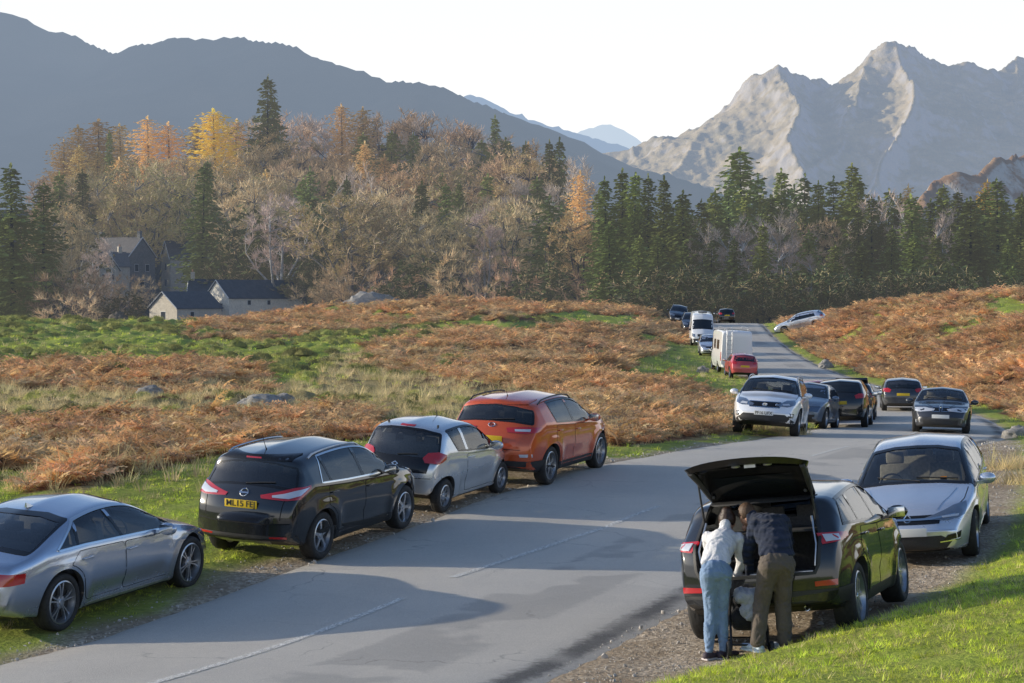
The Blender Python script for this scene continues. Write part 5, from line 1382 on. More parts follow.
M['hair_brown'] = simple('brown_hair', (.035, .016, .009), .5, nscale=90, var=.5, bmp=.4); M['hair_light'] = simple('short_brown_hair', (.09, .05, .028), .6, nscale=90, var=.5, bmp=.4)
def hand(c, d, side, palm=.034):
    # palm ball chain + five curled fingers; c wrist, d direction (down the hand), side = thumb direction
    d = Vector(d).normalized(); t = Vector(side); t = (t-d*t.dot(d)).normalized(); n = d.cross(t); c = Vector(c)
    ch = [[(c, .024), (c+d*.05, .030), (c+d*.085, .028)]]
    for k, (o, l) in enumerate(((.030, .072), (.010, .082), (-.011, .076), (-.031, .060))):
        b = c+d*.085+t*o; ch.append([(b, .0095), (b+d*l*.5+n*.008, .0085), (b+d*l*.8+n*.03, .0075)])
    b = c+d*.03+t*.028; ch.append([(b, .012), (b+t*.028+d*.02+n*.01, .010), (b+t*.036+d*.05+n*.02, .0085)])
    return ch
def person(px, py, yaw, kind):
    g = ground_hit(px, py); gz = surf_z(g[0], g[1]); root = empty('person', (g[0], g[1], gz)); root.rotation_euler = (0, 0, math.radians(yaw)); P = root
    if kind == 'w':
        hips = [(-.055, .0, .90), (.085, .02, .90)]; kn = [(-.03, .05, .50), (.09, .08, .50)]; an = [(-.05, .0, .085), (.10, .03, .085)]
        mid, chest, neck, head = (.05, .15, 1.07), (.13, .31, 1.18), (.16, .41, 1.27), (.19, .49, 1.35)
        shl, shr = (-.02, .40, 1.20), (.29, .31, 1.20); ell, elr = (.03, .54, .98), (.335, .33, .95); wl, wr_ = (.11, .52, .78), (.25, .40, .76)
        rk = .92; top = cloth('grey_sweatshirt', (.66, .66, .68), folds=.5, var=.06); leg = cloth('blue_jeans', (.19, .28, .43), folds=.6, var=.15); sole = (.55, .5, .5); shoe = simple('dark_trainer', (.05, .035, .05), .7)
        hairm = M['hair_brown']; feet_dir = Vector((.8, .6, 0))
    else:
        hips = [(-.02, .0, .90), (.13, .02, .90)]; kn = [(-.09, .06, .50), (.13, .10, .50)]; an = [(-.14, -.02, .09), (.15, .05, .09)]
        mid, chest, neck, head = (.06, .14, 1.10), (.02, .33, 1.25), (-.12, .46, 1.30), (-.19, .54, 1.33)
        shl, shr = (-.12, .30, 1.26), (.17, .38, 1.28); ell, elr = (-.20, .34, .97), (.25, .55, 1.05); wl, wr_ = (-.17, .42, .74), (.12, .66, .88)
        rk = 1.08; top = cloth('navy_jacket', (.022, .030, .055), wave=4.2); leg = cloth('brown_trousers', (.115, .095, .08), folds=.6, var=.12); sole = (.7, .75, .8); shoe = simple('pale_trainer', (.50, .58, .68), .6, nscale=40, var=.3)
        hairm = M['hair_light']; feet_dir = Vector((-.55, .6, 0))
    k = rk; V = Vector; feet_dir.normalize()
    body = [[(mid, (.125*k, .10*k, .12)), (chest, (.15*k, .11*k, .12)), (neck, .058), (head, (.072, .082, .10))]]
    for h, kk, a in zip(hips, kn, an): body.append([(mid, .11*k), (h, .085*k), (kk, .052), (a, .036), (tuple(V(a)+feet_dir*.10-V((0, 0, .045))), .032)])
    for s_, e_, w__ in ((shl, ell, wl), (shr, elr, wr_)): body.append([(chest, .10), (s_, .052), (e_, .038), (w__, .026)])
    hd = V(head)-V(neck); face = V((hd.x, hd.y, -.35)).normalized()
    for s_, sgn in ((wl, 1), (wr_, -1)): body += hand(s_, (0.05, .25, -1), (sgn*.6, .5, 0))
    # face: nose, chin, ears
    hc = V(head); sidev = face.cross(V((0, 0, 1))).normalized()
    body.append([(tuple(hc+face*.06-V((0, 0, .07))), .035)]); body.append([(tuple(hc+face*.088-V((0, 0, .015))), .012), (tuple(hc+face*.10-V((0, 0, .03))), .012)])
    for sg in (1, -1): body.append([(tuple(hc+sidev*.076*sg-V((0, 0, .01))), (.012, .02, .028))])
    b = grow('body', body, M['skin'], P, .009, 4)
    mb = MB()
    for sg in (1, -1): mb.ball(hc+face*.076+sidev*.03*sg+V((0, 0, .012)), .010, 8, 6)
    mb.build('eyes', simple('eye', (.05, .04, .035), .2), b)
    grow('hair', [[(tuple(hc-face*.020+V((0, 0, .022))), (.094, .098, .104))]] + ([[(tuple(hc-face*.09+V((0, 0, .03))), .06)]] if kind == 'w' else []), hairm, P, .008, 3)
    # clothes
    tc = [[((V(hips[0])+V(hips[1]))/2+V((0, .02, .10)), (.175*k, .135*k, .05)), (mid, (.165*k, .135*k, .13)), (chest, (.185*k, .145*k, .14)), ((V(chest)+V(neck))/2, (.12*k, .10, .10)), (neck, .068)]]
    for s_, e_, w__ in ((shl, ell, wl), (shr, elr, wr_)): tc.append([(chest, .12*k), (s_, .078*k), (e_, .060*k), (tuple(V(w__)*.9+V(e_)*.1), .046*k)])
    if kind == 'm': tc.append([(tuple(V(neck)-V((0, 0, .01))), .078), (tuple(V(neck)+V((-.02, .02, .03))), .072)])
    else: tc.append([(tuple(V(neck)-face*.07), .06), (tuple(V(neck)-face*.10-V((0, 0, .06))), .055)])
    grow('sweatshirt' if kind == 'w' else 'jacket', tc, top, P, .011, 5, wrinkle=.013)
    lc = [[((V(hips[0])+V(hips[1]))/2+V((0, 0, .10)), (.155*k, .12*k, .05)), ((V(hips[0])+V(hips[1]))/2+V((0, -.02, .0)), (.170*k, .135*k, .10))]]
    for h, kk, a in zip(hips, kn, an):
        lo = V(a)+V((0, 0, .02)); lw = .048 if kind == 'w' else .078; kw = .070 if kind == 'w' else .088
        lc.append([(tuple(V(h)+V((0, -.03, .0))), .112*k), (tuple(V(h)*.5+V(kk)*.5), .09*k), (kk, kw), (tuple(V(kk)*.5+lo*.5), kw*.93), (tuple(lo), lw)])
    grow('jeans' if kind == 'w' else 'trousers', lc, leg, P, .011, 5, wrinkle=.012)
    for a in an:
        A = V(a)-V((0, 0, .045)); s1 = grow('shoe', [[(tuple(A-feet_dir*.035), (.045, .045, .045)), (tuple(A+feet_dir*.08), (.046, .046, .038)), (tuple(A+feet_dir*.17), (.045, .045, .026))], [(tuple(A), .045), (tuple(A+V((0, 0, .04))), .042)]], shoe, P, .009, 3)
        mb = MB(); r = Matrix.Rotation(math.atan2(feet_dir.y, feet_dir.x), 3, 'Z'); mb.box(A+feet_dir*.065-V((0, 0, .032)), (.27, .092, .022), rot=r); mb.build('sole', simple('shoe_sole'+kind, sole, .7), s1, bevel=.008)
    return root
tag(person(714, 660, 0, 'w'), 'person in pale grey sweatshirt and light blue jeans bending over the pushchair', 'person')
tag(person(771, 655, 0, 'm'), 'person in navy jacket and brown trousers leaning into the open car boot', 'person')
# folding pushchair between them
g = ground_hit(748, 655); root = empty('pushchair', (g[0], g[1]+.06, surf_z(g[0], g[1]))); tag(root, 'folded pushchair with grey fabric and small black wheels held by the two people', 'pushchair')
fr = simple('pushchair_frame', (.03, .03, .033), .35, .5); MBf = MB()
for x in (-.19, .19):
    MBf.tube([(x, -.22, .09), (x*.95, .02, .45), (x*.9, .16, .74), (x*.85, .26, .93)], .013, 8); MBf.tube([(x, .26, .12), (x*.95, .05, .42), (x*.9, -.12, .62)], .012, 8)
MBf.tube([(-.165, .26, .93), (.165, .26, .93)], .016, 8); MBf.tube([(-.19, -.2, .13), (.19, -.2, .13)], .01, 8); MBf.tube([(-.19, .26, .12), (.19, .26, .12)], .01, 8)
MBf.build('frame', fr, root)
grow('seat', [[((-.10, .0, .36), (.08, .13, .12)), ((.10, .0, .36), (.08, .13, .12))], [((-.10, .10, .50), (.07, .08, .14)), ((.10, .10, .50), (.07, .08, .14))]], cloth('black_seat_fabric', (.016, .016, .018)), root, .014, 4)
grow('hood', [[((-.09, -.06, .62), (.07, .12, .09)), ((.09, -.08, .58), (.08, .12, .12))], [((.02, -.14, .48), (.12, .05, .12))]], cloth('grey_hood_fabric', (.30, .32, .37), folds=1), root, .014, 3, wrinkle=.02)
for x, y, r in ((-.22, -.24, .088), (.22, -.24, .088), (-.23, .27, .13), (.23, .27, .13)):
    w_ = MB().lathe([(r-.03, -.018), (r-.004, -.02), (r, -.01), (r, .01), (r-.004, .02), (r-.03, .018), (r-.03, -.018)], 24, 'x', (x, y, r)).build('wheel', M['rubber'], root)
    mb = MB()
    for k in range(5): a = k*2*PI/5; mb.tube([(x, y, r), (x, y+math.cos(a)*(r-.025), r+math.sin(a)*(r-.025))], .008, 5)
    mb.build('rim', M['alloy'], w_)
# ---------------------------------------------------------------- mountains
def mountain(name, ridges, xr, yr, n, slope, mat, noise_amp, nscale, base=-12, rough_seed=1, label=None, power=.9, crag=0, cliff=0):
    x = np.linspace(xr[0], xr[1], n[0]); y = np.linspace(yr[0], yr[1], n[1]); X, Y = np.meshgrid(x, y)
    wx = (fbm(X/nscale/1.5, Y/nscale/1.5, 91, 3)-.5)*nscale*.9; wy = (fbm(X/nscale/1.5, Y/nscale/1.5, 97, 3)-.5)*nscale*.9
    H = np.full(X.shape, -1e9); KS = 22.0 if cliff else 5.0
    for ri_, (rd_, sl) in enumerate(ridges):
        R1 = np.full(X.shape, -1e9); P = [at(*p) for p in rd_]
        for a, b in zip(P[:-1], P[1:]):
            d = b[:2]-a[:2]; L2 = d@d; t = np.clip(((X+wx*.6-a[0])*d[0]+(Y+wy*.6-a[1])*d[1])/L2, 0, 1)
            r = np.hypot(X+wx*.6-a[0]-t*d[0], Y+wy*.6-a[1]-t*d[1]); h = a[2]+(b[2]-a[2])*t - slope*sl*(r**power)*(300**(1-power)) - cliff*sl*(1-np.exp(-r/70.0))
            R1 = np.maximum(R1, h)
        m_ = np.maximum(H, R1); H = m_ + KS*np.log1p(np.exp(-np.clip(np.abs(H-R1)/KS, 0, 40))) if ri_ else R1
    hgt = np.clip((H-base)/400, 0, 1)
    nz = (fbm(X/nscale, Y/nscale, rough_seed, 5, True)-.62)*noise_amp + (fbm(X/nscale*5, Y/nscale*5, rough_seed+5, 4, True)-.6)*noise_amp*.45
    if crag: nz = nz + crag*(fbm(X/nscale*2.6, Y/nscale*2.6, rough_seed+9, 5, True)-.62)*hgt + crag*.22*(fbm(X/nscale*13, Y/nscale*13, rough_seed+19, 3, True)-.6)
    H = H + nz*np.clip(hgt*2.2, .05, 1); H = np.maximum(H, base-5)
    v = np.c_[X.ravel(), Y.ravel(), H.ravel()]; idx = np.arange(X.size).reshape(X.shape)
    f = np.stack([idx[:-1, :-1], idx[:-1, 1:], idx[1:, 1:], idx[1:, :-1]], -1).reshape(-1, 4)
    o = meshobj(name, None, None, mat, raw=(v, f), smooth=True); tag(o, label, None, None, 'structure'); return o
def hillmat(name, lo, hi, rock, sc, hz, hazecol=None, rocklim=(.55, .8), hs=1.0):
    m, nt = newmat(name); f = noise(nt, sc, 6, .65); f2 = noise(nt, sc*6, 5, .7)
    c = ramp(nt, f, [(.35, lo), (.65, hi)]); c = mixc(nt, ramp(nt, f2, [(.35, 0.0), (.7, .6)]), c, tuple(x*.6 for x in hi))
    g = N(nt, 'ShaderNodeNewGeometry'); sx = N(nt, 'ShaderNodeSeparateXYZ'); nt.links.new(g.outputs['Normal'], sx.inputs[0])
    ad = N(nt, 'ShaderNodeMath', operation='MULTIPLY_ADD'); nt.links.new(f2, ad.inputs[0]); ad.inputs[1].default_value = .5; nt.links.new(sx.outputs[2], ad.inputs[2])
    c = mixc(nt, ramp(nt, ad.outputs[0], [(rocklim[0]+.25, 1.0), (rocklim[1]+.25, 0.0)]), c, rock)
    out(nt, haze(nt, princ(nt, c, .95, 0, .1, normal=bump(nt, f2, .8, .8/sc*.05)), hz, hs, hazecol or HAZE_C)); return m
left_r = (((-900,-420,3400),(-500,-150,3100),(-200,-40,2900),(0,15,2800),(40,27,2800),(80,42,2750),(118,45,2700),(140,35,2700),(180,31,2650),(235,35,2600),(300,49,2500),(340,64,2450),(400,80,2400),(440,80,2350),(480,93,2300),(520,115,2250),(560,138,2200),(600,155,2150),(640,170,2100),(690,187,2050),(740,206,2000),(800,240,1950),(860,285,1900)), 1.0)  # high left end, out of view, added to cast shade on the fell
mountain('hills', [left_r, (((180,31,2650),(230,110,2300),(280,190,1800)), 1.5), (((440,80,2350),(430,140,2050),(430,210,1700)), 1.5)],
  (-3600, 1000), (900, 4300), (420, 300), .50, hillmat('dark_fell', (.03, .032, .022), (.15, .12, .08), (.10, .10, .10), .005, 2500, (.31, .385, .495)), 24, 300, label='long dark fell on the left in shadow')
pk = [((560,200,5600),(600,172,5400),(640,146,5200),(668,128,5200),(690,118,5200),(700,100,5200),(722,84,5200),(745,77,5150),(758,72,5150),(775,79,5200),(800,86,5300),(812,86,5350),(824,97,5350),(838,101,5350),(849,84,5300),(860,60,5250),(870,52,5220),(880,48,5200),(903,47,5200),(916,55,5250),(935,62,5300),(955,66,5300),(980,71,5350),(1000,66,5400),(1030,68,5400),(1150,55,5600),(1300,80,5800)), 1.0]
pikes = [tuple(pk),
 (((758,81,5150),(768,108,4850),(762,145,4550),(795,190,4250),(815,250,3850)), 1.0),
 (((690,126,5200),(672,150,4900),(650,190,4500),(620,240,4000)), 1.1),
 (((892,54,5200),(910,86,4950),(903,120,4700),(868,165,4450),(845,225,4050)), 1.0),
 (((862,68,5250),(842,100,5000),(815,150,4700),(765,200,4300)), 1.15),
 (((1000,76,5400),(1008,105,5150),(985,145,4850),(955,195,4500)), 1.0),
 (((1100,70,5500),(1090,110,5000),(1060,150,4600),(1010,200,4200)), 1.0)]
mountain('mountain', pikes, (-400, 2600), (3600, 6500), (600, 520), .50, hillmat('craggy_fell', (.40, .33, .17), (.62, .48, .26), (.52, .46, .38), .006, 7400, (.36, .44, .60), (.55, .80)), 48, 420, base=-12, rough_seed=14, label='craggy twin-topped mountain in low sunlight', power=.99, crag=46, cliff=62)
mountain('mountain', [(((470,90,7500),(530,114,7500),(560,124,7500),(600,142,7500),(650,175,7400),(720,230,7300)), 1.0)], (-600, 1400), (6700, 8600), (160, 110), .5, hillmat('blue_ridge', (.10, .10, .08), (.14, .13, .10), (.15, .15, .15), .004, 4600, (.40, .52, .70)), 60, 400, label='hazy blue ridge at the head of the valley')
mountain('mountain', [(((500,170,12000),(560,140,12000),(590,128,12000),(620,125,12000),(640,133,12000),(660,150,12000),(760,200,12000)), 1.0)], (-1500, 3000), (11000, 13500), (160, 90), .5, hillmat('pale_ridge', (.15, .15, .13), (.2, .18, .15), (.2, .2, .2), .003, 4600, (.60, .71, .84)), 60, 500, label='pale rounded summit far beyond the valley')
mountain('hills', [(((900,235,820),(925,200,860),(945,178,900),(965,171,900),(985,173,900),(1005,160,920),(1030,150,950),(1100,120,1000),(1250,90,1100)), 1.0)], (120, 800), (560, 1300), (260, 220), .75, hillmat('bracken_crag', (.28, .15, .07), (.42, .26, .13), (.55, .50, .42), .03, 4200, None, (.62, .86)), 26, 60, base=-8, rough_seed=33, label='rocky bracken knoll beyond the conifers on the right', crag=40)
# ---------------------------------------------------------------- houses
stone = rockmat('house_stone', (.40, .36, .29), (.60, .55, .46), 1.4); render_w = rockmat('pale_rendered_wall', (.64, .59, .49), (.80, .76, .66), .8); slate = rockmat('slate_roof', (.045, .055, .065), (.10, .11, .125), 1.2); slate2 = rockmat('mossy_slate_roof', (.13, .12, .11), (.2, .185, .17), 1.2); darkstone = rockmat('dark_stone_wall', (.13, .13, .12), (.26, .25, .23), 1.2)
trimw = simple('white_timber', (.6, .6, .58), .6, hz=True); pane = simple('window_pane', (.02, .025, .03), .1, hz=True)
def house(px, D, zb, wd, ln, eave, rise, bearing, wall, roof, label, chim=(), gw=(), over=.25, name='house', vent=False):
    p = at(px, 290, D); root = empty(name, (p[0], p[1], zb)); a = math.radians(bearing); root.rotation_euler = (0, 0, PI/2-a-PI/2)
    # local: +y along the ridge away from the near gable, near gable at y = 0
    w = wd/2; mb = MB(); mb.add([(-w, 0, 0), (w, 0, 0), (w, ln, 0), (-w, ln, 0), (-w, 0, eave), (w, 0, eave), (w, ln, eave), (-w, ln, eave), (0, 0, eave+rise), (0, ln, eave+rise)],
      [(0, 3, 2, 1), (0, 1, 5, 8, 4), (2, 3, 7, 9, 6), (1, 2, 6, 5), (3, 0, 4, 7), (4, 8, 9, 7), (8, 5, 6, 9)]); mb.build('wall', wall, root, smooth=False)
    th = .16; k = rise/w; o = over
    mb = MB()
    for s_ in (1, -1):
        e = (s_*(w+o), -k*o); 
        mb.add([(0, -o, eave+rise+.03), (e[0], -o, eave+e[1]+.03), (e[0], ln+o, eave+e[1]+.03), (0, ln+o, eave+rise+.03), (0, -o, eave+rise+.03+th), (e[0], -o, eave+e[1]+.03+th), (e[0], ln+o, eave+e[1]+.03+th), (0, ln+o, eave+rise+.03+th)],
          [(0, 1, 2, 3), (4, 7, 6, 5), (0, 4, 5, 1), (3, 2, 6, 7), (1, 5, 6, 2)])
    rf = mb.build('roof', roof, root, smooth=False)
    mb = MB()
    for s_ in (1, -1): mb.tube([(0, -o-.02, eave+rise+.10), (s_*(w+o), -o-.02, eave-k*o+.10)], .10, 4)
    mb.build('bargeboard', trimw, rf, smooth=False)
    for cx, cy, h in chim:
        c = MB().box((cx, cy, eave+rise*(1-abs(cx)/w)+h/2-.4), (.7, .7, h+.8)).build('chimney', wall, rf, smooth=False)
        MB().lathe([(.14, 0), (.12, .45), (.09, .45), (.09, 0)], 10, 'z', (cx, cy, eave+rise*(1-abs(cx)/w)+h)).build('chimney_pot', simple('clay_pot', (.35, .2, .12), .8, hz=True), c)
    for face, u, z, ww, hh in gw:     # face 0 near gable, 1 right side, 2 left side
        for nm, mt, grow_, off in (('window', trimw, .09, .02), ('pane', pane, 0, .05)):
            W2, H2 = ww/2+grow_, hh/2+grow_
            q = [(u-W2, z-H2), (u+W2, z-H2), (u+W2, z+H2), (u-W2, z+H2)]
            if face == 0: vs = [(a_, -off, b_) for a_, b_ in q]
            elif face == 1: vs = [(w+off, a_, b_) for a_, b_ in q]
            else: vs = [(-w-off, a_, b_) for a_, b_ in q]
            par = root if nm == 'window' else fo
            ob = meshobj(nm, vs, [(0, 1, 2, 3)], mt, par)
            if nm == 'window': fo = ob
    tag(root, label, 'house' if name == 'house' else 'barn'); return root
house(217, 300, at(0,322,300)[2], 6.8, 15, 4.0, 2.8, 46, render_w, slate, 'pale stone barn with long slate roof facing the sun', gw=((0,-1.3,2.6,.55,1.3),(0,1.0,2.4,1.1,1.3),(1,4,3.2,.6,.7),(1,8,3.2,.6,.7)), name='barn', chim=())
house(163, 292, at(0,328,292)[2], 7.2, 9, 3.2, 2.5, 42, stone, slate, 'smaller stone barn with slate roof left of the pale barn', gw=((0,.0,1.6,1.1,2.0),(1,3,2.2,.7,.8)), chim=(), name='barn')
house(190, 318, at(0,320,318)[2], 4.5, 7, 5.0, 2.0, 85, stone, slate, 'stone cottage with one chimney behind the two barns', chim=((0,.5,1.4),), gw=((0,0,3.6,.8,.9),))
house(142, 352, at(0,300,352)[2], 8.0, 11, 8.4, 3.6, -62, darkstone, slate2, 'tall dark gabled house half hidden in the trees', chim=((0,.5,1.3),(0,10,1.3)), gw=((0,-1.6,6.2,1,1.3),(0,1.6,6.2,1,1.3),(0,0,3.2,1.2,1.4),(2,4,5.5,1,1.2),(2,8,5.5,1,1.2)))
house(108, 338, at(0,300,338)[2], 6.5, 10, 5.6, 2.9, -62, stone, slate2, 'lower stone house wing in front of the tall dark house', chim=((0,.5,1.2),), gw=((0,-1.2,4.2,.9,1.1),(0,1.2,4.2,.9,1.1),(2,3,4.0,1.1,1.2),(2,6,4.0,1.1,1.2)))
house(166, 362, at(0,300,362)[2], 6.0, 10, 8.2, 3.4, 62, stone, slate2, 'stone house with steep pale gable behind the spruce', chim=((0,9.5,1.2),), gw=((0,0,6.6,.9,1.4),(0,0,3.4,1.2,1.4),(1,3,5.5,1,1.2),(1,6,5.5,1,1.2)))
house(84, 345, at(0,300,345)[2], 6.0, 8, 6.4, 2.6, 60, stone, slate2, 'small pale house at the left end of the house group', chim=((0,.5,1.2),(0,7,1.2)), gw=((0,-1.2,4.6,.9,1.1),(0,1.2,4.6,.9,1.1),(1,2.5,4.4,1,1.1),(1,5.5,4.4,1,1.1)))
# ---------------------------------------------------------------- boulders and walls
rockm = rockmat('grey_boulder', (.16, .155, .145), (.36, .34, .31), 1.6)
def boulder(px, py, w, h, label, seed, mat=None, name='boulder', dpt=.7, D=None):
    g = ground_hit(px, py) if D is None else at(px, py, D); z = float(height(g[0], g[1])); bm = bmesh.new(); bmesh.ops.create_icosphere(bm, subdivisions=4, radius=1)
    for v in bm.verts:
        n = v.co.normalized(); a = fbm(np.array([n.x*1.7+seed]), np.array([n.y*1.7+n.z*2.3]), seed, 4, True)[0]; r = .72+.5*a
        v.co = Vector((n.x*w/2*r, n.y*w*dpt/2*r, max(n.z, -.35)*h*r))
    o = bmobj(name, bm, mat or rockm, None, True); sharpen(o.data, 40); o.location = (g[0], g[1], z+.03); tag(o, label, 'rock'); return o
boulder(262, 409, 1.7, .42, 'grey flat-topped boulder in the tan grass behind the black SUV', 3); boulder(284, 407, .7, .26, 'small grey stone at the right end of the flat-topped boulder', 5)
boulder(150, 400, .9, .3, 'low grey stone in the left field near bracken', 9); boulder(146, 402, .6, .2, 'pale little stone beside low grey stone in the left field', 11)
boulder(119, 322, 1.6, .7, 'dark boulder on the grassy rise in front of the barns', 15, rockmat('dark_boulder', (.07, .06, .05), (.2, .17, .14), 1.6))
boulder(372, 294, 6.5, 2.2, 'large pale rock outcrop under bare trees at the bracken edge', 21, D=183); boulder(826, 368, 1.0, .5, 'pale stone standing in bracken beside road bend', 25); boulder(703, 373, .8, .35, 'pale stone on green verge near faded red car', 27)
boulder(1018, 438, .9, .3, 'mossy stone at the right road edge beyond the silver hatchback', 29)
def drywall(pts, h, label):
    P = catmull([at(px, py, D)[:2] for px, py, D in pts], .8); mb = MB(); r = random.Random(5)
    for a, b in zip(P[:-1], P[1:]):
        z = float(height(a[0], a[1])); ang = math.atan2(b[1]-a[1], b[0]-a[0]); rot = Matrix.Rotation(ang, 3, 'Z')
        for k in range(3): mb.box((a[0], a[1], z+h*(k+.5)/3), (.86+r.random()*.1, .5-.06*k+r.random()*.1, h/3*(.9+r.random()*.15)), rot=rot, taper=.92)
    o = mb.build('dry_stone_wall', rockm, None, smooth=False); tag(o, label, 'wall'); return o
drywall([(480,291,205),(520,291,207),(560,292,207),(600,293,206),(640,297,204)], 1.5, 'low grey dry stone wall along the wood edge behind the bracken')
drywall([(60,322,215),(100,322,222),(140,324,228)], 1.4, 'dry stone wall below the houses at the left field edge')
# gate by the left spruce
g = at(28, 316, 172); gz = float(height(g[0], g[1])); root = empty('field_gate', (g[0], g[1], gz)); tag(root, 'small wooden field gate on the rise by the dark spruce', 'gate'); wood = simple('weathered_wood', (.16, .13, .10), .8, hz=True)
for x in (-.9, .9): MB().box((x, 0, .7), (.14, .14, 1.5)).build('post', wood, root)
mb = MB()
for z in (.3, .6, .9, 1.2): mb.box((0, 0, z), (1.7, .05, .08))
mb.build('bars', wood, root)
# ---------------------------------------------------------------- ground plants, scattered as stuff
def ribbon(v, f, base, d, L, w, up, seg=3, droop=1.0, side=None):
    # a leaf blade that rises and bends over
    d = np.array(d, float); s_ = side if side is not None else np.array([-d[1], d[0], 0]); n0 = len(v)
    for k in range(seg+1):
        t = k/seg; p = np.array(base)+d*L*t*(.35+.65*t*droop)+np.array([0, 0, 1])*L*up*(t-.45*droop*t*t); ww = w*(1-t)**.7*.5 if k < seg else 0
        if k < seg: v += [tuple(p-s_*ww), tuple(p+s_*ww)]
        else: v.append(tuple(p))
    for k in range(seg-1): f.append((n0+2*k, n0+2*k+1, n0+2*k+3, n0+2*k+2))
    f.append((n0+2*seg-2, n0+2*seg-1, n0+2*seg))
def protomesh(name, v, f, mats, mi=None):
    me = bpy.data.meshes.new(name); me.from_pydata(v, [], f); me.update()
    for m in mats: me.materials.append(m)
    if mi: me.polygons.foreach_set('material_index', mi)
    return bpy.data.objects.new(name, me)
def tuft(name, n, h, r, w, mat, seed, up=1.0, droop=.6):
    q = random.Random(seed); v = []; f = []
    for i in range(n):
        a = q.random()*2*PI; rr = r*math.sqrt(q.random()); b = (rr*math.cos(a), rr*math.sin(a), -.02); a2 = a+q.uniform(-.8, .8)
        ribbon(v, f, b, (math.cos(a2), math.sin(a2), 0), h*q.uniform(.5, 1.1), w, up*q.uniform(.7, 1.1), 3, droop*q.uniform(.4, 1.3))
    return protomesh(name, v, f, [mat])
def fern(name, n, h, mat, seed):
    q = random.Random(seed); v = []; f = []
    for i in range(n):
        a = 2*PI*(i+q.random())/n; L = h*q.uniform(.7, 1.25); d = np.array([math.cos(a), math.sin(a), 0]); s_ = np.array([-d[1], d[0], 0]); up = q.uniform(.55, 1.15); K = 13
        br = q.random() < .35; tw = q.uniform(-.5, .5)
        for k in range(1, K):
            t = k/K; dr = 1.35 if br else .9; p = d*L*t*(.4+.6*t)+np.array([0, 0, 1])*L*up*(t-.5*dr*t*t)
            for sg in (-1, 1):
                l = L*.27*math.sin(PI*min(1, t*.85+.12))*q.uniform(.6, 1.2); dd = s_*sg*math.cos(.5)+d*.5+np.array([0, 0, q.uniform(-.55, .35)+tw*sg]); dd /= np.linalg.norm(dd); w = L*.055; n0 = len(v)
                v += [tuple(p-d*w), tuple(p+d*w), tuple(p+dd*l)]; f.append((n0, n0+1, n0+2))
        ribbon(v, f, (0, 0, 0), d, L, .02, up, 4, .9)
    return protomesh(name, v, f, [mat])
def scatter(name, P, R, S, protos, label):
    c = bpy.data.collections.new(name+'_kinds')
    for p in protos: c.objects.link(p)
    me = bpy.data.meshes.new(name); me.vertices.add(len(P)); me.vertices.foreach_set('co', np.asarray(P, np.float32).ravel())
    a = me.attributes.new('turn', 'FLOAT_VECTOR', 'POINT'); a.data.foreach_set('vector', np.asarray(R, np.float32).ravel())
    a = me.attributes.new('size', 'FLOAT_VECTOR', 'POINT'); a.data.foreach_set('vector', np.asarray(S, np.float32).ravel())
    a = me.attributes.new('pick', 'INT', 'POINT'); a.data.foreach_set('value', rng.integers(0, len(protos), len(P)).astype(np.int32))
    o = link(bpy.data.objects.new(name, me)); g = bpy.data.node_groups.new(name, 'GeometryNodeTree')
    g.interface.new_socket('Geometry', in_out='INPUT', socket_type='NodeSocketGeometry'); g.interface.new_socket('Geometry', in_out='OUTPUT', socket_type='NodeSocketGeometry')
    gi = g.nodes.new('NodeGroupInput'); go = g.nodes.new('NodeGroupOutput'); io = g.nodes.new('GeometryNodeInstanceOnPoints'); ci = g.nodes.new('GeometryNodeCollectionInfo')
    ci.inputs['Collection'].default_value = c; ci.inputs['Separate Children'].default_value = True; ci.inputs['Reset Children'].default_value = True
    def na(n, t): x = g.nodes.new('GeometryNodeInputNamedAttribute'); x.data_type = t; x.inputs['Name'].default_value = n; return x
    t = na('turn', 'FLOAT_VECTOR'); s_ = na('size', 'FLOAT_VECTOR'); k = na('pick', 'INT')
    g.links.new(gi.outputs[0], io.inputs['Points']); g.links.new(ci.outputs[0], io.inputs['Instance']); io.inputs['Pick Instance'].default_value = True
    g.links.new(k.outputs['Attribute'], io.inputs['Instance Index']); g.links.new(t.outputs['Attribute'], io.inputs['Rotation']); g.links.new(s_.outputs['Attribute'], io.inputs['Scale']); g.links.new(io.outputs[0], go.inputs[0])
    m = o.modifiers.new('spread', 'NODES'); m.node_group = g; tag(o, label, None, None, 'stuff'); return o
def cand(n, x0, x1, y0, y1, fr=1.0):    # random spots inside a widening field of ground
    Y = np.sqrt(rng.uniform(y0*y0, y1*y1, n)); X = Y*rng.uniform(x0, x1, n); return X, Y
def edge(X, Y, rd): return np.maximum(np.where(rd > 0, rd-RHW-layby_w(Y), -1), np.where(rd < 0, -rd-RHW-lverge_w(Y), -1))
brk_a = leafmat('bracken_leaf', (.26, .135, .055), (.60, .34, .145), (.80, .55, .28), .35, .35, True)
brk_b = leafmat('pale_bracken_leaf', (.38, .23, .11), (.56, .38, .19), (.70, .52, .30), .35, .35, True)
grs = leafmat('grass_blade', (.24, .37, .028), (.54, .66, .05), (.76, .80, .12), .4, .6, True, rough=.5)
tan_ = leafmat('dry_grass_blade', (.36, .28, .12), (.56, .45, .22), (.72, .60, .34), .4, .6, True)
moss = leafmat('tussock_blade', (.09, .11, .02), (.20, .22, .045), (.38, .37, .11), .35, .5, True)
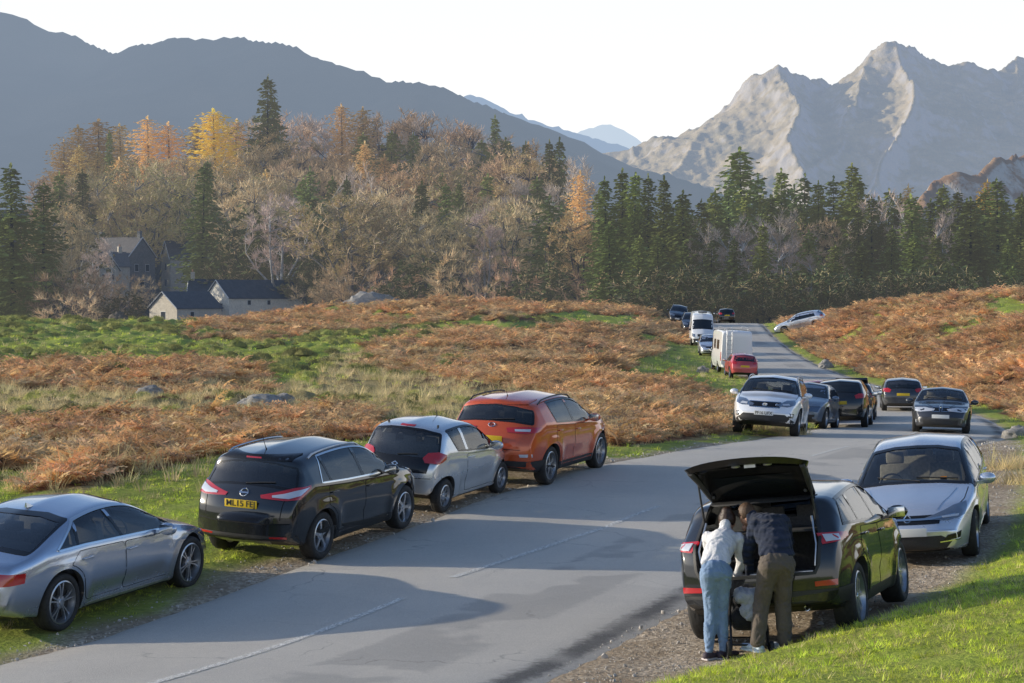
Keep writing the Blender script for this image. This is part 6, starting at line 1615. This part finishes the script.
def inst(X, Y, s0, s1, off=0.0, zs=1.0):
    Z = height(X, Y)+off; n = len(X); R = np.c_[rng.normal(0, .12, n), rng.normal(0, .12, n), rng.uniform(0, 6.28, n)]; s_ = rng.uniform(s0, s1, n)
    return np.c_[X, Y, Z], R, np.c_[s_, s_, s_*zs*rng.uniform(.8, 1.2, n)]
def cat_(L): return [np.concatenate([l[i] for l in L]) for i in range(3)]
# bracken
L_ = []
for y0, y1, den, s0, s1 in ((27, 60, 11.0, .5, 1.0), (60, 110, 7.0, .55, 1.15), (110, 205, 4.2, .7, 1.35)):
    n = int((y1*y1-y0*y0)*.5*.66*den); X, Y = cand(n, -.33, .33, y0, y1); rd = road_dist(X, Y); e = edge(X, Y, rd); Z = h_base(X, Y); b, t = zones(X, Y, Z)
    k = b & (e > 1.1) & (vnoise(X*.55, Y*.55, 71) > .16); L_.append(inst(X[k], Y[k], s0, s1))
P_, R_, S_ = cat_(L_); dead = vnoise(P_[:, 0]/6, P_[:, 1]/6, 73)+rng.uniform(-.25, .25, len(P_)) > .47 + .25*(P_[:, 1] > 60)
scatter('bracken', P_[~dead], R_[~dead], S_[~dead], [fern('fern_a', 11, .62, brk_a, 1), fern('fern_b', 9, .70, brk_a, 2), fern('fern_c', 13, .52, brk_a, 3), fern('fern_d', 8, .8, brk_a, 8)], 'rust-brown autumn bracken covering the moor')
scatter('bracken', P_[dead], R_[dead], S_[dead], [fern('fern_e', 10, .62, brk_b, 4), tuft('fern_f', 34, .6, .25, .02, brk_b, 5), fern('fern_g', 9, .7, brk_b, 6)], 'pale straw-coloured bracken and dead stems')
print('bracken', len(P_))
# short green grass
L_ = []
for y0, y1, den, s0, s1, x0, x1 in ((12, 24, 95, .55, 1.15, -.05, .34), (18, 34, 45, .7, 1.3, -.33, .34), (34, 60, 16, 1.0, 1.9, -.33, .33), (60, 120, 4.0, 1.6, 3.0, -.33, .33), (120, 180, 1.6, 2.0, 3.6, -.33, .33)):
    n = int((y1*y1-y0*y0)*.5*(x1-x0)*den); X, Y = cand(n, x0, x1, y0, y1); rd = road_dist(X, Y); e = edge(X, Y, rd); Z = h_base(X, Y); b, t = zones(X, Y, Z)
    nz = fbm(X/1.2, Y/1.2, 61, 3)-.5
    k = (e+nz*.9 > .12+rng.uniform(0, .35, n)) & ~b & (~t | (rng.uniform(0, 1, n) < .25)) & (vnoise(X*1.1, Y*1.1, 81) > .2); L_.append(inst(X[k], Y[k], s0, s1))
P_, R_, S_ = cat_(L_); print('grass', len(P_))
scatter('grass', P_, R_, S_, [tuft('tuft_a', 16, .085, .09, .008, grs, 11), tuft('tuft_b', 12, .06, .10, .009, grs, 12, .8), tuft('tuft_c', 20, .10, .08, .007, grs, 13), tuft('tuft_d', 10, .11, .06, .006, tan_, 14)], 'short bright green grass on the verges')
# dry grass
L_ = []
for y0, y1, den, s0, s1 in ((26, 60, 11, .6, 1.25), (60, 110, 4.5, .9, 1.7), (110, 170, 1.6, 1.2, 2.0)):
    n = int((y1*y1-y0*y0)*.5*.66*den); X, Y = cand(n, -.33, .33, y0, y1); rd = road_dist(X, Y); e = edge(X, Y, rd); Z = h_base(X, Y); b, t = zones(X, Y, Z)
    k = (e > .9) & ((t & ~b) | (b & (rng.uniform(0, 1, n) < .22)) | (rng.uniform(0, 1, n) < .05)) & (vnoise(X*.8, Y*.8, 83) > .25); L_.append(inst(X[k], Y[k], s0, s1))
for px, py, r, n in ((752, 432, .28, 16), (779, 433, .4, 26), (795, 436, .3, 12), (1012, 468, .5, 22), (1018, 484, .4, 12), (90, 478, 1.2, 60)):
    g = ground_hit(px, py); X = g[0]+rng.normal(0, r*.6, n); Y = g[1]+rng.normal(0, r*.6, n); L_.append(inst(X, Y, 1.0, 1.8))
P_, R_, S_ = cat_(L_); print('dry', len(P_))
scatter('dry_grass', P_, R_, S_, [tuft('dry_a', 26, .28, .10, .010, tan_, 21, 1.1, .5), tuft('dry_b', 34, .22, .14, .010, tan_, 22), tuft('dry_c', 22, .34, .09, .009, tan_, 23, 1.2, .5)], 'tall pale dry moor grass')
# mossy hummocks
def hummock(name, seed):
    q = random.Random(seed); v = []; f = []; bm = bmesh.new(); bmesh.ops.create_icosphere(bm, subdivisions=2, radius=1); off = 0
    for x in bm.verts: n = x.co; v.append((n.x*.42*q.uniform(.85, 1.1), n.y*.42*q.uniform(.85, 1.1), max(-.1, n.z)*.24*q.uniform(.8, 1.15)))
    f += [tuple(x.index for x in ff.verts) for ff in bm.faces]; bm.free()
    for i in range(150):
        a = q.random()*2*PI; r = .42*math.sqrt(q.random()); z = .24*math.sqrt(max(0, 1-(r/.43)**2)); ribbon(v, f, (r*math.cos(a), r*math.sin(a), z-.02), (math.cos(a), math.sin(a), 0), q.uniform(.08, .20), .018, 1.0, 2, .8)
    return protomesh(name, v, f, [moss])
L_ = []
for y0, y1, den, s0, s1 in ((34, 70, .55, .45, 1.0), (70, 155, .34, .7, 1.6)):
    n = int((y1*y1-y0*y0)*.5*.66*den); X, Y = cand(n, -.33, .16, y0, y1); rd = road_dist(X, Y); e = edge(X, Y, rd); Z = h_base(X, Y); b, t = zones(X, Y, Z); px, py = to_px(X, Y, Z)
    k = (e > 4) & ~b & (fbm(X/7, Y/7, 87, 2) > .42) & ((px < 480) | (py < 330)); L_.append(inst(X[k], Y[k], s0, s1, -.03))
P_, R_, S_ = cat_(L_); print('hummocks', len(P_)); R_[:, :2] = 0
scatter('tussocks', P_, R_, S_, [hummock('hummock_a', 1), hummock('hummock_b', 2), hummock('hummock_c', 3)], 'mossy green hummocks in the rough pasture')
# grit and small stones on the verges
def pebble(name, seed):
    q = random.Random(seed); bm = bmesh.new(); bmesh.ops.create_icosphere(bm, subdivisions=1, radius=.016)
    for x in bm.verts: x.co = Vector((x.co.x*q.uniform(.7, 1.4), x.co.y*q.uniform(.7, 1.2), x.co.z*q.uniform(.4, .9)))
    me = bpy.data.meshes.new(name); bm.to_mesh(me); bm.free(); me.materials.append(simple('grit', (.46, .42, .37), .9, nscale=8, var=.45, obj=False)); return bpy.data.objects.new(name, me)
X, Y = cand(36000, -.33, .34, 15, 48); rd = road_dist(X, Y); s_l = -rd-RHW; s_r = rd-RHW
k = ((s_l > -.25) & (s_l < lverge_w(Y)+.2)) | ((s_r > -.25) & (s_r < layby_w(Y)+.1)); X, Y = X[k], Y[k]; Z = height(X, Y)
Pg = np.c_[X, Y, Z+.004]; inn = np.abs(road_dist(X, Y)) < RHW; Pg[inn, 2] = h_base(X[inn], Y[inn])+.025; n = len(X); s_ = rng.exponential(.35, n)+.25
scatter('gravel', Pg, rng.uniform(0, 6, (n, 3)), np.c_[s_, s_, s_], [pebble('pebble_a', 1), pebble('pebble_b', 2), pebble('pebble_c', 3)], 'loose grit and small stones along the road edge')
# fallen leaves on the grass bank
# ---------------------------------------------------------------- trees
bark_m = simple('tree_bark', (.10, .085, .07), .9, nscale=3, var=.35, hz=True); birch_m = simple('birch_bark', (.42, .40, .37), .8, nscale=3, var=.4, hz=True); grey_bark = simple('grey_bark', (.20, .185, .16), .9, nscale=2, var=.35, hz=True)
spruce_m = leafmat('spruce_needles', (.034, .056, .015), (.085, .12, .028), (.18, .21, .050), .12, .25, True)
pine_m = leafmat('pine_needles', (.06, .10, .035), (.12, .17, .055), (.20, .25, .085), .12, .25, True)
fir_m = leafmat('fir_needles', (.055, .085, .020), (.13, .17, .038), (.24, .27, .065), .12, .25, True)
larch_m = leafmat('larch_needles', (.44, .27, .10), (.64, .43, .18), (.78, .58, .28), .3, .3, True)
gold_m = leafmat('gold_needles', (.60, .36, .05), (.80, .54, .09), (.88, .66, .15), .35, .3, True)
twig_m = leafmat('bare_twigs', (.22, .17, .095), (.40, .31, .175), (.56, .45, .27), .1, .2, True)
twig_red = leafmat('reddish_twigs', (.25, .165, .095), (.46, .31, .18), (.62, .44, .28), .1, .2, True)
twig_birch = leafmat('birch_twigs', (.24, .175, .15), (.40, .31, .265), (.55, .45, .39), .1, .2, True)
olive_m = leafmat('olive_leaves', (.17, .15, .055), (.30, .26, .10), (.42, .36, .15), .3, .3, True)
russet_m = leafmat('russet_leaves', (.30, .17, .065), (.52, .32, .13), (.66, .46, .22), .3, .3, True)
def quadcloud(v, f, p, s_, q, flat=.5, dirv=None):
    a = q.random()*2*PI; t = np.array([math.cos(a), math.sin(a), q.uniform(-flat, flat)]) if dirv is None else dirv; b = np.cross(t, [q.uniform(-.6, .6), q.uniform(-.6, .6), 1]); b /= np.linalg.norm(b)+1e-6
    n0 = len(v); v += [tuple(p-b*s_*.34), tuple(p+t*s_*.55-b*s_*.38), tuple(p+t*s_), tuple(p+t*s_*.5+b*s_*.40)]; f.append((n0, n0+1, n0+2, n0+3))
def conifer(name, mat, bark, seed, H=20, R=3.6, z0=.08, pw=.85, dens=1.0, droop=.28, spray=.75, irr=.25, top=.0, level=.42):
    q = random.Random(seed); root = empty(name); v = []; f = []; z = H*z0; ph = q.random()*6
    while z < H*.985:
        u = (z-H*z0)/(H*(1-z0)); r0 = R*((1-u)**pw)*(1 if u > .12 else .75+2*u)+.12; nb = max(3, int((6+4*(1-u))*dens)); r0 *= 1+irr*.35*math.sin(z*.9+ph)
        for k in range(nb):
            a = 2*PI*(k+q.random())/nb; L = r0*q.uniform(1-irr*1.5, 1+irr*.6); dz = -droop*(1-u*.8)+q.uniform(-.12, .12)
            m_ = max(2, int(L/.42))
            for j in range(m_):
                t = (j+q.random()*.9)/m_; p = np.array([math.cos(a)*L*t, math.sin(a)*L*t, z+dz*L*t+.10*L*t*t]); 
                for _ in range(2):
                    aa = a+q.uniform(-1.2, 1.2); quadcloud(v, f, p, spray*q.uniform(.6, 1.25)*(1-.35*u), q, dirv=np.array([math.cos(aa), math.sin(aa), q.uniform(-.55, .15)]))
        z += level*q.uniform(.7, 1.3)*(1-.35*u)
    for k in range(4): quadcloud(v, f, np.array([0, 0, H*(.97+.008*k)]), .5, q, dirv=np.array([0, 0, 1.0])+np.array([q.uniform(-.2, .2), q.uniform(-.2, .2), 0]))
    MB().tube([(0, 0, -.6), (.03, 0, H*.3), (0, .03, H*.7), (0, 0, H*.97)], [H*.017, H*.013, H*.006, .02], 8).build('trunk', bark, root); meshobj('crown', v, f, mat, root); return root, H
def broad(name, mat, bark, seed, H=16, R=5, z0=.22, n_at=90, tw=26, twl=1.3, tww=.075, leaf=None, leafn=0, shape=1.0, limb=8, spread=1.0):
    q = random.Random(seed); root = empty(name); mb = MB(); fork = H*z0*q.uniform(.9, 1.2); mb.tube([(0, 0, -.6), (.05, .05, fork*.6), (0, 0, fork), (.1, -.1, H*.6)], [H*.021, H*.016, H*.013, H*.004], 8)
    heads = []; v = []; f = []; vl = []; fl = []
    limbs = []
    for k in range(limb):
        a = 2*PI*(k+q.random()*.8)/limb; el = q.uniform(.65, 1.3); L = H*(1-z0)*q.uniform(.55, .85); d = Vector((math.cos(a)*math.cos(el), math.sin(a)*math.cos(el), math.sin(el))); b = Vector((0, 0, fork*q.uniform(.75, 1.5))); pts = [b]
        for s_ in range(1, 5): t = s_/4; pts.append(b+d*L*t+Vector((q.uniform(-.3, .3), q.uniform(-.3, .3), .9*t*t*(1-.2*el))))
        pts = [Vector((p.x*min(1, R/ max(.1, math.hypot(p.x, p.y))), p.y*min(1, R/max(.1, math.hypot(p.x, p.y))), min(p.z, H*.93))) for p in pts]
        mb.tube(pts, [H*.009, H*.007, H*.005, H*.003, H*.0015], 6); limbs += pts[1:]
    limbs += [Vector((0, 0, H*.5)), Vector((.1, -.1, H*.6))]
    for i in range(n_at):
        while True:
            x, y, z = q.uniform(-1, 1), q.uniform(-1, 1), q.uniform(-.85, 1); rr = math.sqrt(x*x+y*y+z*z)
            if .30 < rr < .93: break
        zc = H*(z0+1)/2*1.04; hz_ = H*(1-z0)/2; wob = 1+.18*math.sin(3*math.atan2(y, x)+seed)+.10*math.sin(7*math.atan2(y, x)+z*4); p = Vector((x*R*wob, y*R*wob, zc+z*hz_*(1 if z > 0 else .8*shape)))
        b = min(limbs, key=lambda l: (l-p).length*(1 if l.z < p.z-.4 else 2.6)); mid = b.lerp(p, .5)+Vector((q.uniform(-.2, .2), q.uniform(-.2, .2), .15)); mb.tube([b, mid, p], [H*.0028, H*.0018, H*.0007], 4, False)
        out_ = (p-Vector((0, 0, H*z0))).normalized()
        for k in range(tw):
            t0 = q.random(); s0 = mid.lerp(p, t0); d = Vector((out_.x+q.gauss(0, .65), out_.y+q.gauss(0, .65), out_.z*spread+q.gauss(.1, .5))).normalized(); l = twl*q.uniform(.5, 1.2); sd = d.cross(Vector((q.gauss(0, 1), q.gauss(0, 1), q.gauss(0, 1)))).normalized()*tww*.5; e = s0+d*l+Vector((0, 0, -.12*l)); m_ = s0.lerp(e, .5)+sd*3
            n0 = len(v); v += [tuple(s0-sd), tuple(s0+sd), tuple(m_+sd), tuple(m_-sd), tuple(e)]; f += [(n0, n0+1, n0+2, n0+3)]; f += [(n0+3, n0+2, n0+4)]
            if leafn:
                for _ in range(leafn): pp = s0.lerp(e, q.random()); quadcloud(vl, fl, np.array(pp)+np.array([q.gauss(0, .12) for _ in range(3)]), q.uniform(.16, .34), q, .8)
    mb.build('trunk', bark, root); n_ = len(f)
    if leafn:
        k0 = len(v); v = v+vl; f = f+[tuple(k0+i for i in ff) for ff in fl]; o = meshobj('crown', v, f, [mat, leaf], root, mi=[0]*n_+[1]*len(fl))
    else: o = meshobj('crown', v, f, mat, root)
    return root, H
PRO = {
 'spruce': [conifer('spruce_tree', spruce_m, bark_m, s_, 22, 4.6+.6*(s_ % 2), .05, .78, irr=.35, level=.38, spray=.9) for s_ in (1, 2, 3)],
 'fir': [conifer('fir_tree', fir_m, bark_m, s_, 21, 4.9, .08, .68, irr=.5, droop=.12, spray=1.0) for s_ in (4, 5, 6)],
 'pine': [conifer('pine_tree', pine_m, bark_m, s_, 20, 4.2, .20, .50, dens=.95, irr=.8, droop=-.05, spray=1.05, level=.6) for s_ in (7, 8, 9)],
 'larch': [conifer('larch_tree', larch_m, grey_bark, s_, 22, 4.6, .12, .50, dens=1.15, droop=-.12, spray=.62, irr=.4, level=.36) for s_ in (10, 11)],
 'gold': [conifer('larch_tree', gold_m, grey_bark, 12, 22, 4.8, .12, .50, dens=1.3, droop=-.12, spray=.66, irr=.35, level=.34)],
 'bare': [broad('bare_tree', twig_m, grey_bark, s_, 16, 5.2, .2, 190, 17) for s_ in (21, 22, 23)],
 'red': [broad('bare_tree', twig_red, bark_m, s_, 18, 5.2, .2, 190, 16, leaf=russet_m, leafn=0) for s_ in (24, 25)],
 'beech': [broad('beech_tree', twig_red, bark_m, s_, 18, 5.6, .2, 170, 12, leaf=russet_m, leafn=2) for s_ in (26, 27)],
 'birch': [broad('birch_tree', twig_birch, birch_m, s_, 15, 3.0, .15, 75, 28, 1.2, .05, limb=6, spread=1.2) for s_ in (28, 29)],
 'oak': [broad('oak_tree', twig_m, grey_bark, s_, 14, 6.2, .16, 160, 9, leaf=olive_m, leafn=3) for s_ in (30, 31)],
 'bush': [broad('bush', twig_red, bark_m, s_, 5, 3.0, .04, 46, 26, .8, .03, limb=6) for s_ in (32, 33)],
 'gbush': [broad('bush', twig_m, bark_m, 34, 4.5, 2.8, .04, 46, 12, .7, .03, leaf=leafmat('holly_leaves', (.02, .032, .010), (.04, .06, .018), (.08, .10, .03), .1), leafn=3, limb=6)],
}
SPEC = {'spruce': ('spruce', 'dark green spruce'), 'fir': ('fir', 'mid green fir'), 'pine': ('pine', 'open blue-green pine'), 'larch': ('larch', 'orange autumn larch'), 'gold': ('larch', 'golden larch'), 'bare': ('tree', 'leafless grey-brown tree'), 'red': ('tree', 'leafless reddish-brown tree'),
 'beech': ('beech', 'russet-leaved beech'), 'birch': ('birch', 'pale-stemmed leafless birch'), 'oak': ('oak', 'olive-leaved spreading oak'), 'bush': ('bush', 'reddish leafless thicket bush'), 'gbush': ('bush', 'dark evergreen bush')}
used_p = set(); ntree = 0
def tree(kind, px, ty, D, label=None, wide=1.0, zone='in the wood behind the moor', group=None, base=None):
    global ntree
    pr = PRO[kind]; i = (int(px*7+ty*3+D)) % len(pr); r, H = pr[i]
    x = at(px, 290, D)[0]; gz = float(height(x, D)) if base is None else base; top_ = at(px, ty, D)[2]; h = max(3.5, top_-gz); s_ = h/H
    if (kind, i) in used_p: o = copy_tree(r)
    else: o = r; used_p.add((kind, i))
    q = random.Random(px*13+ty); o.location = (x, D, gz); sw = (s_**.8 if h > 6 else s_)*wide*q.uniform(.92, 1.1); o.scale = (sw, sw, s_); o.rotation_euler = (q.gauss(0, .015), q.gauss(0, .015), q.random()*6.28)
    if label: tag(o, label, SPEC[kind][0])
    else: tag(o, SPEC[kind][1]+' '+zone, SPEC[kind][0], group or (SPEC[kind][1]+'s '+zone))
    ntree += 1; return o
T = tree
# salient trees, left to right
T('spruce', 14, 165, 262, 'tallest dark spruce at the left edge of the photo', 1.35); T('spruce', 42, 182, 272, 'dark spruce just right of the tallest left-edge spruce', 1.1); T('spruce', -16, 176, 268, zone='beyond the left field', wide=1.2)
T('bare', 62, 205, 300, 'leafless grey tree between left-edge spruces and the dark house', 1.0); T('larch', 97, 120, 470, 'orange larch crown left of the small dark conifer on the hill', 2.0); T('spruce', 111, 131, 455, 'small dark conifer top among the orange larches', .6)
T('larch', 80, 126, 480, zone='on the wooded hill', wide=1.7); T('larch', 122, 124, 485, zone='on the wooded hill', wide=1.7); T('larch', 64, 140, 470, zone='on the wooded hill', wide=1.6); T('larch', 151, 117, 450, 'tall orange larch left of the golden larch', 1.8); T('larch', 173, 123, 452, 'second orange larch between tall orange larch and golden larch', 1.7)
T('gold', 217, 110, 445, 'bright golden larch, the yellowest crown on the hill', 1.9); T('larch', 194, 124, 470, zone='on the wooded hill', wide=1.6); T('larch', 236, 120, 462, zone='on the wooded hill', wide=1.5); T('red', 240, 113, 470, zone='on the wooded hill', wide=1.2); T('spruce', 267, 76, 440, 'tall lone dark spruce towering above the wooded hill', 1.15); T('spruce', 276, 100, 446, zone='on the wooded hill', wide=.9)
T('spruce', 202, 164, 322, 'dark spruce standing directly beside the stone houses', 1.1); T('birch', 100, 235, 285, 'thin birch in front of the dark house', 1.0); T('birch', 128, 205, 372, zone='around the houses')
T('bare', 250, 172, 345, 'broad leafless tree right of the spruce beside the houses', 1.1); T('birch', 281, 192, 310, 'pinkish leafless birch behind the long slate roof', 1.5); T('pine', 311, 168, 335, 'light green pine right of the long slate barn roof', .8); T('oak', 352, 190, 296, 'wide olive-tinted oak at the centre-left wood edge', 1.25)
T('oak', 384, 200, 300, 'olive-tinted oak touching the widest oak on its right', .9); T('spruce', 349, 177, 350, zone='in the middle of the wood', wide=.8); T('spruce', 420, 182, 330, 'dark conifer between olive oak and grey-brown tree', 1.0); T('fir', 447, 184, 340, zone='in the middle of the wood', wide=.8); T('fir', 458, 183, 345, zone='in the middle of the wood', wide=.8)
T('bare', 443, 208, 285, 'leafless grey-brown tree leaning over the stone wall left of the birch', 1.1); T('birch', 486, 204, 290, 'slender pinkish birch at the middle of the wood edge', 1.1); T('bare', 512, 192, 292, 'tall leafless tree just left of light green pine', 1.0)
T('pine', 548, 197, 285, 'light green pine with drooping layers at the wood edge', 1.15); T('pine', 562, 206, 288, zone='at the wood edge', wide=.9); T('larch', 577, 172, 330, 'orange-tinted tree above the light green pine', 1.1); T('birch', 571, 153, 380, 'pale pink tall birch behind the orange-tinted tree', 1.1)
T('beech', 584, 208, 280, 'reddish-brown tree left of the dark conifer stand', 1.2); T('spruce', 496, 116, 455, 'dark conifer top at the right shoulder of the hill wood', .9); T('spruce', 549, 141, 400, 'dark twin-topped spruce on the hill descending right', .9); T('spruce', 559, 139, 403, zone='on the wooded hill', wide=.8); T('fir', 525, 142, 430, zone='on the wooded hill', wide=.7)
for px, ty in ((290, 113), (310, 112), (328, 118), (345, 104), (366, 108), (386, 112), (404, 107), (430, 112), (455, 119), (478, 126), (512, 135), (535, 150)):
    T(['larch', 'beech', 'red', 'larch', 'birch', 'red'][int(px) % 6] if px != 345 else 'larch', px, ty, 455+int(px) % 30, zone='on the wooded hill', wide=1.5)
r_ = random.Random(42)
for row, (D, yb, ya, kinds) in enumerate(((430, 128, 150, ('red', 'beech', 'bare', 'larch', 'larch', 'fir')), (400, 140, 172, ('red', 'beech', 'bare', 'spruce', 'larch', 'oak')), (370, 158, 185, ('bare', 'oak', 'birch', 'fir', 'beech', 'spruce', 'spruce')), (345, 178, 205, ('bare', 'oak', 'birch', 'fir', 'spruce', 'beech')), (318, 205, 232, ('bare', 'oak', 'gbush', 'fir', 'bare')))):
    x = 30-row*20 + (0 if row < 3 else -10)
    while x < (560 if row < 2 else 600):
        skip = (row >= 3 and (72 < x < 240))
        ty = r_.uniform(yb, ya) + (16 if (x < 262 and row < 2) else 0) + max(0, 75-x)*.9 + (max(0, 60-x)*.6 if x < 60 else 0) + max(0, x-500)*.35
        if not skip: T(r_.choice(kinds), x, ty, D+r_.uniform(-10, 10), zone='on the wooded hill' if row < 3 else 'in the middle of the wood', wide=1.15)
        x += r_.uniform(18, 30)
for px, ty, D, k in ((55, 255, 262, 'bush'), (75, 262, 258, 'bush'), (70, 285, 240, 'bush'), (95, 272, 262, 'bush'), (112, 276, 275, 'bush'), (128, 274, 300, 'bush'), (150, 276, 310, 'bush'), (230, 264, 330, 'bush'), (250, 255, 335, 'bare'), (118, 292, 255, 'gbush'), (306, 262, 310, 'gbush'), (318, 268, 290, 'bush'), (398, 262, 285, 'bush'), (420, 255, 282, 'gbush'), (465, 250, 275, 'bush'), (500, 258, 272, 'bush'), (530, 262, 270, 'gbush'), (600, 262, 262, 'bush'), (620, 270, 256, 'bush'), (640, 276, 250, 'gbush'), (340, 272, 280, 'bush'), (360, 262, 284, 'bush'), (262, 266, 330, 'gbush')): T(k, px, ty, D, zone='along the foot of the wood', wide=1.25)
# the conifer stand behind the road
for px, ty, D, k, w in ((609, 178, 262, 'spruce', 1), (620, 170, 266, 'spruce', 1.05), (634, 174, 262, 'fir', 1), (647, 175, 258, 'spruce', 1), (663, 177, 255, 'spruce', .9), (684, 192, 252, 'fir', .9), (672, 205, 262, 'spruce', 1), (700, 200, 268, 'spruce', 1), (715, 190, 275, 'fir', .9), (729, 178, 285, 'pine', 1), (745, 149, 300, 'fir', 1.3), (759, 176, 292, 'pine', 1), (768, 196, 272, 'fir', .9),
 (781, 170, 285, 'fir', 1), (793, 186, 280, 'pine', .9), (803, 174, 290, 'pine', 1), (818, 182, 284, 'fir', .9), (832, 178, 288, 'pine', 1), (845, 165, 282, 'fir', 1.1), (860, 180, 278, 'fir', 1), (872, 196, 270, 'spruce', 1), (886, 190, 285, 'fir', .9), (917, 195, 262, 'spruce', 1.15), (930, 200, 268, 'spruce', 1), (944, 186, 276, 'fir', 1), (958, 190, 272, 'spruce', .9), (970, 198, 250, 'spruce', 1.35), (985, 190, 268, 'spruce', 1), (1000, 178, 262, 'spruce', 1.2), (1018, 196, 255, 'spruce', 1.1), (1035, 186, 262, 'spruce', 1.1), (1055, 180, 268, 'fir', 1.1), (1080, 190, 262, 'spruce', 1.1)):
    lab = {745: 'tallest pine-green fir behind the bend of the road', 970: 'broad-based dark spruce on the right with branches to the ground', 845: 'pointed fir rising toward the high mountain'}.get(px)
    T(k, px, ty, D, lab, w, 'in the stand behind the road')
T('birch', 789, 205, 262, 'pinkish leafless birch amid the conifers behind the road', 1.2); T('birch', 755, 214, 258, 'leafless birch left of the pinkish birch amid the conifers', 1.1); T('birch', 878, 190, 275, zone='in the stand behind the road', wide=1.1); T('larch', 908, 185, 280, 'orange-yellow larch among the right-hand conifers', .9); T('gold', 986, 180, 283, 'golden larch top behind the right-hand spruces', .8); T('birch', 943, 205, 262, zone='in the stand behind the road')
T('birch', 736, 222, 252, zone='in the stand behind the road'); T('red', 815, 212, 262, zone='in the stand behind the road', wide=.9); T('birch', 705, 220, 252, zone='in the stand behind the road')
for row, (D, yb, ya) in enumerate(((292, 190, 205), (275, 205, 225), (245, 222, 245))):
    x = 600+row*6
    while x < 1090:
        T(r_.choice(('spruce', 'spruce', 'fir', 'spruce') if row < 2 else ('spruce', 'fir', 'spruce', 'birch', 'fir', 'spruce', 'bare')), x, r_.uniform(yb, ya), D+r_.uniform(-8, 8), zone='in the stand behind the road', wide=1.1); x += r_.uniform(15, 24) + (6 if row == 2 else 0)
for px in range(655, 1060, 24): T(r_.choice(('gbush', 'gbush', 'spruce') if px > 700 else ('bush', 'gbush', 'gbush')), px+r_.uniform(-8, 8), r_.uniform(262, 280), 226+r_.uniform(-6, 6), zone='along the foot of the conifer stand', wide=1.3)
for kd, lst in PRO.items():
    for i, (r, H) in enumerate(lst):
        if (kd, i) not in used_p:
            for c in list(r.children): bpy.data.objects.remove(c)
            bpy.data.objects.remove(r)
print('trees', ntree)
# ---------------------------------------------------------------- light
SUN_EL = math.radians(13.2)
sd_ = Vector((-.985, .17, 0)).normalized()   # toward the sun, on the ground plane
sun_dir = Vector((sd_.x*math.cos(SUN_EL), sd_.y*math.cos(SUN_EL), math.sin(SUN_EL)))
sl = bpy.data.lights.new('sun', 'SUN'); sl.energy = 5.0; sl.angle = math.radians(.55); sl.color = (1.0, .90, .73)
so = bpy.data.objects.new('sun', sl); COL.objects.link(so); so.rotation_euler = sun_dir.to_track_quat('Z', 'Y').to_euler(); so.location = (-60, 20, 40)
w = bpy.data.worlds.new('World'); scene.world = w; w.use_nodes = True; nt = w.node_tree
sky = nt.nodes.new('ShaderNodeTexSky'); sky.sky_type = 'NISHITA'; sky.sun_disc = False; sky.sun_elevation = SUN_EL
sky.sun_rotation = math.atan2(sun_dir.x, sun_dir.y); sky.air_density = 1.0; sky.dust_density = 1.6; sky.ozone_density = 1.5; sky.altitude = 100
bg = nt.nodes['Background']; bg.inputs['Strength'].default_value = .15
# thin bright haze low over the valley
tc = nt.nodes.new('ShaderNodeTexCoord'); sx = nt.nodes.new('ShaderNodeSeparateXYZ'); nt.links.new(tc.outputs['Generated'], sx.inputs[0])
rp = ramp(nt, sx.outputs[2], [(0, 1.0), (.165, .98), (.21, .3), (.35, .0)])
sk2 = N(nt, 'ShaderNodeMix', data_type='RGBA', blend_type='MULTIPLY'); sk2.inputs[0].default_value = 1.0; nt.links.new(sky.outputs[0], sk2.inputs[6]); sk2.inputs[7].default_value = (1.1, 1.22, 1.45, 1)
mul7 = N(nt, 'ShaderNodeMix', data_type='RGBA', blend_type='MULTIPLY'); mul7.inputs[0].default_value = 1.0; mul7.inputs[7].default_value = (7.1, 7.1, 7.1, 1)
mxs = N(nt, 'ShaderNodeMix', data_type='RGBA'); nt.links.new(rp, mxs.inputs[0]); nt.links.new(sk2.outputs[2], mxs.inputs[6]); nt.links.new(ramp(nt, sx.outputs[2], [(.0, (1, .99, .97)), (.07, (.985, .985, .98)), (.17, (.93, .955, .98))]), mul7.inputs[6]); nt.links.new(mul7.outputs[2], mxs.inputs[7])
nt.links.new(mxs.outputs[2], bg.inputs['Color'])
scene.view_settings.view_transform = 'Standard'; scene.view_settings.look = 'None'; scene.view_settings.exposure = 0
scene.cycles.max_bounces = 8; scene.cycles.transparent_max_bounces = 16; scene.cycles.diffuse_bounces = 3; scene.cycles.glossy_bounces = 4
scene.cycles.use_denoising = True
